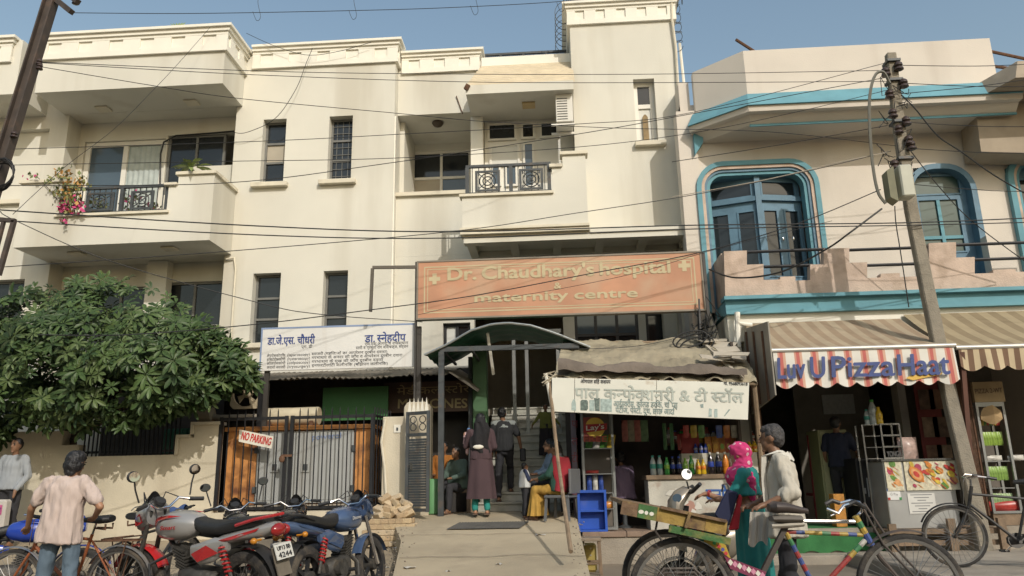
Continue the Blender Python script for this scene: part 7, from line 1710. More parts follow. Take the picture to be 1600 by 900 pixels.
# tank scripts
for s_, txt, mm, mc_ in ((1,'Smart',P_red,mcA),(-1,'Discover',mat('pale_script',(.5,.5,.5),.4),mcB),(1,'Glamour',MATS['pale_script'] if 'pale_script' in MATS else None,mcC)):
    tkp = [c for c in mc_.children if c.name.startswith('fuel_tank')][0]
    x0, x1 = (.84,.66) if s_ > 0 else (.66,.84)
    text_on('lettering', txt, mm, tkp, V(x0,s_*.160,.78), V(x1,s_*.160,.79), .035, up=(0,0,1), normal=(0,s_,0), bold=.02, slant=.3)
# ---------------------------------------------------------------- bicycles
def bicycle(label, pos, fwd, fm, lean=.06, rw=.335, fender=None, group='bicycles', rack=True, cloth=False, steer=0, saddle_m=None, bell=False):
    root = bpy.data.objects.new('bicycle', None); COL.objects.link(root); root.location = pos; root.rotation_euler = (-lean, 0, math.atan2(fwd[1], fwd[0])); tag(root, label, 'bicycle', group)
    def part(name, m, fn, smooth=True, par=None): b = B(); fn(b); return b.obj(name, m, par or root, smooth=smooth)
    L = 1.10
    M_wr = mat('dull_wheel_rim', (.35,.34,.32), .35, metal=.8, var=.2)
    wheel_geo(root, (0,0,rw), rw, .038, 30, rim_m=M_wr, hubr=.03, rimw=.014); wheel_geo(root, (L,0,rw), rw, .038, 30, rim_m=M_wr, hubr=.025, rimw=.014)
    bbx = V(.46,0,.29); st = V(.30,0,.80); hd0 = V(.86,0,.84); hd1 = V(.90,0,.70)
    part('frame', fm, lambda b: (b.tube([bbx,st],.016,8), b.tube([st-V(-.01,0,.05),hd0-V(0,0,.03)],.015,8), b.tube([bbx,hd1],.017,8), b.tube([hd0+V(-.01,0,.06),hd1-V(-.01,0,.04)],.02,8), b.tube([bbx,(.0,.05,rw)],.010,6), b.tube([bbx,(.0,-.05,rw)],.010,6), b.tube([st-V(0,0,.06),(0,.05,rw)],.009,6), b.tube([st-V(0,0,.06),(0,-.05,rw)],.009,6)))
    part('fork', fm, lambda b: (b.tube([hd1,(1.0,.045,.50),(L,.05,rw)],.012,6), b.tube([hd1,(1.0,-.045,.50),(L,-.05,rw)],.012,6)))
    part('seat_post', M_chrome, lambda b: b.tube([st,(.27,0,.90)],.012,8))
    part('saddle', saddle_m or M_seat, lambda b: hull(b, [(.10,0,.945,.06,.03),(.14,0,.945,.105,.04),(.22,0,.94,.095,.04),(.32,0,.94,.05,.032),(.42,0,.935,.025,.02)], 14))
    part('saddle_springs', M_rust, lambda b: (b.tube([(.13,.06,.90),(.13,.06,.85),(.27,.02,.86)],.010,6), b.tube([(.13,-.06,.90),(.13,-.06,.85),(.27,-.02,.86)],.010,6)))
    part('handlebar', M_chrome, lambda b: b.tube([(.70,-.27,1.0),(.84,-.26,1.02),(.90,-.12,1.0),(.85,0,.98),(.90,.12,1.0),(.84,.26,1.02),(.70,.27,1.0)],.011,8))
    for s in (-1,1): part('grip', M_plast, lambda b: b.tube([(.76,s*.27,1.01),(.66,s*.27,.99)],.017,8))
    part('stem', M_chrome, lambda b: b.tube([hd0,(.85,0,.98)],.013,8))
    part('brake_rods', M_chrome, lambda b: (b.tube([(.88,-.1,1.0),(.93,0,.95),(.96,0,.7)],.004,5),))
    part('crank', M_chrome, lambda b: (b.bar(bbx+V(0,-.07,0), bbx+V(.12,-.07,-.12),.015), b.bar(bbx+V(0,.07,0), bbx+V(-.12,.07,.12),.015), b.tube([bbx+V(0,-.08,0),bbx+V(0,.08,0)],.018,8), b.lathe([(.085,-.003),(.085,.003)],20,bbx+V(0,-.055,0),Matrix.Rotation(R(90),3,'X'))), False)
    for s in (-1,1): part('pedal', M_plast, lambda b: b.cbox(bbx+V(-s*.12,s*.12,s*.12), (.09,.08,.022)))
    part('chain_cover', fm, lambda b: hull(b, [(-.03,-.06,rw,.008,.045),(.2,-.06,.31,.01,.05),(.52,-.06,.29,.01,.075),(.56,-.06,.29,.005,.03)], 10))
    fm2 = fender or M_plast
    for cx_, a0, a1 in ((0,-10,150),(L,25,150)):
        part('mudguard', fm2, lambda b: b.grid(16, 6, lambda u, v: (lambda a, r_: (cx_+r_*math.cos(a), (v-.5)*.062, rw+r_*math.sin(a)))(R(a0+(a1-a0)*u) if cx_ else R(180-(a0+(a1-a0)*u)), rw+.028-.012*(2*v-1)**2)))
    if rack: part('carrier', M_rust, lambda b: (b.tube([(.24,.06,.74),(-.22,.06,.74),(-.22,-.06,.74),(.24,-.06,.74)],.008,6), b.tube([(-.1,.06,.74),(0,.055,rw)],.007,5), b.tube([(-.1,-.06,.74),(0,-.055,rw)],.007,5), b.tube([(0.0,.06,.74),(0.0,-.06,.74)],.006,5), b.tube([(.12,.06,.74),(.12,-.06,.74)],.006,5)))
    part('stand', M_rust, lambda b: b.tube([(.0,.06,rw),(-.14,.14,.02)],.008,6))
    if cloth: part('blue_cloth', mat('blue_rag',(.04,.075,.19),.9,var=.25), lambda b: b.grid(14, 12, lambda u, v: V(.86+.05*math.sin(v*6.28)+.01*math.sin(u*9), -.14+.26*u, .97+.06*math.cos(v*6.28)-.04*u+.015*math.sin(u*11+v*7))))
    return root
bicycle('orange brown bicycle with silver mudguard beside the man in the T-shirt', (PX(186,900,7.65),7.65,0), (-1,.03), mat('orange_brown_frame',(.30,.09,.03),.5,var=.3,stain=.4,stain_col=(.12,.07,.04),stain_scale=10), .05, fender=mat('silver_mudguard',(.5,.49,.47),.3,metal=.8,var=.15))
bicycle('black bicycle facing the wall with a blue rag on its handlebar', (PX(192,880,8.05),8.05,0), (.12,1), mat('black_cycle_frame',(.03,.028,.026),.5,var=.3,stain=.5,stain_col=(.14,.08,.05),stain_scale=9), .03, cloth=True)
bicycle('rusty bicycle parked at the packet shop forecourt', (PX(1668,870,9.25),9.25,.17), (-.96,.2), MATS['black_cycle_frame'], .05, rw=.345, rack=False)
# ---------------------------------------------------------------- cycle rickshaw
rk_ = thing('cycle_rickshaw', 'painted cargo cycle rickshaw with flower decorated side and plank deck', 'rickshaw', tuple(PZ(1065,1000,0)))
YR_ = 6.1; rr_ = .40
def rp(px, py, dy=0): return P(px, py, YR_+dy)
ax = rp(1066, 919); zc_ = .40; ax.z = zc_
M_rr = mat('worn_rim_steel', (.32,.31,.29), .4, metal=.8, var=.25)
def wheel_w(parent, c, r, w, sp):
    wh = wheel_geo(parent, c, r, w, sp, rim_m=M_rr, hubr=.035, rimw=.02); return wh
wheel_w(rk_, ax, rr_, .045, 40); wheel_w(rk_, ax+V(.02,.92,0), rr_, .045, 40)
fx = rp(1424, 918); fx.z = zc_; wheel_w(rk_, fx, rr_, .042, 40)
def rpart(name, m, fn, smooth=False, bevel=0): b = B(); fn(b); return b.obj(name, m, rk_, smooth=smooth, bevel=bevel)
rpart('axle', M_rust, lambda b: b.tube([ax+V(0,-.06,0), ax+V(.02,1.0,0)], .02, 8), True)
# deck planks
M_yelp = mat('chipped_yellow_paint', (.36,.24,.06), .8, var=.35, scale=8, bump=.4, bscale=30, stain=.8, stain_col=(.16,.09,.04), stain_scale=6, stain_pos=.5); M_grnp = mat('chipped_green_paint', (.06,.15,.045), .8, var=.35, scale=10, bump=.4, bscale=30, stain=.7, stain_col=(.25,.2,.06), stain_scale=9, stain_pos=.5)
M_brp = mat('worn_brown_plank', (.17,.105,.06), .85, var=.45, scale=14, bump=.5, bscale=30, stain=.55, stain_col=(.36,.25,.08), stain_scale=9, stain_pos=.5)
d0, d1 = rp(968,790,-.0), rp(1128,822,-.0)
dd = (d1-d0); 
for k in range(6):
    y = YR_-.14+.21*k; o = V(0,0,.0)
    bb = B(); a, c = d0.copy(), d1.copy(); a.y = c.y = y; bb.bar(a+V(.0,.1,.03), c+V(0,.1,.03), .195, .03, up=(0,1,0)) if False else bb.bar(a+V(0,.1,.03), c+V(0,.1,.03), .195, .03, up=(0,0,1)); bb.obj('plank', M_brp, rk_, bevel=.004)
nl = len(rk_.children)
# near side board in three painted sections plus rails
for u0, u1, m_ in ((0,.16,M_brp),(.16,.34,M_grnp),(.34,.62,M_yelp),(.62,.80,M_brp),(.80,1.0,M_yelp)):
    bb = B(); a, c = d0+dd*u0, d0+dd*u1; bb.bar(a+V(.001,-.16,-.005), c+V(-.001,-.16,-.005), .03, .10, up=(0,0,1)); bb.obj('side_board', m_, rk_)
bb = B(); bb.bar(d0+dd*.38+V(0,-.185,.052), d1+V(0,-.185,.045), .035, .022); bb.obj('side_rail', M_brp, rk_)
bb = B(); bb.bar(d0+dd*.45+V(0,-.155,-.09), d1+V(0.02,-.155,-.10), .03, .05); bb.obj('green_rail', M_grnp, rk_)
for u, w_ in ((.19,.06),(.24,.04),(.29,.05)):
    p = d0+dd*u+V(0,-.177,-.01); bb = B(); disc(bb, p, w_*.35, (0,-1,0), 8, .015); bb.obj('painted_flower', M_signw, rk_, fix=False)
bb = B(); bb.bar(d0+dd*.60+V(0,-.19,-.06), d0+dd*.655+V(0,-.19,.055), .045, .02); bb.obj('cleat', M_brp, rk_)
# decorated side panel, from below the deck to the chain tube
M_teal = mat('teal_panel_paint', (.035,.16,.125), .6, var=.2, scale=6, stain=.3, stain_col=(.1,.1,.07), stain_scale=7)
def quadp(name, pts, m, th=.03, off=0):
    b = B(); q = [rp(*p)+V(0,off,0) for p in pts]; n = len(q); b.add(q+[v+V(0,th,0) for v in q], [tuple(range(n)), tuple(range(2*n-1,n-1,-1))]+[(i,i+n,(i+1)%n+n,(i+1)%n) for i in range(n)]); return b.obj(name, m, rk_)
side = quadp('flower_panel', [(1062,818),(1112,830),(1134,846),(1128,856),(1098,846),(1064,833)], M_teal, off=-.02)
quadp('yellow_panel', [(1100,836),(1118,836),(1133,852),(1141,874),(1128,862),(1108,851),(1099,846)], mat('yellow_panel_paint',(.50,.34,.04),.6,var=.25), .035, off=-.03)
tube_p = quadp('chain_tube', [(1130,868),(1146,874),(1196,893),(1190,908),(1140,888)], mat('maroon_panel_paint',(.19,.03,.07),.6,var=.2), .05, off=-.03)
cols_ = [mat('folk_%d'%k, c, .6) for k, c in enumerate(((.55,.05,.05),(.10,.10,.35),(.6,.35,.04),(.6,.25,.35),(.05,.3,.08)))]
random.seed(12)
for k, (px, py, r_) in enumerate(((1073,825,.022),(1084,830,.026),(1096,836,.028),(1079,834,.015),(1090,828,.015),(1106,841,.018),(1068,829,.014))):
    p = rp(px,py)+V(0,-.022,0)
    for j in range(5): a = j*1.256; b = B(); disc(b, p+V(r_*.6*math.cos(a),-.001*(j%2),r_*.6*math.sin(a)), r_*.5, n=8); b.obj('painted_petal', cols_[k % 2], rk_, fix=False)
    b = B(); disc(b, p+V(0,-.003,0), r_*.35, n=8); b.obj('painted_petal', cols_[2], rk_, fix=False)
for k, (px,py) in enumerate(((1109,842),(1115,848),(1122,853),(1128,858),(1133,864))): p = rp(px,py)+V(0,-.032,0); b = B(); disc(b, p, .014, n=8); b.obj('painted_dot', cols_[(0,4,0,1,0)[k]], rk_, fix=False)
for k in range(8):
    t = k/7; px, py = 1140+50*t, 878+20*t; p = rp(px,py)+V(0,-.032,0); b = B(); s_=.02; b.add([p+V(-s_,0,0),p+V(0,0,-s_*1.2),p+V(s_,0,0),p+V(0,0,s_*1.2)],[(0,1,2,3)]); b.obj('painted_diamond', (M_signw, cols_[3])[k%2], rk_, fix=False)
M_gfr = mat('grimy_frame_steel', (.09,.075,.065), .6, metal=.3, var=.3, stain=.4, stain_col=(.18,.1,.06), stain_scale=9)
def tubeP(name, pts, r, m): b = B(); b.tube([rp(*p) if len(p) == 2 else rp(p[0],p[1],p[2]) for p in pts], r, 8); return b.obj(name, m, rk_, smooth=True)
M_paint = {c: mat('wrap_'+c, v, .55, var=.35, scale=40, stain=.4, stain_col=(.16,.12,.09), stain_scale=25) for c, v in (('red',(.33,.045,.04)),('blue',(.05,.085,.26)),('yellow',(.44,.30,.06)),('green',(.05,.20,.08)),('white',(.46,.44,.39)))}
def banded(a, c, n, r, seq, Yo=0):
    A, C = rp(*a), rp(*c)
    for k in range(n):
        b = B(); b.tube([A.lerp(C,k/n), A.lerp(C,(k+1)/n)], r, 8); b.obj('painted_tube', M_paint[seq[k % len(seq)]], rk_, smooth=True)
b = B(); A, C = rp(1236,806), rp(1192,893); b.bar(A, C, .035, .05, up=(0,1,0)); b.obj('saddle_strut', M_gfr, rk_)
tubeP('top_tube', [(1240,814),(1336,815)], .014, M_chrome)
banded((1230,831),(1352,836), 9, .015, ('red','blue','yellow','yellow','green','red','yellow','blue','yellow'))
banded((1223,822),(1270,912), 9, .019, ('red','yellow','green','blue','red','blue','red','blue','red'))
banded((1336,806),(1362,852), 5, .026, ('yellow','green','yellow','blue','blue'))
banded((1352,844),(1296,905), 7, .019, ('white','green','yellow','red','red','red','red'))
tubeP('fork', [(1358,846),(1376,872),(1400,900),(1424,918)], .018, M_gfr)
tubeP('fork_brace', [(1346,790,-.03),(1380,850,-.03),(1440,912,-.04)], .009, M_gfr); tubeP('fork_brace', [(1350,786,.05),(1390,846,.05),(1452,912,.04)], .009, M_gfr)
b = B(); b.tube([rp(1312,786), rp(1300,782), rp(1290,788)], .016, 8); b.obj('grip', M_plast, rk_, smooth=True)
tubeP('handlebar', [(1312,786,.1),(1328,782,.15),(1343,785,.12),(1349,796,.05),(1338,808,0),(1332,815,0)], .011, M_chrome); tubeP('handlebar', [(1292,795,-.25),(1310,802,-.28),(1318,790,-.25),(1330,786,-.2),(1348,790,-.1),(1346,800,0)], .011, M_chrome)
b = B(); b.tube([rp(1322,790,-.22), rp(1335,784,-.2), rp(1350,792,-.15)], .017, 8); b.obj('grip', M_plast, rk_, smooth=True)
tubeP('brake_lever', [(1298,806,-.26),(1312,800,-.26),(1320,792,-.24)], .006, M_chrome)
b = B(); b.grid(14, 6, lambda u, v: (lambda a, r_: fx+V(r_*math.cos(a), (v-.5)*.075, r_*math.sin(a)))(R(70+62*u), rr_+.03-.012*(2*v-1)**2)); b.obj('mudguard', M_gfr, rk_, smooth=True)
# saddle with folded cloths below
sx = rp(1228,793)
b = B(); hull(b, [(sx.x-.13,YR_,sx.z+.0,.055,.03),(sx.x-.09,YR_,sx.z+.005,.10,.045),(sx.x,YR_,sx.z,.08,.04),(sx.x+.1,YR_,sx.z-.02,.035,.028),(sx.x+.16,YR_,sx.z-.03,.02,.018)], 14); b.obj('saddle', mat('brown_leather',(.06,.045,.038),.4,var=.3), rk_, smooth=True)
b = B(); hull(b, [(sx.x-.12,YR_,sx.z-.08,.08,.02),(sx.x-.05,YR_,sx.z-.08,.10,.03),(sx.x+.1,YR_,sx.z-.085,.08,.026)], 12); b.obj('folded_cloth', mat('grey_cloth',(.16,.14,.115),.9,var=.2), rk_, smooth=True)
b = B(); hull(b, [(sx.x-.13,YR_,sx.z-.13,.06,.02),(sx.x+.0,YR_,sx.z-.125,.08,.025),(sx.x+.11,YR_,sx.z-.12,.06,.02)], 12); b.obj('folded_cloth', mat('dirty_white_cloth',(.44,.40,.33),.9,var=.15), rk_, smooth=True)
# springs and hoop under the deck
for k in range(3): b = B(); b.tube([ax+V(-.25+.05*k,.02+.01*k,.02), ax+V(-.12,.02,.17-.03*k), ax+V(.1,.02,.17-.03*k), ax+V(.22-.05*k,.02,.05)], .012, 6); b.obj('leaf_spring', M_gfr, rk_, smooth=True)
for (px,py) in ((1028,830),(1058,838)): b = B(); b.tube([rp(px,808,-.1), rp(px-4,830,-.1), rp(px+6,845,-.1)], .009, 6); b.obj('deck_hook', M_gfr, rk_, smooth=True)
tubeP('end_hoop', [(1118,816,-.15),(1134,820,-.15),(1138,832,-.15),(1128,840,-.12),(1112,836,-.1)], .013, M_gfr)
# ---------------------------------------------------------------- scooter
sc2 = thing('scooter', 'beige scooter with a round mirror behind the rickshaw deck', 'scooter', tuple(PZ(1100,920,0)))
YS2 = 8.0
def sp2(px, py, dy=0): return P(px, py, YS2+dy)
P_bei = mat('beige_scooter_paint', (.30,.26,.205), .3, metal=.2, var=.12, coat=.4)
def sprt(name, m, fn, smooth=True, bevel=0): b = B(); fn(b); return b.obj(name, m, sc2, smooth=smooth, bevel=bevel)
hx = sp2(1066, 790)
def shield(b):
    rings = []
    for (px, py, hw, dp) in ((1076,762,.10,.05),(1066,770,.14,.08),(1056,785,.17,.08),(1054,800,.18,.07),(1058,830,.17,.06),(1066,860,.12,.05)):
        c = sp2(px,py,.0); rings.append([c+V(-dp*math.cos(2*math.pi*k/14)*1.0, hw*math.sin(2*math.pi*k/14), .02*math.cos(2*math.pi*k/14)) for k in range(14)])
    b.loft(rings)
sprt('front_shield', P_bei, shield)
sprt('emblem', M_glassb, lambda b: disc(b, sp2(1058,778,-.155)+V(0,0,0), .05, (-.5,-.85,.2), 16, .04), False)
sprt('handlebar', M_plast, lambda b: (b.tube([sp2(1076,768,.0), sp2(1082,768,-.2), sp2(1094,756,-.32)], [.03,.02,.02], 8), b.tube([sp2(1076,768,0), sp2(1072,766,.2), sp2(1082,760,.34)], [.03,.02,.02], 8)))
sprt('mirror', M_plast, lambda b: (b.tube([sp2(1076,764,-.1), sp2(1073,752,-.14)], .008, 6), b.ell(sp2(1073,741,-.14), (.06,.015,.055), Matrix.Rotation(.5,3,'Y'))))
sprt('mirror_glass', mat('pale_mirror_face',(.75,.76,.78),.25,metal=.6,var=0), lambda b: disc(b, sp2(1073,741,-.157), .052, (.12,-1,.16), 18), False)  # pale part-metal disc, rougher than the motorcycle mirrors
sb0 = sp2(1090,790)
sprt('body', P_bei, lambda b: hull(b, [(sp2(1082,840).x,YS2,.42,.12,.03),(sp2(1092,840).x,YS2,.50,.14,.12),(sp2(1110,840).x,YS2,.58,.16,.19),(sp2(1140,840).x,YS2,.62,.16,.17),(sp2(1172,840).x,YS2,.68,.08,.07)], 16))
sprt('saddle', M_seat, lambda b: hull(b, [(sp2(1088,800).x,YS2,.82,.08,.05),(sp2(1104,800).x,YS2,.83,.13,.055),(sp2(1136,800).x,YS2,.83,.14,.06),(sp2(1166,800).x,YS2,.86,.10,.04)], 14, 3))
sprt('tail_lamp', M_redlens, lambda b: b.ell((sp2(1174,820).x,YS2-.03,.72),(.04,.09,.05)))
sprt('footboard', M_plast, lambda b: b.box(sp2(1058,850).x, sp2(1096,850).x, YS2-.16, YS2+.16, .30, .34), False)
wheel_geo(sc2, (sp2(1060,850).x-.02,YS2,.22), .22, .075, alloy=6, rim_m=M_plast, hubr=.05); wheel_geo(sc2, (sp2(1146,850).x,YS2,.22), .22, .075, alloy=6, rim_m=M_plast, hubr=.05)
sprt('front_fender', P_bei, lambda b: b.grid(12, 6, lambda u, v: (lambda a, r_: (sp2(1060,850).x-.02+r_*math.cos(a), YS2+(v-.5)*.14, .22+r_*math.sin(a)))(R(15+150*u), .26-.02*(2*v-1)**2)))
sprt('steering_column', M_plast, lambda b: b.tube([(sp2(1060,850).x-.02,YS2,.22), sp2(1072,790)], .03, 8))
# ================================================================ people
def cap(b, a, c, ra, rb, n=12):
    """closed tapered capsule"""
    a = Vector(a); c = Vector(c); d = c - a; L = d.length
    if L < 1e-5: return b.ell(a, (ra,)*3, None, n, 8)
    d /= L; x = d.orthogonal().normalized(); y = d.cross(x); rings = []
    st = [(a - d*ra*math.cos(t), ra*math.sin(t)) for t in (.15,.6,1.1)] + [(a, ra), (c, rb)] + [(c + d*rb*math.cos(t), rb*math.sin(t)) for t in (1.1,.6,.15)]
    for p, r in st: rings.append([p + (x*math.cos(2*math.pi*k/n) + y*math.sin(2*math.pi*k/n))*r for k in range(n)])
    b.loft(rings)
def blob(name, prims, m, parent, voxel=.012, amp=0.0, freq=9.0, stretch=(1,1,.45), smooth=4, seed=0, shrink=None):
    """union of capsules and ellipsoids remeshed to one continuous skin; amp adds cloth folds"""
    b = B()
    for p in prims:
        if p[0] == 'c': cap(b, *p[1:])
        elif p[0] == 'l': b.loft(p[1])
        else: b.ell(p[1], p[2], p[3] if len(p) > 3 else None, 16, 12)
    me = b.mesh('tmp', m); o = bpy.data.objects.new('tmp', me); COL.objects.link(o)
    md = o.modifiers.new('r', 'REMESH'); md.mode = 'VOXEL'; md.voxel_size = voxel
    if smooth: sm = o.modifiers.new('s', 'SMOOTH'); sm.factor = .5; sm.iterations = smooth
    bpy.context.view_layer.update()
    nm = bpy.data.meshes.new_from_object(o.evaluated_get(DG())); bpy.data.objects.remove(o); bpy.data.meshes.remove(me)
    nm.name = name
    if amp:
        off = Vector((seed*3.1, seed*1.7, seed)); nrm = [v.normal.copy() for v in nm.vertices]
        for v, n_ in zip(nm.vertices, nrm):
            q = Vector((v.co.x*stretch[0], v.co.y*stretch[1], v.co.z*stretch[2]))*freq + off
            f = noise.noise(q); v.co += n_ * amp * (f + .5*noise.noise(q*2.3))
    nm.polygons.foreach_set('use_smooth', [True]*len(nm.polygons)); nm.materials.clear(); nm.materials.append(m); nm.update()
    r = bpy.data.objects.new(name, nm); COL.objects.link(r); r.parent = parent
    return r
SKIN = mat('brown_skin', (.22,.115,.065), .5, var=.12, scale=10, sub=.05); SKIN2 = mat('light_brown_skin', (.36,.19,.11), .5, var=.1, scale=10, sub=.05)
M_hair = mat('black_hair', (.012,.011,.012), .45, var=.3, scale=30, bump=.4, bscale=120)
M_ghair = mat('greying_hair', (.055,.05,.048), .6, var=.5, scale=60, bump=.4, bscale=120)
def hand(b_prims, w, d, up, s=1.0, curl=.5):
    """palm and five fingers at wrist w, pointing along d, palm normal up"""
    w = Vector(w); d = Vector(d).normalized(); up = Vector(up); up = (up - d*up.dot(d)).normalized(); side = d.cross(up)
    pl = w + d*.05*s
    b_prims.append(('c', w, w + d*.03*s, .024*s, .026*s))
    for k in range(4):
        o = side*((k-1.5)*.019*s); L = (.062,.072,.068,.052)[k]*s
        b_prims.append(('c', w + d*.02*s + o*.7, w + d*.085*s + o, .016*s, .0115*s))
        p0 = w + d*.085*s + o; p1 = p0 + (d*math.cos(curl*.6) - up*math.sin(curl*.6))*L*.5; p2 = p1 + (d*math.cos(curl*1.6) - up*math.sin(curl*1.6))*L*.5
        b_prims += [('c', p0, p1, .0095*s, .0088*s), ('c', p1, p2, .0088*s, .0075*s)]
    t0 = w + d*.03*s - side*.024*s; t1 = t0 + (d*.75 - side*.6 - up*.3)*.038*s; t2 = t1 + (d*.9 - up*.5)*.028*s
    b_prims += [('c', t0, t1, .013*s, .010*s), ('c', t1, t2, .010*s, .008*s)]
def person(label, pos, face, H, J=None, skin=None, shirt=None, sleeve='short', lower=None, lower_kind='trousers', hair=None, hair_kind='short', voxel=.012, loose=1.0, hem=None, group=None, sandals=True, fingers=True, head_turn=(0,0), bulk=1.0, seated=False, curls=(.5,.5), extra=None):
    k = H/1.70; skin = skin or SKIN
    D = dict(pel=(0,0,.93), waist=(0,.0,1.06), chest=(0,0,1.27), neck=(0,-.005,1.43), head=(0,.02,1.585),
             hipL=(-.085,0,.90), hipR=(.085,0,.90), kneL=(-.095,.02,.49), kneR=(.095,.02,.49), ankL=(-.10,-.02,.085), ankR=(.10,-.02,.085),
             shL=(-.17,-.01,1.385), shR=(.17,-.01,1.385), elL=(-.22,-.03,1.11), elR=(.22,-.03,1.11), wrL=(-.23,.06,.87), wrR=(.23,.06,.87), hdL=(0,.25,-1), hdR=(0,.25,-1), toeL=(-.02,1,0), toeR=(.02,1,0))
    if J: D.update(J)
    j = {a: (Vector(v)*k if a[:2] not in ('hd','to') else Vector(v)) for a, v in D.items()}
    root = bpy.data.objects.new('person', None); COL.objects.link(root); root.location = pos; root.rotation_euler = (0,0,face); root.empty_display_size = .2; tag(root, label, 'person', group)
    w = bulk
    torso_dir = (j['neck']-j['pel']).normalized(); tq = Vector((0,0,1)).rotation_difference(torso_dir).to_matrix()
    hd = j['head']; hq = Euler((head_turn[1], 0, head_turn[0])).to_matrix()
    P_ = [('e', j['chest'], (.15*k*w,.10*k*w,.17*k), tq), ('e', j['waist'], (.125*k*w,.092*k*w,.14*k), tq), ('e', j['pel'], (.15*k*w,.105*k*w,.12*k), tq),
          ('c', j['shL'], j['shR'], .052*k, .052*k), ('c', j['chest'], j['neck'], .07*k, .052*k), ('c', j['neck']-torso_dir*.02*k, hd-Vector((0,0,.05*k)), .052*k, .048*k),
          ('e', hd+hq@Vector((0,-.012,.02))*k, (.074*k,.092*k,.098*k), hq), ('e', hd+hq@Vector((0,.022,-.045))*k, (.055*k,.062*k,.068*k), hq),
          ('c', hd+hq@Vector((0,.085,.012))*k, hd+hq@Vector((0,.103,-.022))*k, .010*k, .015*k),
          ('e', hd+hq@Vector((0,.072,-.062))*k, (.022*k,.016*k,.012*k), hq), ('e', hd+hq@Vector((0,.068,-.10))*k, (.026*k,.02*k,.018*k), hq)]
    for s in (-1,1): P_.append(('e', hd+hq@Vector((s*.076,-.008,-.005))*k, (.010*k,.020*k,.032*k), hq))
    for s in 'LR':
        P_ += [('c', j['sh'+s], j['el'+s], .046*k*w, .037*k*w), ('c', j['el'+s], j['wr'+s], .037*k*w, .025*k), ('c', j['hip'+s], j['kne'+s], .078*k*w, .053*k*w), ('c', j['kne'+s], j['ank'+s], .052*k*w, .034*k)]
        a = j['ank'+s]; t = j['toe'+s].normalized(); P_ += [('c', a-t*.03*k-Vector((0,0,.045*k)), a+t*.14*k-Vector((0,0,.055*k)), .034*k, .028*k), ('c', a, a+t*.06*k-Vector((0,0,.03*k)), .035*k, .034*k)]
        d_ = j['hd'+s]
        if fingers: hand(P_, j['wr'+s], d_, Vector((-1 if s=='L' else 1, 0, .1)) if abs(d_.normalized().z) > .7 else Vector((0,0,1)), k, curls[0 if s=='L' else 1])
        else: P_.append(('c', j['wr'+s], j['wr'+s]+d_.normalized()*.11*k, .03*k, .02*k))
    blob('body', P_, skin, root, voxel if fingers is False else min(voxel, .0085), smooth=3)
    # eyes and brows
    b = B()
    for s in (-1,1): b.ell(hd+hq@Vector((s*.030,.083,.012))*k, (.012*k,.006*k,.007*k), hq, 8, 6); b.ell(hd+hq@Vector((s*.030,.088,.034))*k, (.020*k,.006*k,.005*k), hq, 8, 4)
    o = b.obj('eyes', M_hair, None, smooth=True); o.parent = root
    if shirt:
        L = loose; hm = j['pel'] if hem is None else Vector(hem)*k
        def rg(c, hw, hd_, n=24, e=2.5): return [c + tq @ Vector((hw*math.copysign(abs(math.cos(2*math.pi*i/n))**(2/e), math.cos(2*math.pi*i/n)), hd_*math.copysign(abs(math.sin(2*math.pi*i/n))**(2/e), math.sin(2*math.pi*i/n)), 0)) for i in range(n)]
        top = (j['shL']+j['shR'])/2
        S = [('l', [rg(hm-torso_dir*.04*k, .192*k*w*L, .150*k*w*L), rg(hm.lerp(j['chest'],.35), .178*k*w*L, .138*k*w*L), rg(hm.lerp(j['chest'],.75), .165*k*w*L, .120*k*w*L), rg(j['chest'], .172*k*w*L, .122*k*w*L), rg(j['chest'].lerp(top,.6), .172*k*w*L, .108*k*w*L), rg(top+torso_dir*.035*k, .135*k*w, .075*k*w), rg(top+torso_dir*.055*k, .075*k, .06*k)]),
             ('c', j['shL'], j['shR'], .056*k*L, .056*k*L), ('c', j['chest'], j['neck']-torso_dir*.025*k, .09*k, .058*k)]
        for s in 'LR':
            e = j['el'+s]
            if sleeve == 'short': e2 = j['sh'+s].lerp(e, .72); S.append(('c', j['sh'+s], e2, .064*k*L, .062*k*L))
            elif sleeve == 'long': S += [('c', j['sh'+s], e, .064*k*L, .054*k*L), ('c', e, e.lerp(j['wr'+s], .88), .054*k*L, .042*k*L)]
            elif sleeve == 'rolled': S += [('c', j['sh'+s], e, .066*k*L, .058*k*L), ('c', e, e.lerp(j['wr'+s], .30), .060*k*L, .058*k*L)]
        blob('shirt', S, shirt, root, voxel, amp=(.019 if voxel < .0115 else .013)*k, freq=12, stretch=(1.5,1.5,.42), seed=H*10, smooth=6)
    if lower and lower_kind == 'trousers':
        T = [('e', j['pel'], (.163*k*w,.122*k*w,.135*k), tq)]
        for s in 'LR': T += [('c', j['hip'+s], j['kne'+s], .090*k*w, .068*k*w), ('c', j['kne'+s], j['ank'+s]+Vector((0,0,.02*k)), .068*k*w, .056*k*w)]
        blob('trousers', T, lower, root, voxel, amp=.018*k, freq=12, seed=H*7+1, smooth=3)
    if lower and lower_kind == 'skirt':
        zt_, zb2 = j['waist'].z-.02*k, .04*k; b = B(); ph = random.random()*6
        def sk(u, v):
            a = 2*math.pi*u; r = (.172+.03*v**.7)*k*w*loose; f = 1+(.03+.07*v)*math.sin(a*11+ph+v*1.5)*.8+.04*v*math.sin(a*5+2*ph); c = j['pel'].lerp(Vector(((j['ankL'].x+j['ankR'].x)/2,(j['ankL'].y+j['ankR'].y)/2,0)), v)
            return Vector((c.x+r*f*math.cos(a), c.y+r*.82*f*math.sin(a), zt_+(zb2-zt_)*v))
        b.grid(73, 22, sk); o = b.obj('skirt', lower, None, smooth=True); o.parent = root
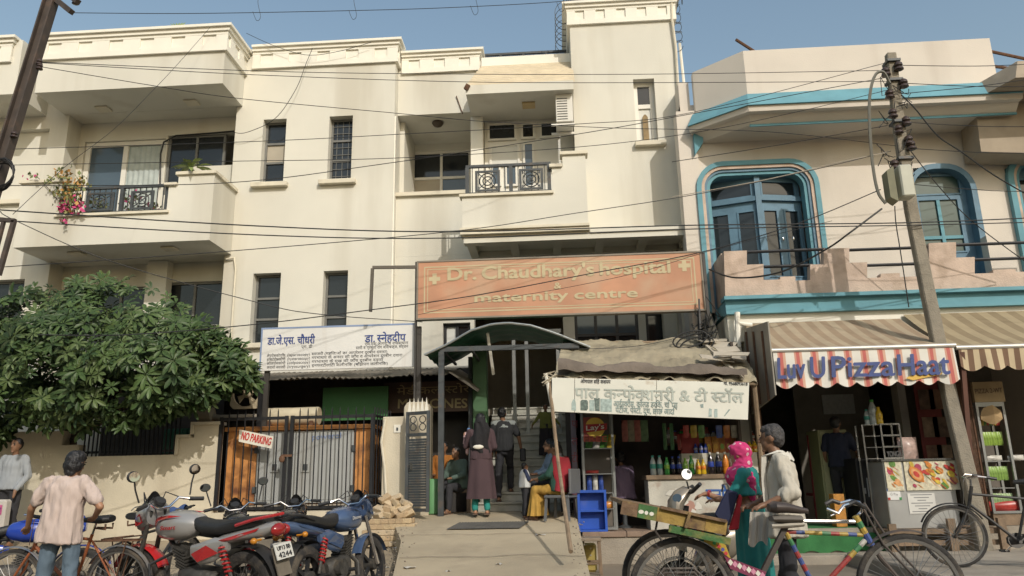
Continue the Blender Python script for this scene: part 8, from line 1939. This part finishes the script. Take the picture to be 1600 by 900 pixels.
    if hair_kind != 'none':
        hm_ = hair or M_hair
        Hh = [('e', hd+hq@Vector((0,-.028,.040))*k, (.084*k,.094*k,.088*k), hq)]
        if hair_kind == 'shaggy': Hh += [('e', hd+hq@Vector((0,-.055,-.02))*k, (.085*k,.06*k,.095*k), hq), ('e', hd+hq@Vector((0,-.045,-.09))*k, (.062*k,.045*k,.06*k), hq), ('e', hd+hq@Vector((-.055,-.02,-.02))*k, (.035*k,.06*k,.07*k), hq), ('e', hd+hq@Vector((.055,-.02,-.02))*k, (.035*k,.06*k,.07*k), hq), ('e', hd+hq@Vector((0,-.01,.065))*k, (.09*k,.09*k,.065*k), hq)]
        elif hair_kind == 'long': Hh += [('e', hd+hq@Vector((0,-.06,-.03))*k, (.09*k,.055*k,.12*k), hq), ('c', hd+Vector((0,-.07,-.1))*k, hd+Vector((0,-.11,-.42))*k, .07*k, .045*k)]
        elif hair_kind == 'bushy': Hh += [('e', hd+hq@Vector((0,-.055,.0))*k, (.082*k,.062*k,.085*k), hq), ('e', hd+hq@Vector((0,.005,.075))*k, (.075*k,.075*k,.045*k), hq)]
        else: Hh += [('e', hd+hq@Vector((0,-.055,-.0))*k, (.074*k,.052*k,.075*k), hq)]
        blob('hair', Hh, hm_, root, .010, amp=.010*k, freq=50, stretch=(1,1,.5), smooth=1, seed=3)
    if sandals:
        b = B()
        for s in 'LR':
            a = j['ank'+s]; t = j['toe'+s].normalized(); c = a+t*.055*k; c.z = a.z-.085*k+.012*k
            b.cbox(c, (.085*k,.25*k,.02*k), Matrix.Rotation(math.atan2(-t.x, t.y),3,'Z')); b.tube([c+t*.04*k+Vector((-.04*k,0,0)), c+t*.05*k+Vector((0,0,.055*k)), c+t*.04*k+Vector((.04*k,0,0))], .010*k, 6)
        o = b.obj('sandals', mat('brown_sandal',(.10,.06,.04),.6), None, smooth=True, bevel=0); o.parent = root
    if extra: extra(root, j, k)
    return root
def ppos(px, Y, z): return (PX(px, 800, Y), Y, z)
def cloth(name, parent, nu, nv, fn, m): b = B(); b.grid(nu, nv, fn); o = b.obj(name, m, None, smooth=True); o.parent = parent; return o
random.seed(55)
# 1 man in pale pink T-shirt
M_pt = mat('pale_pink_cotton', (.52,.42,.37), .9, var=.06, bump=.1, bscale=90); M_jean = mat('faded_blue_denim', (.12,.17,.22), .85, var=.3, scale=5, bump=.15, bscale=90)
person('man in pale pink T-shirt and faded jeans seen from behind', ppos(101,7.15,0), R(4), 1.60, dict(head=(.03,.05,1.57), neck=(.01,.01,1.43), elL=(-.36,.04,1.14), wrL=(-.47,.20,.95), hdL=(-.5,.7,-.3), elR=(.37,-.04,1.14), wrR=(.22,.16,1.03), hdR=(-.6,.8,-.05), hipL=(-.09,0,.9), ankL=(-.22,-.06,.085), kneL=(-.16,.04,.49), pel=(-.03,0,.92), waist=(-.02,0,1.06), kneR=(.10,.05,.49)), SKIN2, M_pt, 'short', M_jean, hair_kind='shaggy', voxel=.011, loose=1.10, hem=(-.03,0,.84), head_turn=(-.25,-.25))
# 2 man in grey shirt by the wall
def bag2(root, j, k):
    b = B(); b.cbox((-.05,.32,.50),(.38,.16,.46)); o = b.obj('sack', mat('pale_sack',(.45,.42,.38),.8,var=.15), None, bevel=.03); o.parent = root
    b = B(); b.cbox((-.05,.405,.58),(.30,.006,.14)); q = b.obj('pink_print', mat('pink_print',(.42,.08,.2),.7,var=.3), None); q.parent = o
    text_on('lettering', 'जगद~मबा', M_bluet, o, V(.09,.41,.55), V(-.19,.41,.55), .07, up=(0,0,1), normal=(0,1,0), bold=.02)
person('man in grey shirt standing in tree shade against the wall', ppos(12,11.75,.37), R(180), 1.66, dict(elL=(-.26,.0,1.10), wrL=(-.18,.14,.88), elR=(.25,.02,1.12), wrR=(.15,.16,.90)), SKIN, mat('grey_blue_shirt',(.30,.32,.34),.9,var=.08), 'long', mat('dark_trousers',(.03,.03,.035),.9), voxel=.014, fingers=False, extra=bag2)
# 3 woman in brown kurta carrying a child
M_brk = mat('brown_purple_kurta', (.068,.04,.045), .9, var=.15, bump=.1, bscale=80); M_tealt = mat('teal_cotton', (.02,.23,.20), .85, var=.15)
def kurta(root, j, k):
    def f(u, v):
        a = 2*math.pi*u; r = (.155+.075*v)*k; fo = 1+(.01+.05*v)*math.sin(a*7+1)+.03*v*math.sin(a*4); z = 1.15*k-(1.15-.26)*k*v
        return Vector((r*1.12*fo*math.cos(a), r*.86*fo*math.sin(a), z))
    cloth('kurta', root, 61, 18, f, M_brk)
    def sh(u, v):
        a = -.1+3.34*u; r = .125*k*(1+.10*math.sin(v*9+u*5)); 
        if v < .3: t = v/.3; return Vector((.098*k*math.cos(a)*(.35+.65*math.sin(t*1.57)), -.02*k-.115*k*math.sin(a)*math.sin(t*1.57)-.01, 1.70*k-.16*k*t))
        t = (v-.3)/.7; w_ = .10+.05*math.sin(t*2.2)
        return Vector((w_*k*1.2*math.cos(a)+.02*math.sin(t*7), -.03*k-(.11+.03*math.sin(t*3))*k*math.sin(a)-.015*math.sin(a*6+t*5), 1.54*k-.52*k*t))
    cloth('head_shawl', root, 30, 30, sh, mat('black_net_shawl',(.015,.014,.016),.9,var=.4,scale=30))
    b = B(); b.ell((-.03,-.155,1.03),(.085,.02,.035)); o = b.obj('white_pouch', M_signw, None, smooth=True); o.parent = root
wz = .722
person('woman in long brown tunic and teal trousers holding a small child', ppos(752,12.25,wz), R(3), 1.56, dict(elL=(-.26,.05,1.15), wrL=(-.14,.22,1.22), elR=(.24,-.02,1.12), wrR=(.14,.16,1.05)), SKIN2, M_brk, 'long', M_tealt, voxel=.013, fingers=False, hem=(0,0,.95), loose=1.04, hair_kind='short', extra=kurta)
person('baby in blue cap and pink top on the shoulder of the woman', ppos(733,12.42,wz+.76), R(200), .62, dict(head=(0,.02,1.50), kneL=(-.12,.25,.75), kneR=(.12,.25,.75), ankL=(-.12,.2,.5), ankR=(.12,.2,.5), elL=(-.25,.2,1.3), wrL=(-.2,.45,1.4), elR=(.25,.2,1.2), wrR=(.2,.4,1.2)), SKIN2, mat('baby_pink',(.55,.36,.36),.9), 'long', mat('baby_pink',(.55,.36,.36)), hair=mat('baby_blue_knit',(.10,.20,.38),.9,var=.2), voxel=.012, fingers=False, sandals=False, bulk=1.45)
# 4 man climbing the steps
M_dg = mat('charcoal_shirt',(.02,.021,.023),.9,var=.15); M_gb = mat('grey_yoke',(.24,.26,.25),.9)
def yoke(root, j, k):
    blob('shoulder_yoke', [('c', j['shL'], j['shR'], .07*k,.07*k), ('e', j['chest']+Vector((0,0,.05*k)), (.172*k,.124*k,.085*k))], M_gb, root, .013, amp=.006, smooth=3)
    b = B(); b.cbox((.33,.0,.78),(.10,.05,.22)); o = b.obj('carry_bag', M_black, None, bevel=.015); o.parent = root
person('man in black shirt with grey shoulders climbing the marble steps', ppos(789,13.47,.877), R(0), 1.62, dict(head=(-.03,.06,1.57), ankR=(.10,.24,.24), kneR=(.10,.22,.60), elR=(.28,.02,1.12), wrR=(.32,.08,.88), ankL=(-.10,-.1,.085)), SKIN, M_dg, 'short', mat('dark_trousers',(.03,.03,.035)), voxel=.013, fingers=False, extra=yoke)
# 5 girl on the steps
person('small girl in yellow green top with arms spread on the steps', ppos(857,14.62,1.657), R(185), .98, dict(elL=(-.30,.02,1.2), wrL=(-.46,.1,1.0), elR=(.30,.02,1.2), wrR=(.46,.1,1.0)), SKIN, mat('yellow_green_top',(.19,.20,.05),.9,var=.2), 'long', mat('dark_skirt',(.03,.025,.03),.9), 'skirt', voxel=.012, fingers=False, bulk=1.15)
# 6 seated woman in mustard salwar, on a chair
SIT = dict(pel=(0,0,.50), waist=(0,.01,.63), chest=(0,.03,.84), neck=(0,.04,1.0), head=(0,.09,1.14), hipL=(-.09,.02,.48), hipR=(.09,.02,.48), kneL=(-.11,.42,.49), kneR=(.11,.42,.49), ankL=(-.11,.44,.085), ankR=(.11,.40,.085), shL=(-.16,.02,.96), shR=(.16,.02,.96), elL=(-.22,.12,.72), elR=(.22,.12,.72), wrL=(-.10,.34,.66), wrR=(.10,.34,.66), hdL=(.1,1,-.1), hdR=(-.1,1,-.1))
def chair_at(name, label, pos, face, m, h=.40):
    t = bpy.data.objects.new(name, None); COL.objects.link(t); t.location = pos; t.rotation_euler = (0,0,face); tag(t, label, 'chair')
    def prt(n, fn, bv=.008): b = B(); fn(b); o = b.obj(n, m, None, bevel=bv); o.parent = t
    prt('seat', lambda b: b.box(-.21,.21,-.20,.20,h-.04,h)); prt('backrest', lambda b: b.box(-.21,.21,-.24,-.205,h+.02,h+.38))
    for sx in (-1,1):
        for sy in (-1,1): prt('leg', lambda b: b.bar((sx*.18,sy*.17,h-.041),(sx*.20,sy*.19,.0),.035), 0)
M_must = mat('mustard_cotton', (.40,.235,.045), .85, var=.15, scale=8)
def shawl(root, j, k):
    def f(u, v): a = -1.9+3.8*u; r = (.20+.03*math.sin(v*6+u*9))*k; return Vector((r*math.sin(a)*1.08, .0-.75*r*math.cos(a)*.9, 1.02*k-.55*k*v-.03*math.cos(a)))
    cloth('red_shawl', root, 26, 20, f, mat('red_shawl',(.28,.02,.03),.9,var=.2))
    def g(u, v): a = 2*math.pi*u; r = (.10+.055*v)*k*(1+.10*math.sin(a*9)*v); return Vector((r*1.5*math.cos(a), (.42+.0*v)*k+r*math.sin(a)*1.0, .50*k-.42*k*v))
    cloth('salwar', root, 60, 14, g, M_must)
person('seated woman in mustard trousers with dark green top and red shawl', ppos(878,11.85,ramp_z(11.85)), R(68), 1.58, SIT, SKIN, mat('dark_green_top',(.02,.07,.05),.9), 'long', M_must, voxel=.013, fingers=False, loose=1.05, hem=(0,.02,.5), hair_kind='long', extra=shawl, head_turn=(0,-.35))
chair_at('plastic_chair', 'grey plastic chair under the woman in mustard trousers', ppos(878,11.85,ramp_z(11.85)), R(68), mat('grey_chair_plastic',(.13,.135,.14),.5), .37)
SIT2 = dict(SIT)
person('seated person in pale blue shirt behind the woman in mustard', ppos(868,12.45,.722), R(110), 1.55, SIT2, SKIN, mat('pale_blue_shirt',(.22,.28,.35),.9), 'long', mat('dark_trousers',(.03,.03,.035)), voxel=.015, fingers=False)
chair_at('plastic_chair', 'dark plastic chair under the person in pale blue', ppos(868,12.45,.722), R(110), mat('dark_chair_plastic',(.05,.05,.055),.5), .36)
# 7 toddler
def navy(root, j, k): blob('navy_sleeves', [('c', j['shL'], j['shL'].lerp(j['elL'],.9), .07*k,.066*k), ('c', j['shR'], j['shR'].lerp(j['elR'],.9), .07*k,.066*k)], mat('navy_cotton',(.02,.03,.07),.9), root, .012, smooth=2)
person('toddler in white top with navy sleeves beside the seated woman', ppos(821,12.1,ramp_z(12.1)), R(-80), .86, dict(head=(0,.02,1.52), elL=(-.22,.12,1.1), wrL=(-.14,.34,1.15), elR=(.22,.12,1.1), wrR=(.14,.34,1.15)), SKIN, mat('white_tee',(.55,.56,.55),.9), 'short', mat('dark_trousers',(.03,.03,.035)), voxel=.012, fingers=False, bulk=1.3, extra=navy)
# 8 two people waiting on the dim bench
person('seated person in orange shirt on the dim bench by the column', ppos(694,13.35,.722), R(175), 1.6, SIT2, SKIN, mat('orange_brown_shirt',(.32,.12,.02),.9), 'long', mat('dark_trousers',(.03,.03,.035)), voxel=.016, fingers=False, bulk=1.15)
person('seated person wrapped in grey green shawl by the column', ppos(716,12.95,.722), R(150), 1.45, SIT2, SKIN, mat('grey_green_shawl',(.08,.12,.10),.9), 'long', mat('dark_trousers',(.03,.03,.035)), voxel=.016, fingers=False, bulk=1.1, loose=1.1)
bn = thing('bench', 'long dark bench in the shade behind the steel post', 'bench', (PX(700,790,13.2),13.2,.72)); x = PX(702,790,13.2)
b = B(); b.box(x-.5,x+.42,12.85,13.5,1.05,1.09); b.obj('seat', M_wood, bn)
for sx in (-.42,.36):
    for y in (12.95,13.4): b = B(); b.box(x+sx-.03,x+sx+.03,y-.03,y+.03,.72,1.049); b.obj('leg', M_wood, bn)
simple('gas_drum', 'pale green upright drum beside the steel post', 'drum', lambda b: b.lathe([(.10,0),(.13,.02),(.13,.52),(.10,.56)], 16, (PX(677,780,12.6),12.65,.72)), mat('pale_green_drum',(.13,.32,.14),.6,var=.15), smooth=True)
# 9 shopkeeper turned away
person('shopkeeper in purple shirt seated behind the glass cabinet', ppos(976,12.75,.46), R(20), 1.62, SIT, SKIN, mat('purple_shirt',(.15,.11,.17),.9,var=.1), 'long', mat('navy_trousers',(.02,.025,.06),.9), voxel=.015, fingers=False, bulk=1.15)
simple('stool', 'round stool under the shopkeeper', 'stool', lambda b: (b.lathe([(.16,.36),(.17,.38),(.16,.40)],16,ppos(976,12.75,.46)), b.lathe([(.12,0),(.12,.02),(.04,.05),(.04,.36)],12,ppos(976,12.75,.46))), M_iron, smooth=True)
# 10 cook in the pizza shop
person('cook in dark navy shirt standing inside the pizza shop', ppos(1322,12.75,.47), R(-35), 1.66, dict(elR=(.26,.1,1.12), wrR=(.2,.3,1.1)), SKIN, mat('navy_shirt',(.02,.025,.05),.9,var=.15), 'short', mat('dark_trousers',(.03,.03,.035)), voxel=.015, fingers=False)
# 11 rickshaw man
M_kurta = mat('off_white_kurta', (.50,.46,.38), .9, var=.07, bump=.12, bscale=90)
def gamcha(root, j, k):
    n = j['neck']; M_g = mat('white_towel',(.60,.57,.50),.95,var=.06)
    for s, x0 in ((-1,-.085),(1,.085)):
        def f(u, v): 
            if v < .25: t = v/.25; return Vector((x0*k*(.4+.6*t)+(u-.5)*.10*k*t, -.085*k*(1-t)+.02*k+.035*math.sin(u*12)*.3, n.z-.0+.035*k*math.sin(t*2.6)+.015*math.sin(u*15)))
            t = (v-.25)/.75; return Vector((x0*k+(u-.5)*.13*k+.015*math.sin(t*4+s), .115*k+.02*math.sin(u*14+1)+.04*k*math.sin(t*2.8)*.6, n.z+.01-(.52 if s < 0 else .44)*k*t))
        cloth('towel', root, 20, 24, f, M_g)
    def c2(u, v): a = math.pi*1.1*u-math.pi*.05; return Vector(((.095+.03*v)*k*math.cos(a), -.02*k-(.075+.03*v)*k*math.sin(a), n.z+.03*k-.07*k*v+.008*math.sin(a*9)))
    cloth('towel', root, 26, 6, c2, M_g)
    b = B(); b.tube([n+Vector((.055*k,.06*k,.0)), n+Vector((.06*k,.09*k,-.08*k)), n+Vector((0,.12*k,-.15*k)), n+Vector((-.06*k,.09*k,-.08*k)), n+Vector((-.055*k,.06*k,0))], .005, 5); o = b.obj('collar', M_kurta, None); o.parent = root
man = person('rickshaw man in off white kurta with a towel round his neck', ppos(1226,6.75,0), R(72), 1.66, dict(head=(0,.055,1.585), neck=(0,.01,1.43), elL=(-.26,-.10,1.13), wrL=(-.30,.14,1.03), hdL=(-.15,1,-.25), elR=(.20,.06,1.12), wrR=(.10,.26,1.02), hdR=(-.5,1,-.1), ankL=(-.10,-.12,.085), ankR=(.10,.14,.085)), SKIN, M_kurta, 'rolled', mat('dark_trousers',(.03,.03,.035)), hair=M_ghair, hair_kind='bushy', voxel=.011, loose=1.08, hem=(0,-.01,.80), extra=gamcha, head_turn=(0,-.05), curls=(.9,.9))
b = B(); b.grid(16, 16, lambda u, v: P(1172+30*u-3*v, 800+50*v+5*math.sin(u*7)*v, 6.3)+V(0,.012*math.sin(u*16),0)); o = b.obj('hanging_cloth', mat('grey_rag',(.46,.43,.37),.9,var=.15), None, smooth=True); tag(o, 'pale grey cloth hanging below the rickshaw saddle', 'cloth')
# 12 woman in pink scarf and teal sari
M_sari = mat('teal_sari', (.015,.20,.185), .7, var=.15, scale=6, bump=.1, bscale=60)
def polka(name, base, dot):
    m = bpy.data.materials.new(name); m.use_nodes = True; n = m.node_tree.nodes; l = m.node_tree.links; b = n['Principled BSDF']; b.inputs['Roughness'].default_value = .85
    tc = n.new('ShaderNodeTexCoord'); vo = n.new('ShaderNodeTexVoronoi'); vo.inputs['Scale'].default_value = 17; vo.inputs['Randomness'].default_value = .35; l.new(tc.outputs['Object'], vo.inputs[0])
    r = n.new('ShaderNodeValToRGB'); r.color_ramp.interpolation = 'CONSTANT'; r.color_ramp.elements[0].color = (*dot,1); r.color_ramp.elements[1].position = .32; r.color_ramp.elements[1].color = (*base,1); l.new(vo.outputs['Distance'], r.inputs[0]); l.new(r.outputs[0], b.inputs['Base Color']); return m
M_polk = polka('pink_polka_scarf', (.52,.035,.15), (.60,.40,.42))
def sari(root, j, k):
    hd = j['head']
    blob('head_scarf', [('e', hd+Vector((0,-.02,.03))*k, (.094*k,.112*k,.108*k)), ('e', hd+Vector((0,-.04,-.08))*k, (.09*k,.09*k,.10*k)), ('c', hd+Vector((0,-.02,-.13))*k, j['chest']+Vector((0,.0,.10*k)), .095*k,.115*k), ('e', j['chest']+Vector((-.04,.02,.09))*k, (.19*k,.15*k,.12*k)), ('c', j['chest']+Vector((-.10,-.09,.05))*k, j['chest']+Vector((-.10,-.10,-.12))*k, .055*k,.035*k), ('e', hd+Vector((0,.055,.075))*k, (.07*k,.05*k,.03*k))], M_polk, root, .010, amp=.013, freq=16, stretch=(1,1,1), smooth=2)
    b = B(); b.tube([j['waist']+Vector((.148*k*math.cos(t*.35),.108*k*math.sin(t*.35),-.055*k)) for t in range(18)], .018*k, 6, closed=True); o = b.obj('waist_fold', mat('silver_grey_cloth',(.35,.35,.33),.7), None, smooth=True); o.parent = root
    for kk in range(2): b = B(); b.tube([j['wrL']+Vector((.030*math.cos(t*.5),.0+.012*kk-.03,.030*math.sin(t*.5))) for t in range(13)], .004, 5, closed=True); o = b.obj('bangle', P_red, None, smooth=True); o.parent = root
person('woman in pink polka dot headscarf and teal sari beside the rickshaw', ppos(1172,7.3,0), R(62), 1.55, dict(pel=(0,0,.93), chest=(0,.03,1.26), neck=(0,.04,1.42), head=(0,.06,1.565), elL=(-.22,.13,1.10), wrL=(-.20,.36,1.19), hdL=(.1,1,-.2), elR=(.20,.16,1.12), wrR=(.12,.34,1.12), hdR=(0,1,0)), SKIN2, M_sari, 'short', M_sari, 'skirt', hair_kind='none', voxel=.012, loose=.93, bulk=1.12, hem=(0,.03,1.20), extra=sari)
bgx = thing('shopping_bag', 'navy and red cloth shopping bag carried by the woman in pink', 'bag', tuple(P(1140,830,7.1)))
q = [P(1146,762,7.05), P(1166,775,7.05), P(1152,826,7.05), P(1118,810,7.05)]
def bagp(name, pts, m): b = B(); n = len(pts); b.add(list(pts)+[v+V(.02,.10,0) for v in pts], [tuple(range(n)), tuple(range(2*n-1,n-1,-1))]+[(i,i+n,(i+1)%n+n,(i+1)%n) for i in range(n)]); return b.obj(name, m, bgx, bevel=.012)
bagp('body', [P(1136,764,7.05),P(1154,770,7.05),P(1146,800,7.05),P(1136,828,7.05),P(1116,804,7.05)], mat('navy_canvas',(.014,.018,.055),.8,var=.15)); bagp('red_gusset', [P(1155,771,7.07),P(1160,776,7.07),P(1154,828,7.07),P(1138,829,7.07),P(1147,800,7.07)], mat('red_canvas',(.42,.02,.03),.8))
for kk in (0,1): b = B(); b.tube([P(1140,766,7.05+.08*kk), P(1136,756,7.06), P(1130,757,7.05), P(1128,768,7.05+.08*kk)], .008, 5); b.obj('handle', M_black, bgx)
# ================================================================ litter, stones and cracks on the ground
random.seed(77)
M_stone = mat('grey_gravel', (.26,.22,.17), .95, var=.3, scale=20)
b = B()
def gz(x, y): return max(apron_z(x,y) if y > 7.9 and x < -1.6 else -.02, 0)
for k in range(900):
    y = random.uniform(8.0, 12.3); x = random.uniform(-4.2,-1.9) if random.random() < .5 else random.uniform(-11,-2)
    z = gz(x, y)
    r = random.choice((.006,.008,.012,.018)); c = V(x, y, z+r*.3)
    M_ = Euler((random.random()*6,random.random()*6,0)).to_matrix()
    b.add([c+M_@V(*v)*r for v in ((1,0,0),(-1,.2,0),(0,1,.1),(0,-1,0),(0,.1,.8),(.1,0,-.8))], [(0,2,4),(2,1,4),(1,3,4),(3,0,4),(2,0,5),(1,2,5),(3,1,5),(0,3,5)])
for k in range(260):
    y = random.uniform(7.6, 12.2); t = random.random(); x = -2.0-.1*(y-8)+random.gauss(0,.12) if t < .6 else .2+random.gauss(0,.06); r = random.choice((.005,.008,.014)); c = V(x, y, ramp_z(y)+r*.4)
    b.add([c+V(*v)*r for v in ((1,0,0),(-1,.2,0),(0,1,.1),(0,-1,0),(0,.1,.8),(.1,0,-.8))], [(0,2,4),(2,1,4),(1,3,4),(3,0,4),(2,0,5),(1,2,5),(3,1,5),(0,3,5)])
o = b.obj('gravel', M_stone, None); o['kind'] = 'stuff'
M_pap = mat('litter_paper', (.55,.52,.46), .9, var=.15)
for k, (px, py) in enumerate(((617,838),(600,858),(640,880),(700,884),(590,872),(845,846),(780,878))):
    Y_ = 11.2-(py-838)*.05; x = PX(px, py, Y_); z = ramp_z(Y_) if x > -2.3 else gz(x, Y_)
    s_ = random.uniform(.03,.07); b = B(); b.grid(4, 4, lambda u, v: (x+(u-.5)*s_*2, Y_+(v-.5)*s_, z+.012+.012*math.sin(u*7+k)*math.cos(v*5))); o = b.obj('litter', M_pap, None, smooth=True); tag(o, 'scrap of pale litter lying on the ground near the ramp', 'litter', 'litter scraps near the ramp')
# expansion joints and cracks cut across the ramp as dark grooves
M_crk = mat('crack_dirt', (.11,.09,.07), .95)
cr = thing('ramp_crack', 'thin meandering crack across the cement ramp', 'crack', (-1, 9.4, ramp_z(9.4)), 'cracks in the ramp')
for (x0, x1, yy) in ((-2.0,.25,9.6),(-2.2,.2,10.9)):
    b = B(); n = 40; vs = []; fs = []
    for i in range(n+1):
        x = x0+(x1-x0)*i/n; y = yy+.10*noise.noise(Vector((x*2.2, yy, 1)))+.03*noise.noise(Vector((x*11, yy, 4))); w_ = .006+.005*abs(noise.noise(Vector((x*7,yy,2)))); z0_, z1_ = ramp_z(y-w_)+.013, ramp_z(y+w_)+.013
        vs += [(x, y-w_, z0_), (x, y+w_, z1_)]
    b.add(vs, [(2*i,2*i+2,2*i+3,2*i+1) for i in range(n)]); b.obj('groove', M_crk, cr, fix=False)
for o in WORLD_ROOTS:
    if '_w' in o: del o['_w']
for o in list(bpy.data.objects):
    if '_w' in o: del o['_w']
